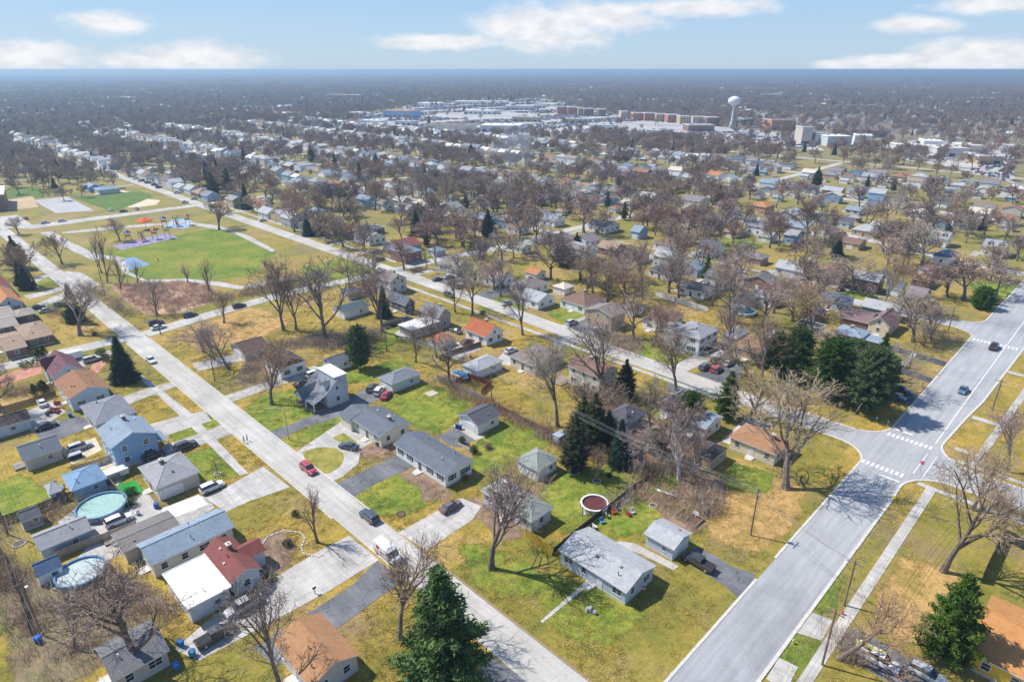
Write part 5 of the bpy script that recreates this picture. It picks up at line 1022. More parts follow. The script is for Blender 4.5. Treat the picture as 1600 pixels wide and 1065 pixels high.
# paint on the avenue
def markings():
    def mk(name, rects):
        mb = MB()
        for x0, y0, x1, y1 in rects: mb.face([(x0, y0, .082), (x1, y0, .082), (x1, y1, .082), (x0, y1, .082)])
        o = struct(name, mb.mesh(name, PAINTW))
    mk('crosswalk_markings', [(137.0, 21.9+i*.95, 138.6, 22.4+i*.95) for i in range(9)])
    mk('crosswalk_markings', [(153.2, 20.6+i*.95, 154.8, 21.1+i*.95) for i in range(10)])
    mk('crosswalk_markings', [(234.2, 17.6+i*1.0, 236.0, 18.1+i*1.0) for i in range(12)])
    mk('stop_line_marking', [(134.6, 21.8, 135.1, 25.6)]); mk('stop_line_marking', [(157.2, 25.4, 157.7, 29.2)])
    mk('lane_line_marking', [(157, 20.5, 330, 20.7)])
    mk('crossing_line_marking', [(140.2, 20.6, 151, 20.75)]); mk('crossing_line_marking', [(140.2, 18.8, 151, 18.95)])
markings()
ZG = dict(lawn=0, field=0, infield=0, driveway=1, parking_lot=1, layby=1, patio=1, court=1, playsurface=1, walkway=2, sidewalk=2, path=2); LEV = []
def soft(key):
    k = 'soft_'+key
    if k in G: return G[k]
    m = G[key].copy(); m.name = k; t = m.node_tree; p = t.nodes['Principled BSDF']; out = [n for n in t.nodes if n.type == 'OUTPUT_MATERIAL'][0]
    at = N(t, 'ShaderNodeAttribute'); at.attribute_name = 'cover'; nn = noise(t, .9, 5, .7, pos(t))
    f = N(t, 'ShaderNodeMapRange', interpolation_type='SMOOTHSTEP'); t.links.new(mth(t, 'ADD', at.outputs['Fac'], mth(t, 'MULTIPLY', mth(t, 'SUBTRACT', nn, .5), 1.6)), f.inputs[0]); f.inputs[1].default_value = .3; f.inputs[2].default_value = .75
    tr_ = N(t, 'ShaderNodeBsdfTransparent'); mx = N(t, 'ShaderNodeMixShader'); t.links.new(f.outputs[0], mx.inputs[0]); t.links.new(tr_.outputs[0], mx.inputs[1]); t.links.new(p.outputs[0], mx.inputs[2]); t.links.new(mx.outputs[0], out.inputs['Surface'])
    G[k] = m; return m
def soft_sheet(name, key, poly, z, wd=1.8):
    r = random.Random(int(poly[0][0]*13)); ar = sum(a[0]*b[1]-b[0]*a[1] for a, b in zip(poly, poly[1:]+poly[:1]))
    if ar < 0: poly = poly[::-1]
    pts = []
    for a, b in zip(poly, poly[1:]+poly[:1]):
        n = max(1, int(math.hypot(b[0]-a[0], b[1]-a[1])/2.5)); pts += [(a[0]+(b[0]-a[0])*i/n+r.gauss(0, .25), a[1]+(b[1]-a[1])*i/n+r.gauss(0, .25)) for i in range(n)]
    n = len(pts); inner, outer = [], []
    for i, q in enumerate(pts):
        a, b = pts[i-1], pts[(i+1) % n]; dx, dy = b[0]-a[0], b[1]-a[1]; L_ = math.hypot(dx, dy) or 1; nx, ny = -dy/L_, dx/L_
        inner.append((q[0], q[1], z)); outer.append((q[0]-nx*wd, q[1]-ny*wd, z))
    me = bpy.data.meshes.new(name); me.from_pydata(inner+outer, [], [tuple(range(n))]+[(i, n+i, n+(i+1) % n, (i+1) % n) for i in range(n)]); me.materials.append(soft(key))
    at = me.attributes.new('cover', 'FLOAT', 'POINT'); at.data.foreach_set('value', [1.0]*n+[0.0]*n); return struct(name, me)
for i, (nm, mk_, poly) in enumerate(SURF):
    bb = (min(p_[0] for p_ in poly)-3, min(p_[1] for p_ in poly)-3, max(p_[0] for p_ in poly)+3, max(p_[1] for p_ in poly)+3); grp = ZG[nm]
    lv = 1+max([l_ for g_, b2, l_ in LEV if g_ == grp and bb[0] < b2[2] and bb[2] > b2[0] and bb[1] < b2[3] and bb[3] > b2[1]], default=-1); LEV.append((grp, bb, lv)); z = (.004, .036, .052)[grp] + (.0028, .002, .0025)[grp]*min(lv, 9)
    if nm == 'lawn' and mk_ == 'lawn': z = .06+.002*(i % 4)
    if nm in ('lawn', 'field') and mk_ != 'lawn': soft_sheet(nm, mk_, poly, z, 1.2 if mk_ in ('brightlawn', 'greenlawn') else 2.6)
    else: sheet(nm, mk_, poly, z)
# ------------------------------------------------------------------ houses
WIN = {}
def win_mesh(w, h, kind):
    k = (w, h, kind)
    if k in WIN: return WIN[k]
    f = MB(); t_ = .1   # in the local x-z plane, outwards = -y
    f.box(-w/2-t_, -.05, -t_, -w/2, .0, h+t_); f.box(w/2, -.05, -t_, w/2+t_, .0, h+t_); f.box(-w/2, -.05, h, w/2, .0, h+t_); f.box(-w/2, -.08, -t_, w/2, .0, 0)
    f.box(-w/2, -.035, h/2-.03, w/2, 0, h/2+.03); f.box(-.03, -.034, 0, .03, 0, h) if w > 1.3 else None
    p_ = MB(); p_.face([(-w/2, -.02, 0), (w/2, -.02, 0), (w/2, -.02, h), (-w/2, -.02, h)])
    s_ = MB(); s_.box(-.18, -.045, 0, .18, 0, h+.05)
    WIN[k] = (f.mesh('window', TRIM), p_.mesh('pane', PANE), s_.mesh('shutter', DARK)); return WIN[k]
def roofpts(roof, ridge, W, D, h, rise):
    """canonical ridge frame -> xyz"""
    mp_ = (lambda p, q, z: (p, q, z)) if ridge == 'u' else (lambda p, q, z: (q, p, z))
    Lr, S = (W, D) if ridge == 'u' else (D, W)
    return mp_, Lr, S
def house(kind, u0, v0, u1, v1, h, roof, ridge, rise, rc, wc, label, o, det=2, cat=None, group=None):
    W, D = u1-u0, v1-v0; cx, cy = (u0+u1)/2, (v0+v1)/2
    r = random.Random(int(u0*97+v0*31))
    nm = {'annex': 'outbuilding'}.get(kind, kind)
    root = thing(nm, label, {'annex': 'outbuilding'}.get(kind, kind), (cx, cy, 0), 0, group)
    ov = .4 if kind != 'shed' else .15
    mp_, Lr, S = roofpts(roof, ridge, W, D, h, rise)
    if roof == 'h' and Lr < S*1.02: Lr_h = 0
    wa, wb = W/2-ov, D/2-ov; wm = wallmat(wc); TH_ = .16
    wl, ws = Lr/2-ov, S/2-ov
    zt = (lambda q: h+rise*(1-abs(q)/(S/2))) if roof == 'g' else (lambda q: h+rise*ov/(S/2))
    if roof == 'f': zt = lambda q: h
    wb_ = MB(); fm = MB()
    wb_.box(-wa-.03, -wb-.03, 0, wa+.03, wb+.03, .35, 1)
    for sgn in (-1, 1):                       # long walls
        q = sgn*ws; wb_.face([mp_(-wl, q, .0), mp_(wl, q, .0), mp_(wl, q, zt(q)), mp_(-wl, q, zt(q))])
        p_ = sgn*wl
        pts = [mp_(p_, -ws, 0), mp_(p_, ws, 0), mp_(p_, ws, zt(ws))] + ([mp_(p_, 0, zt(0))] if roof == 'g' else []) + [mp_(p_, -ws, zt(ws))]
        if roof == 'g' and o.get('redg'):
            wb_.face([mp_(p_, -ws, 0), mp_(p_, ws, 0), mp_(p_, ws, zt(ws)), mp_(p_, -ws, zt(ws))]); wb_.face([mp_(p_, -ws, zt(ws)), mp_(p_, ws, zt(ws)), mp_(p_, 0, zt(0))], 2)
        else: wb_.face(pts)
    link('wall', wb_.mesh('wall', [wm, KERB, mat('siding', (.25,.04,.05))]), root)
    rb = MB(); a, b = Lr/2, S/2
    if roof == 'g':
        T0, E0 = h+rise+TH_, h+TH_
        for sg in (-1, 1):
            rb.face([mp_(-a, sg*b, E0), mp_(a, sg*b, E0), mp_(a, 0, T0), mp_(-a, 0, T0)])
            rb.face([mp_(-a, sg*b, h), mp_(a, sg*b, h), mp_(a, 0, h+rise), mp_(-a, 0, h+rise)], 1)
            rb.face([mp_(-a, sg*b, h), mp_(a, sg*b, h), mp_(a, sg*b, E0), mp_(-a, sg*b, E0)], 1)
            for e in (-a, a): rb.face([mp_(e, sg*b, h), mp_(e, 0, h+rise), mp_(e, 0, T0), mp_(e, sg*b, E0)], 1)
        def zr(p, q): return h+TH_+rise*(1-abs(q)/b)
        rb.box(*[min(x, y) for x, y in zip(mp_(-a, -.12, T0-.03), mp_(a, .12, T0+.05))], *[max(x, y) for x, y in zip(mp_(-a, -.12, T0-.03), mp_(a, .12, T0+.05))], 0)
    elif roof == 'h':
        rl = max(.15, a-b); sl_ = b; sa = a-rl; T0, E0 = h+rise+TH_, h+TH_
        for sg in (-1, 1):
            rb.face([mp_(-a, sg*b, E0), mp_(a, sg*b, E0), mp_(rl, 0, T0), mp_(-rl, 0, T0)])
            rb.face([mp_(sg*a, -b, E0), mp_(sg*a, b, E0), mp_(sg*rl, 0, T0)])
            rb.face([mp_(-a, sg*b, h), mp_(a, sg*b, h), mp_(a, sg*b, E0), mp_(-a, sg*b, E0)], 1); rb.face([mp_(sg*a, -b, h), mp_(sg*a, b, h), mp_(sg*a, b, E0), mp_(sg*a, -b, E0)], 1)
            for s2 in (-1, 1): rb.tube([mp_(s2*a, sg*b, E0+.01), mp_(s2*rl, 0, T0+.02)], .07, 4, 2)
        rb.tube([mp_(-rl, 0, T0+.02), mp_(rl, 0, T0+.02)], .08, 4, 2)
        rb.face([mp_(-a, -b, h), mp_(a, -b, h), mp_(a, b, h), mp_(-a, b, h)], 1)
        def zr(p, q): return h+TH_+rise*min(1-abs(q)/b, (a-abs(p))/sa)
    else:
        rb.box(-W/2, -D/2, h, W/2, D/2, h+.2, 0); rb.box(-W/2, -D/2, h+.2, W/2, -D/2+.15, h+.3, 1); rb.box(-W/2, D/2-.15, h+.2, W/2, D/2, h+.3, 1); rb.box(-W/2, -D/2+.15, h+.2, -W/2+.15, D/2-.15, h+.3, 1); rb.box(W/2-.15, -D/2+.15, h+.2, W/2, D/2-.15, h+.3, 1)
        def zr(p, q): return h+.2
    rc_ = COL[rc]; hl = mat('plain', tuple(min(1, x*1.25+.04) for x in rc_))
    rmat = mat('shingle', rc) if rc not in ('whiteroof',) else mat('plain', 'whiteroof')
    ro = link('roof', rb.mesh('roof', [rmat, TRIM, hl]), root)
    # openings on the two faces towards the avenue and first street, one on the others
    def put(face, pos_, z, w, hh, name='window', shut=False, dmat=None):
        me = win_mesh(w, hh, 'w')
        off = {'w': (-wa, -pos_, -pi/2), 's': (pos_, -wb, 0), 'e': (wa, pos_, pi/2), 'n': (-pos_, wb, pi)}[face]
        if name == 'window':
            wo_ = link('window', me[0], root, (off[0], off[1], z), off[2])
            if det >= 2:
                link('pane', me[1], wo_)
                if shut:
                    for sg in (-1, 1): link('shutter', me[2], wo_, (sg*(w/2+.3), 0, 0))
            else: link('pane', me[1], root, (off[0], off[1], z), off[2])
        else:
            d_ = MB(); d_.box(-w/2-.1, -.04, 0, w/2+.1, 0, hh+.1, 1); d_.box(-w/2, -.07, 0, w/2, -.04, hh, 0)
            if name == 'garage_door':
                for i in range(1, 4): d_.box(-w/2, -.08, hh*i/4-.02, w/2, -.07, hh*i/4+.02, 2)
            link(name, d_.mesh(name, [dmat or TRIM, TRIM, KERB]), root, (off[0], off[1], 0), off[2])
    gd = o.get('gd')
    if det >= 1:
        for face, ln, gable in (('w', D-2*ov, ridge == 'u' and roof == 'g'), ('s', W-2*ov, ridge == 'v' and roof == 'g'), ('e', D-2*ov, False), ('n', W-2*ov, False)):
            if face in 'en' and det < 2: continue
            if kind in ('garage', 'shed', 'annex'):
                if gd == face: put(face, 0, 0, min(4.9, ln-.8) if ln < 8 else 4.9, 2.15, 'garage_door')
                elif face == 's' or (face == 'w' and gd): put(face, ln*.18, 1.15, .9, .8) if det >= 1 else None
                if kind == 'garage' and not gd and face == 'w' and ln > 4.5: put(face, 0, 0, min(2.6, ln-1.5), 2.1, 'garage_door')
                continue
            if gd == face: put(face, -ln*.2, 0, min(4.6, ln*.55), 2.1, 'garage_door'); continue
            n = max(1, int(ln/3.2)) if face in 'ws' else 1
            for j in range(n):
                x = -ln/2+ln*(j+.5)/n; big = r.random() < .3 and ln/n > 2.9
                if face == 'w' and j == n//2 and n > 2: put(face, x, 0, .95, 2.1, 'door', dmat=mat('plain', r.choice([(.7,.7,.68), (.25,.08,.06), (.12,.12,.14), (.6,.6,.58)])))
                else: put(face, x, 1.15, 1.7 if big else 1.0, 1.15, shut=o.get('shut') and face in 'ws')
                if h > 4.3: put(face, x, 3.75, 1.0, 1.15, shut=o.get('shut') and face in 'ws')
            if gable and rise > 2.3: put(face, 0, h+.35, .8, .95)
    if det >= 2 and kind != 'shed':
        vb = MB(); 
        for i in range(r.randint(2, 4) if kind == 'house' else 1):
            p_ = r.uniform(-.6, .6)*a; q_ = r.choice((-1, 1))*r.uniform(.25, .6)*b; x, y, _ = mp_(p_, q_, 0); z = zr(p_, q_)
            v_ = MB()
            if r.random() < .5: v_.box(-.2, -.2, -.15, .2, .2, .22, 0, .03)
            else: v_.tube([(0, 0, -.15), (0, 0, .5)], .07, 8, 0); v_.tube([(0, 0, .5), (0, 0, .62)], .13, 8, 0)
            link('roof_vent', v_.mesh('roof_vent', mat('plain', r.choice([(.1,.1,.1), (.6,.6,.6), (.25,.22,.2)]))), ro, (x, y, z))
        if kind == 'house' and r.random() < .5:
            c_ = MB(); p_ = r.uniform(-.5, .5)*a; x, y, _ = mp_(p_, .12*b, 0); z = zr(p_, .12*b)
            c_.box(-.35, -.45, -.5, .35, .45, .85, 0); c_.box(-.42, -.52, .85, .42, .52, .97, 1); c_.box(-.15, -.15, .97, .15, .15, 1.2, 1)
            link('chimney', c_.mesh('chimney', [BRKC, KERB]), ro, (x, y, z))
    if kind == 'house' and det >= 2:
        s_ = MB(); s_.box(-wa-1.3, -.9, .02, -wa-.05, .9, .22); s_.box(-wa-1.7, -.7, .02, -wa-1.3, .7, .12); link('front_step', s_.mesh('front_step', KERB), root)
    # named extras
    if o.get('porch'):
        q = MB(); z0 = 2.7
        q.face([(wa, -wb, z0+.9), (wa, wb*.2, z0+.9), (wa+2.4, wb*.2, z0), (wa+2.4, -wb, z0)]); q.face([(wa, -wb, z0+.78), (wa+2.4, -wb, z0-.12), (wa+2.4, -wb, z0), (wa, -wb, z0+.9)], 1); q.face([(wa+2.4, -wb, z0-.12), (wa+2.4, wb*.2, z0-.12), (wa+2.4, wb*.2, z0), (wa+2.4, -wb, z0)], 1)
        link('porch_roof', q.mesh('porch_roof', [rmat, TRIM]), root)
        for y in (-wb+.1, wb*.2-.1):
            q = MB(); q.box(wa+2.2, y-.08, 0, wa+2.35, y+.08, z0-.1); link('porch_post', q.mesh('porch_post', TRIM), root)
    if o.get('bigporch'):
        x1, x0, zE, z0 = -W/2, -W/2-3.6, h+TH_, 2.5; q = MB()
        q.face([(x0, -D/2, z0), (x1+.05, -D/2, zE-.02), (x1+.05, D/2, zE-.02), (x0, D/2, z0)]); q.face([(x0, -D/2, z0-.15), (x1, -D/2, zE-.2), (x1, D/2, zE-.2), (x0, D/2, z0-.15)], 1); q.face([(x0, -D/2, z0-.15), (x0, D/2, z0-.15), (x0, D/2, z0), (x0, -D/2, z0)], 1); q.face([(x0, -D/2, z0-.15), (x0, -D/2, z0), (x1, -D/2, zE), (x1, -D/2, zE-.15)], 1)
        for sg in (-1, 1): q.face([(x0-.6, D*.2+sg*2.6, z0), (x0+4.4, D*.2+sg*2.6, z0+.2), (x0+5, D*.2, z0+2.6), (x0-.6, D*.2, z0+2.2)], 2)
        q.face([(x0-.3, D*.2-2.3, z0), (x0-.3, D*.2+2.3, z0), (x0-.3, D*.2, z0+2.05)], 3)
        link('porch_roof', q.mesh('porch_roof', [rmat, TRIM, mat('shingle', 'slate'), wm]), root)
        for y in (-D/2+.3, -.5, D*.2+2.2, D*.2-2.2):
            q = MB(); q.box(x0+.15, y-.09, 0, x0+.33, y+.09, z0-.1); link('porch_post', q.mesh('porch_post', TRIM), root)
        q = MB(); q.box(x0, -D/2+.2, 0, -wa-.05, D/2-.2, .45); link('porch_floor', q.mesh('porch_floor', mat('wood', (.2,.16,.13))), root)
        q = MB(); q.box(-.2, -D/2+.9, h+.6, W/2-.2, D/2-.9, h+rise+.55, 0); q.box(-.4, -D/2+.7, h+rise+.55, W/2, D/2-.7, h+rise+.7, 1); link('dormer', q.mesh('dormer', [wm, mat('plain', 'whiteroof')]), ro)
        q = MB(); q.box(-W*.42, -D*.38, h+.5, -.3, -D*.1, h+1.9, 0); 
        for sg in (-1, 1): q.face([(-W*.45, -D*.24+sg*D*.17, h+1.85), (.1, -D*.24+sg*D*.17, h+1.85), (.1, -D*.24, h+2.7), (-W*.45, -D*.24, h+2.7)], 1)
        q.face([(-W*.42, -D*.38, h+1.9), (-W*.42, -D*.1, h+1.9), (-W*.42, -D*.24, h+2.6)], 0); link('dormer', q.mesh('dormer', [wm, mat('shingle', 'slate')]), ro)
    if o.get('dorm'):
        if o['dorm'] == 2:
            for k in (-.5, .5):
                q = MB(); dz = h+rise*.35; y = k*wb
                q.box(-b*.72, y-.9, dz-.4, -b*.2, y+.9, dz+1.1, 0); q.face([(-b*.78, y-1.1, dz+1.05), (-b*.1, y-1.1, dz+1.05), (-b*.1, y, dz+1.75), (-b*.78, y, dz+1.75)], 1); q.face([(-b*.78, y+1.1, dz+1.05), (-b*.1, y+1.1, dz+1.05), (-b*.1, y, dz+1.75), (-b*.78, y, dz+1.75)], 1)
                q.face([(-b*.72, y-.9, dz+1.1), (-b*.72, y+.9, dz+1.1), (-b*.72, y, dz+1.68)], 0); q.box(-b*.72-.05, y-.4, dz+.1, -b*.72+.01, y+.4, dz+.95, 2)
                link('dormer', q.mesh('dormer', [wm, rmat, PANE]), ro)
        else:
            q = MB(); x0, x1 = -wa*.9, wa*1.1; y = wb*.45; zz = h+rise*.8
            q.face([(-wa-.7, y-2.2, h-.3), (-.0, y-2.2, h-.3), (0, y, zz+.5), (-wa-.9, y, zz+.5)], 1); q.face([(-wa-.7, y+2.2, h-.3), (0, y+2.2, h-.3), (0, y, zz+.5), (-wa-.9, y, zz+.5)], 1)
            q.face([(-wa-.5, y-2.1, 0), (-wa-.5, y+2.1, 0), (-wa-.5, y+2.1, h-.3), (-wa-.5, y, zz+.35), (-wa-.5, y-2.1, h-.3)], 0)
            q.face([(-wa-.5, y-2.1, 0), (-wa+.2, y-2.1, 0), (-wa+.2, y-2.1, h-.3), (-wa-.5, y-2.1, h-.3)], 0)
            link('cross_gable', q.mesh('cross_gable', [wm, rmat]), root)
    if o.get('wing'):
        q = MB(); L_ = 3.4 if o['wing'] == 1 else 3.6; w_ = 4.2
        # a lower gabled wing
        if o['wing'] == 1:
            y0, y1 = wb-.05, wb+4.6; zz = h-.15; x0, x1 = -wa-.9, wa-1.8; xm = (x0+x1)/2
            for (xa, xb) in ((x0-.35, xm), (x1+.35, xm)): q.face([(xa, y0, zz+.1), (xa, y1, zz+.1), (xb, y1, zz+1.35), (xb, y0, zz+1.35)], 1)
            q.face([(x0, y0-.3, 0), (x0, y1-.3, 0), (x0, y1-.3, zz+.2), (x0, y0-.3, zz+.2)]); q.face([(x0, y0-.3, 0), (x1, y0-.3, 0), (x1, y0-.3, zz+.2), (xm, y0-.3, zz+1.3), (x0, y0-.3, zz+.2)]); q.face([(x1, y0, 0), (x1, y1-.3, 0), (x1, y1-.3, zz+.2), (x1, y0, zz+.2)]); q.face([(x0, y1-.3, 0), (x1, y1-.3, 0), (x1, y1-.3, zz+.2), (xm, y1-.3, zz+1.3), (x0, y1-.3, zz+.2)])
        else:
            y = wb*.1; x0, x1 = wa-1, wa+2.6; zz = h
            for sg in (-1, 1): q.face([(x0-2, y+sg*2.2, zz+.1), (x1+.3, y+sg*2.2, zz+.1), (x1+.3, y, zz+1.3), (x0-2, y, zz+1.3)], 1)
            q.face([(x1, y-1.9, 0), (x1, y+1.9, 0), (x1, y+1.9, zz+.2), (x1, y, zz+1.25), (x1, y-1.9, zz+.2)]); q.face([(x0, y-1.9, 0), (x1, y-1.9, 0), (x1, y-1.9, zz+.2), (x0, y-1.9, zz+.2)])
        link('side_wing', q.mesh('side_wing', [wm, rmat]), root)
    return root
# --- labels for the unlabelled houses: counted from the avenue along their street side
SNAME = ['first', 'middle', 'third', 'fourth', 'fifth', 'sixth']; SX = [50, 150, 250, 348, 452, 552]
ORD = ['first', 'second', 'third', 'fourth', 'fifth', 'sixth', 'seventh', 'eighth', 'ninth', 'tenth', 'eleventh', 'twelfth'] + [x+'teenth' for x in ('thir', 'four', 'fif', 'six', 'seven', 'eigh', 'nine')] + ['twentieth'] + ['twenty '+x for x in ('first', 'second', 'third', 'fourth', 'fifth', 'sixth', 'seventh', 'eighth', 'ninth')] + ['thirtieth'] + ['thirty '+x for x in ('first', 'second', 'third', 'fourth', 'fifth', 'sixth', 'seventh', 'eighth', 'ninth')]+['fortieth']+['forty '+x for x in ('first', 'second', 'third', 'fourth', 'fifth', 'sixth', 'seventh', 'eighth', 'ninth')]
NICE = {'paleshingle': 'pale grey', 'mossgrey': 'green grey', 'slate': 'slate', 'charcoal': 'charcoal', 'slategrey': 'grey', 'brownblack': 'dark', 'darkbrown': 'dark brown', 'whiteroof': 'white', 'tealblack': 'black', 'greybrown': 'grey brown', 'bluegrey': 'blue grey', 'greyroof': 'grey', 'purplegreyroof': 'purple grey', 'olivegrey': 'olive grey', 'pinktan': 'pinkish tan', 'creamroof': 'cream', 'tanbrown': 'tan', 'orangebrown': 'orange brown', 'brownrust': 'rusty brown', 'maroonred': 'dark red', 'navyroof': 'dark blue', 'taupegrey': 'taupe',
        'palebluewall': 'pale blue', 'greyblue': 'grey blue', 'skyblue': 'light blue', 'palegrey': 'pale grey', 'darkgrey': 'dark grey', 'brickred': 'red brick', 'orangebrick': 'orange brick', 'purplegrey': 'purple grey', 'creamstone': 'cream stone', 'greystone': 'grey stone', 'purplebrown':'purple brown','darkgreyroof':'dark grey','brownorange':'brown','orangetan':'orange tan','copper':'copper'}
nice = lambda k: NICE.get(k, k)
HB = []       # (u0,v0,u1,v1) footprints
specs = []
for b_ in BUILD:
    b_ = list(b_); u0, v0, u1, v1 = b_[1:5]
    if not b_[11]:
        cap = 13.5
        if u1-u0 > cap: u1 = u0+cap
        if v1-v0 > cap: v1 = v0+cap
        b_[3], b_[4] = u1, v1
    if u1-u0 < 2 or v1-v0 < 2: continue
    HB.append((b_[1], b_[2], b_[3], b_[4])); specs.append(b_)
R_ = random.Random(11)
def free(u0, v0, u1, v1, gap, boxes=HB):
    return all(u1+gap < a or u0-gap > c_ or v1+gap < b or v0-gap > d for a, b, c_, d in boxes)
ROOFS = ['greyroof', 'slategrey', 'paleshingle', 'greyroof', 'creamroof', 'paleshingle', 'greyroof', 'charcoal', 'greybrown', 'brown', 'bluegrey', 'slate', 'mossgrey', 'tanbrown', 'purplegreyroof', 'paleshingle', 'brownrust', 'darkgreyroof']
WALLS = ['white', 'white', 'cream', 'palegrey', 'greyblue', 'beige', 'brick', 'palebluewall', 'white', 'tan', 'skyblue', 'greenwhite']
def inview(u, v, m=6):
    # horizontal angle from the view axis
    a = math.atan2(u*cos(AZ)-v*sin(AZ), u*sin(AZ)+v*cos(AZ)); return abs(a) < RAD(39)
CROSS = [216, 424, 623]
fills = []
for si, sx in enumerate(SX):
    for side in (-1, 1):
        v = 42.0
        while v < 1050:
            if any(abs(v-c_) < 13 for c_ in CROSS): v += 5; continue
            dx = 0
            if si == 3: dx = -10 if v < 75 else (8 if 110 < v < 172 else -3)
            if si == 2 and v > 240: dx = 5
            u = sx+dx+side*(13.5+R_.uniform(-1, 1.5)); W, D = R_.uniform(8, 10), R_.uniform(9.5, 13)
            st = D+R_.uniform(2.5, 4.5)
            ok = inview(u, v) and not (si == 0) and not (si == 1 and side < 0 and v > 205) and u < 640
            if si == 1 and (v < 200 and side < 0 or v < 100): ok = False
            if any(u-W/2-3 < c_[1] < u+W/2+3 and v-D/2-3 < c_[2] < v+D/2+3 for c_ in VEHICLES): ok = False
            if ok and free(u-W/2, v-D/2, u+W/2, v+D/2, 1.8):
                two = R_.random() < .25
                fills.append(['house', u-W/2, v-D/2, u+W/2, v+D/2, R_.choice([3.0, 3.2, 3.4]) if not two else 4.9, R_.choice('gggh'), R_.choice('uvv'), R_.uniform(1.6, 2.6), R_.choice(ROOFS), R_.choice(WALLS), '', {}])
                HB.append((u-W/2, v-D/2, u+W/2, v+D/2))
                if R_.random() < .88:
                    gu = u+side*R_.uniform(15, 19); gv = v+R_.uniform(-4, 4); g_ = 3.2
                    if free(gu-g_, gv-g_, gu+g_, gv+g_, 1.5):
                        fills.append(['garage', gu-g_, gv-g_, gu+g_, gv+g_, 2.6, R_.choice('gh'), R_.choice('uv'), 1.3, R_.choice(ROOFS), R_.choice(WALLS), '', {}]); HB.append((gu-g_, gv-g_, gu+g_, gv+g_))
            v += st
fills.sort(key=lambda f: math.hypot(f[1], f[2]))
nh = sum(1 for s in specs if s[0] == 'house'); ng = sum(1 for s in specs if s[0] == 'garage')
near, rest = [], []
for f in fills:
    if f[0] == 'house' and nh < 285: nh += 1; near.append(f)
    elif f[0] == 'garage' and ng < 200: ng += 1; near.append(f)
    else: rest.append(f)
allb = specs+near
rows = {}
for s in allb:
    if s[11]: continue
    cu, cv = (s[1]+s[3])/2, (s[2]+s[4])/2
    si = min(range(len(SX)), key=lambda i: abs(cu-SX[i])); side = 'near' if cu < SX[si] else 'far'
    rows.setdefault((si, side, s[0]), []).append((cv, s))
LOCS = []     # (u, v, phrase) for naming trees
for (si, side, kd), L_ in rows.items():
    L_.sort(key=lambda x: x[0])
    for i, (cv, s) in enumerate(L_):
        s[11] = '%s %s, %s roof, %s from avenue, %s side of %s street' % (nice(s[10]), kd, nice(s[9]), ORD[i], side, SNAME[si])
        if kd == 'house': LOCS.append(((s[1]+s[3])/2, cv, '%s house from avenue, %s side of %s street' % (ORD[i], side, SNAME[si])))
for s in specs + near:
    dist = math.hypot(s[1], s[2])
    det = 2 if dist < 245 else (1 if dist < 440 else 0)
    house(*s[:13], det=det, group={'house': 'houses of the neighbourhood', 'garage': 'detached garages behind the houses'}.get(s[0]))
for s in specs:
    if s[0] == 'house' and 'avenue,' not in s[11] and len(s[11].split()) < 12: LOCS.append(((s[1]+s[3])/2, (s[2]+s[4])/2, s[11]))

# ------------------------------------------------------------------ trees
def bare(seed, H=14., nch=(7, 6, 6, 5), lw=.035, spread=1.0, upright=.5, twigmat=None, bark=None, fork=.25, lead=.55, girth=.021, first=.78):
    r = random.Random(seed); T = MB(); K = MB(); lv = len(nch)
    def grow(p, d, L, rad, lev):
        n = 5 if lev == 0 else (4 if lev == 1 else (3 if lev == 2 else 2))
        pts = [p.copy()]; q = p.copy(); dd = d.copy()
        for i in range(n):
            dd = (dd + Vector((r.gauss(0, 1), r.gauss(0, 1), r.gauss(0, .7)))*(.10+.07*lev) + Vector((0, 0, .09*upright*(1 if lev else 1.5)))).normalized()
            q = q + dd*(L/n); pts.append(q.copy())
        radii = [rad*(1-.62*i/n) for i in range(n+1)]
        if lev == 0: radii[0] *= 1.35
        if lev <= 1: T.tube([tuple(x) for x in pts], radii, 7 if lev == 0 else 5, 0, False)
        elif lev == 2: K.tube([tuple(x) for x in pts], [max(lw*.8, x) for x in radii], 3, 0, False)
        else:
            w = lw*(1.0 if lev == lv else 1.35); side = (pts[-1]-pts[0]).cross(Vector((r.gauss(0, 1), r.gauss(0, 1), r.gauss(0, 1)))).normalized()
            for i in range(n):
                a, b = pts[i], pts[i+1]; w0 = w*(1-.35*i/n)*.5; w1 = w*(1-.35*(i+1)/n)*.5
                K.face([tuple(a-side*w0), tuple(a+side*w0), tuple(b+side*w1), tuple(b-side*w1)])
        if lev < lv:
            k = nch[lev]; az = r.uniform(0, 6.28)
            for j in range(k):
                f0 = fork if lev == 0 else .25
                t = f0+(1-f0)*((j+r.random()*.8)/k); x = min(n-1e-6, t*n); i = int(x); fr = x-i
                bp = pts[i].lerp(pts[i+1], fr); td = (pts[i+1]-pts[i]).normalized(); az += 2.4+r.uniform(-.5, .5)
                ang = RAD(r.uniform(28, 58))*spread*(1-.35*t if lev == 0 else 1)
                ax = td.orthogonal().normalized(); ax = Matrix.Rotation(az, 3, td) @ ax
                nd = Matrix.Rotation(ang, 3, ax) @ td
                nl = L*(first if lev == 0 else .62)*(1.08-.5*t)*r.uniform(.8, 1.2)
                grow(bp, nd, nl, max(.02, radii[i]*(.62 if lev == 0 else .55)), lev+1)
    grow(Vector((0, 0, -.1)), Vector((0, 0, 1)), H*lead, H*girth, 0)
    zs = [v[2] for v in K.v]; xs = sorted(abs(v[0]) for v in K.v); top = max(zs); wid = 2*xs[int(len(xs)*.97)]
    return T.mesh('trunk', bark or BARK), K.mesh('crown', twigmat or TWIG), top, wid
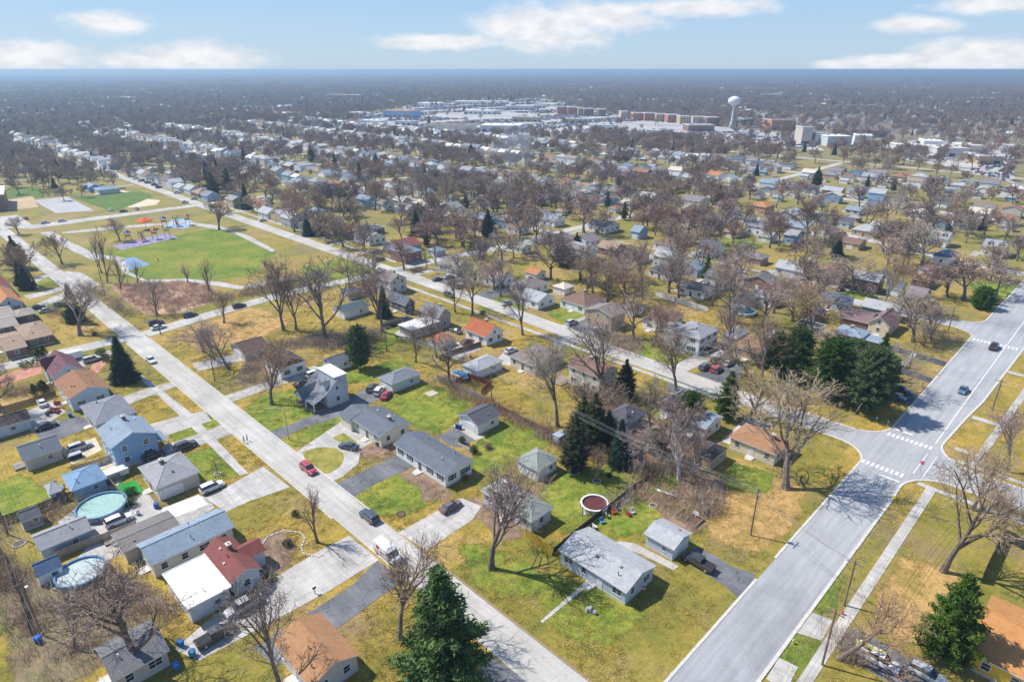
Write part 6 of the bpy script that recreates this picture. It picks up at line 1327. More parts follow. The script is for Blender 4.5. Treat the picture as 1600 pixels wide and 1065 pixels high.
def clump(mb, c, s, r, n=3):
    for _ in range(n):
        d = Vector((r.gauss(0, 1), r.gauss(0, 1), r.gauss(0, .6))).normalized(); e = d.cross(Vector((r.gauss(0, 1), r.gauss(0, 1), r.gauss(0, 1)))).normalized(); o = Vector(c)+Vector((r.gauss(0, s*.35), r.gauss(0, s*.35), r.gauss(0, s*.25)))
        a, b = s*r.uniform(.6, 1.2), s*r.uniform(.07, .16)
        mb.face([tuple(o-d*a*.5), tuple(o+e*b), tuple(o+d*a*.5), tuple(o-e*b)])
def conifer(seed, kind, H=12., q=1.0):
    r = random.Random(seed); T = MB(); K = MB()
    T.tube([(0, 0, -.1), (r.gauss(0, .1), r.gauss(0, .1), H*.5), (0, 0, H*.96)], [H*.018, H*.012, .03], 6, 0, False)
    Rm = {'spruce': .235, 'pine': .30, 'cedar': .20, 'round': .42, 'wpine': .40}[kind]*H
    z = H*({'spruce': .04, 'pine': .10, 'cedar': .02, 'round': .02, 'wpine': .10}[kind])
    while z < H*.985:
        f = z/H
        if kind == 'spruce': R = Rm*(1-f)**.85*r.uniform(.82, 1.12); n = 9; up = -.22; dz = H*.022
        elif kind == 'pine': R = Rm*max(.02, 1-f)**.72*(1.12 if f > .22 else .85)*(.78+.30*sin(z*3.1+seed))*r.uniform(.85, 1.12); n = 8; up = .10; dz = H*.027
        elif kind == 'wpine': R = Rm*(max(0, 1-((f-.30)/.73)**2))**.55*r.uniform(.65, 1.12) if f > .30 else Rm*(.6+.4*(f-.1)/.2)*r.uniform(.6, 1.1); n = 9; up = .20; dz = H*.028
        elif kind == 'cedar': R = Rm*(max(0, 1-(2*max(f, .18)-.36)**2/1.75))**.7*r.uniform(.7, 1.1); n = 8; up = .5; dz = H*.026
        else: R = Rm*(max(0, 1-(2*f-.85)**2/1.35))**.5*r.uniform(.8, 1.08); n = 10; up = .1; dz = H*.032
        a0 = r.uniform(0, 6.3)
        for k in range(n):
            a = a0+2*pi*k/n+r.gauss(0, .18); Rb = R*(r.uniform(.72, 1.16) if kind != 'pine' else r.uniform(.6, 1.25))
            if Rb < .15: Rb = .15
            e = Vector((cos(a)*Rb, sin(a)*Rb, z+up*Rb)); s0 = Vector((0, 0, z))
            if kind == 'pine' and k % 2 == 0: T.tube([tuple(s0), tuple(e*.5+s0*.5+Vector((0, 0, -.05*Rb))), tuple(e)], [.05, .035, .02], 3, 0, False)
            m = max(3, int(Rb*4.2*q)+2)
            for i in range(m):
                t = (.25 if 'pine' in kind else .35)+(1.0-.3)*((i+r.random())/m); pnt = s0.lerp(e, t) + Vector((0, 0, -.10*Rb*t*t if kind == 'spruce' else .06*Rb*t*t))
                clump(K, pnt, (.46 if 'pine' not in kind else .55)*(.75+.5*(1-f))/max(.6, q)**.5, r, 9)
        z += dz*r.uniform(.8, 1.2)
    top = H; wid = 2*Rm
    return T.mesh('trunk', BARK), K.mesh('crown', NEEDLE['cedar' if kind == 'cedar' else ('spruce' if kind == 'spruce' else 'pine')]), top, wid
PROTO = {
 'bare2': [bare(3, nch=(7, 7, 7, 6), spread=.95, lead=.42, fork=.32, first=1.1, upright=.75), bare(8, nch=(8, 7, 6, 6), spread=1.05, upright=.6, lead=.46, fork=.34, first=1.0), bare(12, nch=(7, 7, 7, 6), spread=.8, upright=.8, fork=.3, lead=.40, first=1.2), bare(21, nch=(9, 6, 6, 6), spread=1.0, upright=.6, fork=.3, lead=.5, first=.95)],
 'bare1': [bare(30+i, nch=(8, 6, 6, 5), lw=.075, spread=.8+.08*i, upright=.8-.08*i, lead=.45, first=1.0, fork=.3) for i in range(5)],
 'young2': [bare(51, nch=(10, 5, 4, 4), lw=.03, spread=.7, upright=1.0, fork=.15), bare(53, nch=(10, 5, 4, 3), lw=.035, spread=.62, upright=1.2, fork=.12)],
 'birch2': [bare(61, nch=(9, 5, 5, 4), lw=.035, spread=.6, upright=1.0, bark=BIRCH)],
 'spruce': [conifer(71, 'spruce'), conifer(72, 'spruce')], 'pine': [conifer(73, 'pine'), conifer(74, 'pine'), conifer(78, 'pine')], 'cedar': [conifer(75, 'cedar'), conifer(79, 'cedar')], 'round': [conifer(76, 'round', 8.)], 'wpine': [conifer(81, 'wpine'), conifer(82, 'wpine'), conifer(83, 'wpine')],
}
CATN = {'bare': 'bare_tree', 'lean': 'bare_tree', 'young': 'bare_tree', 'birch': 'birch_tree', 'spruce': 'spruce_tree', 'pine': 'pine_tree', 'wpine': 'pine_tree', 'cedar': 'cedar_tree', 'round': 'evergreen_tree'}
TR = []
tr = random.Random(5)
def tree(kind, u, v, h, w, label, lean=0, group=None):
    d = math.hypot(u, v); k = kind if kind != 'lean' else 'bare'
    key = {'bare': 'bare2' if d < 250 else 'bare1', 'young': 'young2', 'birch': 'birch2'}.get(k, k)
    T_, K_, top, wid = tr.choice(PROTO[key]); sz = h/top; sx = w/wid if k != 'bare' else max(.7*sz, min(1.5*sz, w/wid*1.05))
    if k in ('young', 'birch'): sx = max(.5*sz, min(1.3*sz, w/wid*1.1))
    root = thing(CATN[kind], label, 'bare tree' if CATN[kind] == 'bare_tree' else CATN[kind].replace('_', ' '), (u, v, 0), tr.uniform(0, 6.28), group, (sx, sx, sz))
    if lean:
        ax = Vector((cos(AZ), -sin(AZ), 0)) * lean      # towards picture right / left
        M = Matrix.Rotation(RAD(24 if kind == 'lean' else 0), 4, Vector((0, 0, 1)).cross(ax)) @ Matrix.Rotation(tr.uniform(0, 6.28), 4, 'Z'); root.rotation_euler = M.to_euler()
    t_ = link('trunk', T_, root); c_ = link('crown', K_, root); TR.append((u, v)); return root
for kind, u, v, h, w, label, lean in TREES: tree(kind, u, v, h, w, label, lean, 'bare trees' if CATN[kind] == 'bare_tree' else 'evergreens')
cr = random.Random(77)
def inpoly(x, y, poly):
    c_ = False
    for (x0, y0), (x1, y1) in zip(poly, poly[1:]+poly[:1]):
        if (y0 > y) != (y1 > y) and x < (x1-x0)*(y-y0)/(y1-y0)+x0: c_ = not c_
    return c_
def zone(u, v):
    d = math.hypot(u, v)
    if v < 32: return 0
    if u < 148 and v < 226: return .10 if u > 84 and 40 < v < 205 else 0
    if 53 < u < 148 and v < 474: return 0
    if u < 47 and v < 300: return .0
    if u < 75 and 400 < v < 560: return 0
    if 60 < u < 156 and 470 < v < 560: return .2
    if u < 250 and v < 226: return .55
    if u < 345 and v < 130: return .36
    if u > 600 and v < u*.62-120: return .35
    if inpoly(u, v, LOTP[0]) or inpoly(u, v, LOTP[1]): return .03
    if 250 < u < 640 and v < u*.5: return .38
    return 1
def offroad(u, v):
    for sx, dx in zip(SX, (0, 0, 3, -2, 0, 0)):
        if abs(u-sx-dx) < 7.5 and v < 1100: return False
    if abs(u-648) < 6 and v < 420: return False
    return all(abs(v-c_) > 5 for c_ in CROSS) or u > 640
cand = []
u = 5.0
while u < 1300:
    v = 30.0
    while v < 1300:
        uu, vv = u+cr.uniform(0, 9.6), v+cr.uniform(0, 9.6); z_ = zone(uu, vv)
        if inview(uu, vv) and cr.random() < z_*(.36+.58*max(0, min(1, .5+.75*sin(uu*.021+1.7*sin(vv*.016))*cos(vv*.027+.9)+.25*sin(uu*.05-vv*.04)))) and offroad(uu, vv) and free(uu-.1, vv-.1, uu+.1, vv+.1, 2.2): cand.append((math.hypot(uu, vv), uu, vv))
        v += 9.6
    u += 9.6
cand.sort()
nb = sum(1 for t_ in TREES if CATN[t_[0]] == 'bare_tree')
# phrase for a tree from the nearest labelled house
ulab = {}
def place_phrase(u, v):
    b = min(LOCS, key=lambda l: (l[0]-u)**2+(l[1]-v)**2); du, dv = u-b[0], v-b[1]; depth = du+dv
    rel = 'behind' if depth > 7 else ('in front of' if depth < -7 else ('on the avenue side of' if du-dv > 0 else 'on the park side of'))
    return rel + ' ' + b[2], b
fill_trees = []; i = 0; NEV = 0
farpts = []
for d, uu, vv in cand:
    ev = cr.random() < .07
    h = cr.uniform(11, 19) if not ev else cr.uniform(8, 15)
    if nb < 300 and not ev: nb += 1; fill_trees.append(('bare', uu, vv, h, cr.uniform(10, 17)))
    elif ev and NEV < 45: NEV += 1; fill_trees.append((cr.choice(['spruce', 'pine', 'spruce', 'cedar']), uu, vv, h, h*.5))
    else: farpts.append((uu, vv, h/14., 3 if ev else cr.randrange(3)))
cnt = {}
for f in fill_trees:
    kind, uu, vv, h, w = f; ph, b = place_phrase(uu, vv)
    adj = 'tall ' if h > 14.5 else ('low ' if h < 11.5 else '')
    adj2 = 'wide ' if w > 12.5 and kind == 'bare' else ''
    base = (adj or adj2)+{'bare': 'bare tree'}.get(kind, kind+' tree'); lab = base+' '+ph
    k_ = lab; cnt[k_] = cnt.get(k_, 0)+1
    if cnt[k_] > 1: lab = ['', '', 'second ', 'third ', 'fourth ', 'fifth ', 'sixth ', 'seventh ', 'eighth ', 'ninth ', 'tenth '][min(10, cnt[k_])]+lab
    tree(kind, uu, vv, h, w, ' '.join(lab.split()[:16]), 0, 'bare trees' if kind == 'bare' else 'evergreens')
# ---- distant woodland: one stuff object, instanced trees
def hidden(name, me):
    return bpy.data.objects.new(name, me)
def join_mesh(name, parts):
    mb = MB(); mats = []
    for me, (sx, sy, sz), (tx, ty, tz), rot in parts:
        b = len(mb.v); c_, s_ = cos(rot), sin(rot)
        for vtx in me.vertices:
            x, y, z = vtx.co.x*sx, vtx.co.y*sy, vtx.co.z*sz; mb.v.append((x*c_-y*s_+tx, x*s_+y*c_+ty, z+tz))
        off = len(mats)
        for m_ in me.materials: 
            if m_ not in mats: mats.append(m_)
        for p_ in me.polygons: mb.f.append(tuple(b+k for k in p_.vertices)); mb.m.append(mats.index(me.materials[p_.material_index]))
    return mb.mesh(name, mats)
ident = lambda me: (me, (1, 1, 1), (0, 0, 0), 0)
FT = []
for i in range(3):
    a = bare(90+i, nch=(7, 6, 5, 4), lw=.15, spread=.9+.1*i, upright=.65, lead=.45, first=1.0, fork=.3); FT.append(hidden('far_tree_source', join_mesh('far_tree', [ident(a[0]), ident(a[1])])))
a = conifer(95, 'spruce', q=.5); FT.append(hidden('far_spruce_source', join_mesh('far_spruce', [ident(a[0]), ident(a[1])])))
gr = random.Random(9)
tiny = [bare(100+i, nch=(6, 5, 5), lw=.34, spread=1.15) for i in range(2)]
GROVE = []
for i in range(3):
    parts = []
    for k in range(15):
        a = tiny[k % 2]; s = gr.uniform(.8, 1.3); rr = 40*math.sqrt(gr.random()); th = gr.uniform(0, 6.28); parts.append((a[1], (s*1.1, s*1.1, s), (rr*cos(th), rr*sin(th), 0), gr.uniform(0, 6)))
    GROVE.append(hidden('grove_source', join_mesh('grove', parts)))
def scatter(name, pts, sources, label=None, kind='stuff'):
    me = bpy.data.meshes.new(name); me.from_pydata([(p[0], p[1], 0) for p in pts], [], [])
    for nm, j in (('sc', 2), ('which', 3), ('rot', 4)):
        at = me.attributes.new(nm, 'FLOAT', 'POINT'); at.data.foreach_set('value', [float(p[j]) if len(p) > j else (i*2.399 % 6.283) for i, p in enumerate(pts)])
    o = link(name, me); o['kind'] = kind
    if label: o['label'] = label
    g_ = bpy.data.node_groups.new(name, 'GeometryNodeTree'); g_.interface.new_socket('Geometry', in_out='INPUT', socket_type='NodeSocketGeometry'); g_.interface.new_socket('Geometry', in_out='OUTPUT', socket_type='NodeSocketGeometry')
    gi, go = g_.nodes.new('NodeGroupInput'), g_.nodes.new('NodeGroupOutput'); jn = g_.nodes.new('GeometryNodeJoinGeometry')
    def att(nm):
        a = g_.nodes.new('GeometryNodeInputNamedAttribute'); a.data_type = 'FLOAT'; a.inputs['Name'].default_value = nm; return a.outputs['Attribute']
    sc_, wh, ro_ = att('sc'), att('which'), att('rot')
    cx_ = g_.nodes.new('ShaderNodeCombineXYZ'); g_.links.new(ro_, cx_.inputs[2])
    for i, s in enumerate(sources):
        cmp_ = g_.nodes.new('FunctionNodeCompare'); cmp_.data_type = 'FLOAT'; cmp_.operation = 'EQUAL'; g_.links.new(wh, cmp_.inputs['A']); cmp_.inputs['B'].default_value = float(i); cmp_.inputs['Epsilon'].default_value = .1
        oi = g_.nodes.new('GeometryNodeObjectInfo'); oi.inputs['Object'].default_value = s; oi.inputs['As Instance'].default_value = True
        ip = g_.nodes.new('GeometryNodeInstanceOnPoints'); g_.links.new(gi.outputs[0], ip.inputs['Points']); g_.links.new(cmp_.outputs[0], ip.inputs['Selection']); g_.links.new(oi.outputs['Geometry'], ip.inputs['Instance'])
        g_.links.new(sc_, ip.inputs['Scale']); g_.links.new(cx_.outputs[0], ip.inputs['Rotation']); g_.links.new(ip.outputs[0], jn.inputs[0])
    g_.links.new(jn.outputs[0], go.inputs[0]); md = o.modifiers.new('scatter', 'NODES'); md.node_group = g_; return o
def rnd(pt): return pt
pts = [(u_, v_, s_, w_, gr.uniform(0, 6.28)) for u_, v_, s_, w_ in farpts]
# woodland from the edge of the neighbourhood outwards
def clearing(u, v):
    if inpoly(u, v, LOTP[0]): return True
    n_ = sin(u*.006+1.3)*cos(v*.0075-.4)+.5*sin(u*.017+v*.011)
    return n_ > 1.02
step = 13.5; d0 = 0
u = 5.0
while u < 2900:
    v = 30.0
    while v < 2900:
        d = math.hypot(u, v)
        if d < 2900 and (u >= 1300 or v >= 1300) or (d < 2900 and False):
            if d > 600 and inview(u, v) and not clearing(u, v) and gr.random() < .9: pts.append((u+gr.uniform(0, 13), v+gr.uniform(0, 13), gr.uniform(.75, 1.3), 3 if gr.random() < .05 else gr.randrange(3), gr.uniform(0, 6.28)))
        v += step
    u += step
scatter('distant_woodland', pts, FT)
gp = []
u = 0.0
while u < 9500:
    v = 0.0
    while v < 9500:
        d = math.hypot(u, v)
        if 2850 < d < 9500 and inview(u, v) and not clearing(u, v): gp.append((u+gr.uniform(0, 70), v+gr.uniform(0, 70), gr.uniform(.8, 1.25), gr.randrange(3), gr.uniform(0, 6.28)))
        v += 72 if d < 5000 else 105
    u += 72 if u < 3600 else 100
u = 0.0
while u < 21000:
    v = 0.0
    while v < 21000:
        d = math.hypot(u, v)
        if 9400 < d < 21000 and inview(u, v): gp.append((u+gr.uniform(0, 190), v+gr.uniform(0, 190), gr.uniform(1.4, 2.0), gr.randrange(3), gr.uniform(0, 6.28)))
        v += 200
    u += 200
scatter('horizon_forest', gp, GROVE)
# ------------------------------------------------------------------ distant houses (beyond the counted ones): one stuff object
def far_house_mesh(i):
    r = random.Random(200+i); mb = MB(); W, D = r.uniform(8, 10)/2, r.uniform(10, 13)/2; h = r.choice([3, 3.2, 5]); rs = r.uniform(1.6, 2.6)
    mb.box(-W+.4, -D+.4, 0, W-.4, D-.4, h, 0)
    for sg in (-1, 1): mb.face([(sg*W, -D, h), (sg*W, D, h), (0, D, h+rs), (0, -D, h+rs)], 1); mb.face([(-W+.4, sg*(D-.4), h), (W-.4, sg*(D-.4), h), (0, sg*(D-.4), h+rs)], 0)
    for k in (-1, 1): mb.box(-W+.36, k*D*.5-.5, 1.1, -W+.4, k*D*.5+.5, 2.3, 2); mb.box(k*W*.45-.5, -D+.36, 1.1, k*W*.45+.5, -D+.4, 2.3, 2)
    return mb.mesh('far_house', [wallmat(WALLS[i % 8] if WALLS[i % 8] != 'brick' else 'cream'), mat('shingle', ['paleshingle', 'greyroof', 'whiteroof', 'slategrey', 'creamroof', 'paleshingle', 'brown', 'bluegrey'][i]), PANE])
FH = [hidden('far_house_source', far_house_mesh(i)) for i in range(8)]
hp = [((f[1]+f[3])/2, (f[2]+f[4])/2, 1.0 if f[0] == 'house' else .62, gr.randrange(8), 0 if f[7] == 'v' else pi/2) for f in rest]
for k in range(1300):
    d = gr.uniform(1000, 3600); a = gr.uniform(-RAD(38), RAD(38)); uu, vv = d*sin(AZ+a), d*cos(AZ+a)
    if not inpoly(uu, vv, LOTP[0]): hp.append((uu, vv, gr.uniform(.9, 1.4), gr.randrange(8), gr.choice([0, pi/2])))
scatter('distant_houses', hp, FH)
# ------------------------------------------------------------------ vehicles
CC = dict(black=(.015,.016,.018), red=(.45,.02,.03), navy=(.03,.05,.085), white=(.75,.75,.74), silver=(.50,.51,.53), darkgreycar=(.09,.095,.105), brownred=(.16,.09,.08), maroonc=(.20,.025,.035), bluecar=(.07,.14,.26), brownc=(.28,.22,.18))
def loft(secs, mi=0, mb=None):
    """secs: (x, zb, zt, half width bottom, half width top)"""
    mb = mb or MB(); rings = []
    for x, zb, zt, wb, wt in secs:
        b = len(mb.v); m_ = (zb+zt)/2
        mb.v += [(x, -wb*.92, zb), (x, -wb, zb+(zt-zb)*.25), (x, -wb, m_+(zt-zb)*.15), (x, -wt, zt-(zt-zb)*.06), (x, -wt*.82, zt), (x, wt*.82, zt), (x, wt, zt-(zt-zb)*.06), (x, wb, m_+(zt-zb)*.15), (x, wb, zb+(zt-zb)*.25), (x, wb*.92, zb)]; rings.append(b)
    for a, b in zip(rings, rings[1:]):
        for k in range(10): mb.f.append((a+k, a+(k+1) % 10, b+(k+1) % 10, b+k)); mb.m.append(mi)
    mb.f.append(tuple(rings[0]+k for k in range(10))); mb.f.append(tuple(rings[-1]+9-k for k in range(10))); mb.m += [mi, mi]
    return mb
CARM = {}
def car_parts(kind, col):
    if (kind, col) in CARM: return CARM[(kind, col)]
    P_ = mat('paint', CC[col], col); out = []
    if kind == 'sedan':
        L = 4.7; body = [(-2.35,.32,.72,.80,.72), (-2.25,.24,.92,.88,.80), (-1.6,.2,.98,.91,.82), (-.3,.2,.96,.92,.82), (.9,.2,.94,.92,.82), (1.6,.2,.86,.90,.78), (2.15,.24,.76,.86,.72), (2.35,.32,.62,.76,.62)]
        cab = [(-1.75,.93,.97,.78,.72), (-1.15,.93,1.36,.80,.60), (-.4,.93,1.44,.82,.62), (.25,.93,1.42,.82,.61), (1.1,.9,.95,.80,.72)]; top = [(-1.15,1.345,1.385,.56,.52), (-.4,1.42,1.475,.60,.55), (.28,1.40,1.45,.58,.53)]; wx = (-1.4, 1.42); wr = .33
    elif kind == 'suv':
        body = [(-2.35,.4,.85,.84,.76), (-2.28,.28,1.05,.93,.84), (-1.5,.25,1.1,.95,.86), (0,.25,1.08,.95,.86), (1.0,.25,1.06,.95,.86), (1.7,.25,1.0,.93,.82), (2.2,.3,.9,.88,.74), (2.36,.38,.7,.78,.62)]
        cab = [(-2.25,1.03,1.12,.84,.78), (-1.95,1.03,1.60,.84,.70), (-.8,1.03,1.70,.86,.70), (.35,1.03,1.66,.86,.69), (1.2,1.0,1.07,.84,.76)]; top = [(-2.0,1.60,1.65,.68,.64), (-.8,1.68,1.735,.68,.63), (.4,1.63,1.69,.66,.6)]; wx = (-1.4, 1.45); wr = .37
    elif kind in ('pickup', 'workpickup'):
        body = [(-2.9,.5,1.12,.92,.88), (-2.8,.42,1.18,.97,.92), (-.85,.36,1.18,.98,.93), (.9,.36,1.16,.98,.92), (1.6,.36,1.12,.97,.88), (2.5,.4,1.04,.95,.84), (2.85,.45,.9,.90,.76), (2.95,.5,.75,.8,.66)]
        cab = [(-.95,1.12,1.2,.86,.82), (-.8,1.12,1.78,.88,.72), (.2,1.12,1.86,.9,.73), (.85,1.12,1.80,.9,.72), (1.6,1.1,1.16,.86,.80)]; top = [(-.82,1.77,1.82,.70,.66), (.2,1.83,1.895,.72,.67), (.9,1.76,1.83,.68,.63)]; wx = (-1.85, 1.9); wr = .42
    else:
        body = [(-2.9,.45,2.35,.98,.92), (-2.85,.35,2.5,1.02,.95), (1.2,.35,2.5,1.02,.95), (1.7,.35,2.25,1.0,.88), (2.2,.35,1.35,.98,.86), (2.8,.4,1.1,.92,.78), (2.95,.5,.8,.82,.66)]
        cab = [(1.42,1.5,2.2,1.01,.90), (1.75,1.38,2.18,1.005,.87), (2.22,1.33,1.42,.96,.84)]; top = [(-2.8,2.5,2.54,.88,.84), (0,2.5,2.56,.90,.85), (1.15,2.5,2.54,.88,.82)]; wx = (-1.9, 1.9); wr = .38
    bm_ = loft(body)
    if kind in ('pickup', 'workpickup'): bm_.box(-2.72, -.78, 1.19, -1.0, .78, 1.20, 1)
    out.append(('body', bm_.mesh('body', [P_, DARK], False), (0, 0, 0))); out.append(('window', loft(cab).mesh('window', PANE), (0, 0, 0))); out.append(('roof', loft(top).mesh('roof', P_), (0, 0, 0)))
    w = MB(); w.tube([(0, -.11, 0), (0, .11, 0)], wr, 14, 0); w.tube([(0, -.125, 0), (0, .125, 0)], wr*.58, 10, 1); wm_ = w.mesh('wheel', [RUBBER, CHROME])
    for x in wx:
        for s in (-1, 1): out.append(('wheel', wm_, (x, s*.86, wr)))
    hl = MB(); hl.box(-.06, -.2, -.08, .06, .2, .08, 0); hm = hl.mesh('headlight', mat('plain', (.8,.8,.78))); tl = MB(); tl.box(-.05, -.12, -.14, .05, .12, .14, 0); tm = tl.mesh('tail_light', mat('plain', (.45,.02,.02)))
    xf, xr = body[-1][0]-.06, body[0][0]+.02
    for s in (-1, 1): out.append(('headlight', hm, (xf, s*.62, body[-1][2]-.02))); out.append(('tail_light', tm, (xr, s*.72, body[0][2]-.02)))
    CARM[(kind, col)] = out; return out
DIRS = {'+u': 0, '+v': 90, '-u': 180, '-v': -90, 'v135': 115, 'v160': 35}
VN = {'sedan': ('parked_car', 'car'), 'suv': ('parked_car', 'car'), 'pickup': ('pickup_truck', 'pickup truck'), 'workpickup': ('pickup_truck', 'pickup truck'), 'van': ('delivery_van', 'van')}
def car(kind, u, v, dr, col, label, group='vehicles parked or driving in the streets'):
    nm, ct = VN[kind]
    if 'driving' in label: nm = nm.replace('parked_', 'moving_')
    root = thing(nm, label, ct, (u, v, .07), RAD(DIRS[dr] if isinstance(dr, str) else dr), group)
    for n_, me, lc in car_parts(kind, col): link(n_, me, root, lc)
    if kind == 'van':
        for s in (-1, 1):
            g_ = MB(); g_.box(-1.7, s*1.03-.012, 1.5, -.9, s*1.03+.012, 2.2); g_.box(-.7, s*1.03-.012, 1.1, -.1, s*1.03+.012, 1.5); g_.box(-2.2, s*1.03-.012, .9, -1.2, s*1.03+.012, 1.1); link('side_graphic', g_.mesh('side_graphic', mat('plain', (.55,.03,.04))), root)
    if kind == 'workpickup':
        g_ = MB(); g_.box(-2.7, -.8, 1.19, -1.1, -.45, 1.62, 0); g_.box(-2.7, .45, 1.19, -1.1, .8, 1.62, 0); link('tool_box', g_.mesh('tool_box', TRIM), root)
        g_ = MB(); g_.tube([(-3.1, -.25, 1.75), (.9, .05, 2.0)], .06, 6); g_.tube([(-3.1, .2, 1.75), (.9, .45, 2.0)], .06, 6)
        for q in range(9): g_.box(-2.9+q*.45, -.2, 1.74, -2.82+q*.45, .3, 1.78)
        link('ladder', g_.mesh('ladder', mat('plain', (.65,.6,.08))), root)
    return root
for v_ in VEHICLES: car(*v_)
# cars standing in the drives and at the kerbs of the counted houses
kr = random.Random(31); nc = len(VEHICLES); seen = set(); far_cars = []
cols = ['white', 'silver', 'black', 'darkgreycar', 'red', 'bluecar', 'navy', 'silver', 'white', 'maroonc']
CN = {'white': 'white', 'silver': 'silver', 'black': 'black', 'darkgreycar': 'dark grey', 'red': 'red', 'bluecar': 'blue', 'navy': 'navy', 'maroonc': 'dark red', 'brownc': 'brown', 'brownred': 'brown'}
CARPTS = []
for s in near:
    if s[0] != 'house' or kr.random() > .5 : continue
    cu, cv = (s[1]+s[3])/2, (s[2]+s[4])/2; si = min(range(len(SX)), key=lambda i: abs(cu-SX[i])); side = 1 if cu > SX[si] else -1
    u_, v_ = s[1 if side > 0 else 3]-side*3.4, s[4]+2.2
    if any(a_-2 < u_ < c_+2 and b_-2 < v_ < d_+2 for a_, b_, c_, d_ in HB): continue
    col = kr.choice(cols); lab = '%s car beside the %s house from avenue, %s side of %s street' % (CN[col], s[11].split(', ')[2].split(' from')[0], 'far' if side > 0 else 'near', SNAME[si])
    if lab in seen: continue
    seen.add(lab); car(kr.choice(['sedan', 'suv', 'suv', 'pickup'] if False else ['sedan', 'suv']), u_, v_, '+u' if kr.random() < .5 else '-u', col, lab); nc += 1
    rect('driveway', kr.choice(['concrete', 'asphalt', 'concrete', 'gravel']), min(SX[si]+side*3, u_+side*9), v_-1.6, max(SX[si]+side*3, u_+side*9), v_+1.6, .032)
for s in specs:
    if s[11].count('from avenue') and s[0] == 'house':
        cu, cv = (s[1]+s[3])/2, (s[2]+s[4])/2; si = min(range(len(SX)), key=lambda i: abs(cu-SX[i])); side = 1 if cu > SX[si] else -1
        e = s[1 if side > 0 else 3]; x0, x1 = sorted((SX[si]+side*3, e+side*7)); y0 = s[4]+.3
        if free(x0, y0, x1, y0+3.2, 0.1): rect('driveway', kr.choice(['concrete', 'asphalt', 'concrete', 'gravel']), x0, y0, x1, y0+3.2, .034)

# ------------------------------------------------------------------ smaller things
def simple(name, cat, label, mb, mats, loc, rz=0, part=None, group=None):
    """a thing whose Empty carries one or more part meshes: mb may be {part: (MB, mats)}"""
    root = thing(name, label, cat, loc, rz, group); d = mb if isinstance(mb, dict) else {part or 'body': (mb, mats)}
    for k, (m_, mm) in d.items(): link(k.split('#')[0], m_.mesh(k.split('#')[0], mm), root)
    return root
FC = {'yellow': (.50,.33,.05), 'black': (.05,.05,.05), 'grey': (.30,.28,.25), 'brown': (.22,.14,.09), 'dark': (.09,.08,.08), 'tan': (.42,.34,.25), 'orange': (.55,.28,.06), 'red': (.35,.10,.07), 'white': (.74,.74,.73)}
for st, h, poly, lab in FENCES:
    ty, cn = st.split('_'); m_ = mat('wood', FC[cn]) if cn != 'white' else TRIM
    root = thing('fence', lab, 'fence', (poly[0][0], poly[0][1], 0), 0, 'garden fences'); ox, oy = poly[0]
    pb = MB(); posts = []
    for (a, b), (c_, d_) in zip(poly, poly[1:]):
        L_ = math.hypot(c_-a, d_-b); dx, dy = (c_-a)/L_, (d_-b)/L_; n = max(1, int(L_/2.4))
        for i in range(n): posts.append((a+dx*L_*i/n-ox, b+dy*L_*i/n-oy))
        nb_ = max(1, int(L_/(.16 if ty != 'rail' else .35))); bw = L_/nb_
        for i in range(nb_):
            s0, s1 = i*bw+.012, (i+1)*bw-.012
            if ty == 'rail': s1 = s0+.06
            hz = h+.03*sin(i*7.1); x0, y0, x1, y1 = a+dx*s0-ox, b+dy*s0-oy, a+dx*s1-ox, b+dy*s1-oy
            nx, ny = -dy*.02, dx*.02
            for sg in (-1, 1): pb.face([(x0+nx*sg, y0+ny*sg, .05), (x1+nx*sg, y1+ny*sg, .05), (x1+nx*sg, y1+ny*sg, hz), (x0+nx*sg, y0+ny*sg, hz)])
            pb.face([(x0-nx, y0-ny, hz), (x1-nx, y1-ny, hz), (x1+nx, y1+ny, hz), (x0+nx, y0+ny, hz)])
        for z in (.35, h-.25): pb.tube([(a-ox-dy*.05, b-oy+dx*.05, z), (c_-ox-dy*.05, d_-oy+dx*.05, z)], .045, 4, 0)
    posts.append((poly[-1][0]-ox, poly[-1][1]-oy)); link('panel', pb.mesh('panel', m_), root)
    q = MB(); q.box(-.06, -.06, 0, .06, .06, h+.12); pm = q.mesh('post', m_)
    for p_ in posts: link('post', pm, root, (p_[0], p_[1], 0))
br_ = random.Random(2); er = thing('stone_edging', 'pale stone edging curving over the dry front lawn', 'garden edging', (*EDGING[0], 0)); q = MB(); q.box(-.2, -.15, 0, .2, .15, .16, 0, .04); sm = q.mesh('stone', mat('plain', (.62,.57,.48)))
for a, b in zip(EDGING, EDGING[1:]):
    n = max(1, int(math.hypot(b[0]-a[0], b[1]-a[1])/.42))
    for i in range(n): link('stone', sm, er, (a[0]+(b[0]-a[0])*i/n-EDGING[0][0]+br_.gauss(0, .05), a[1]+(b[1]-a[1])*i/n-EDGING[0][1]+br_.gauss(0, .05), 0), br_.uniform(0, 3))
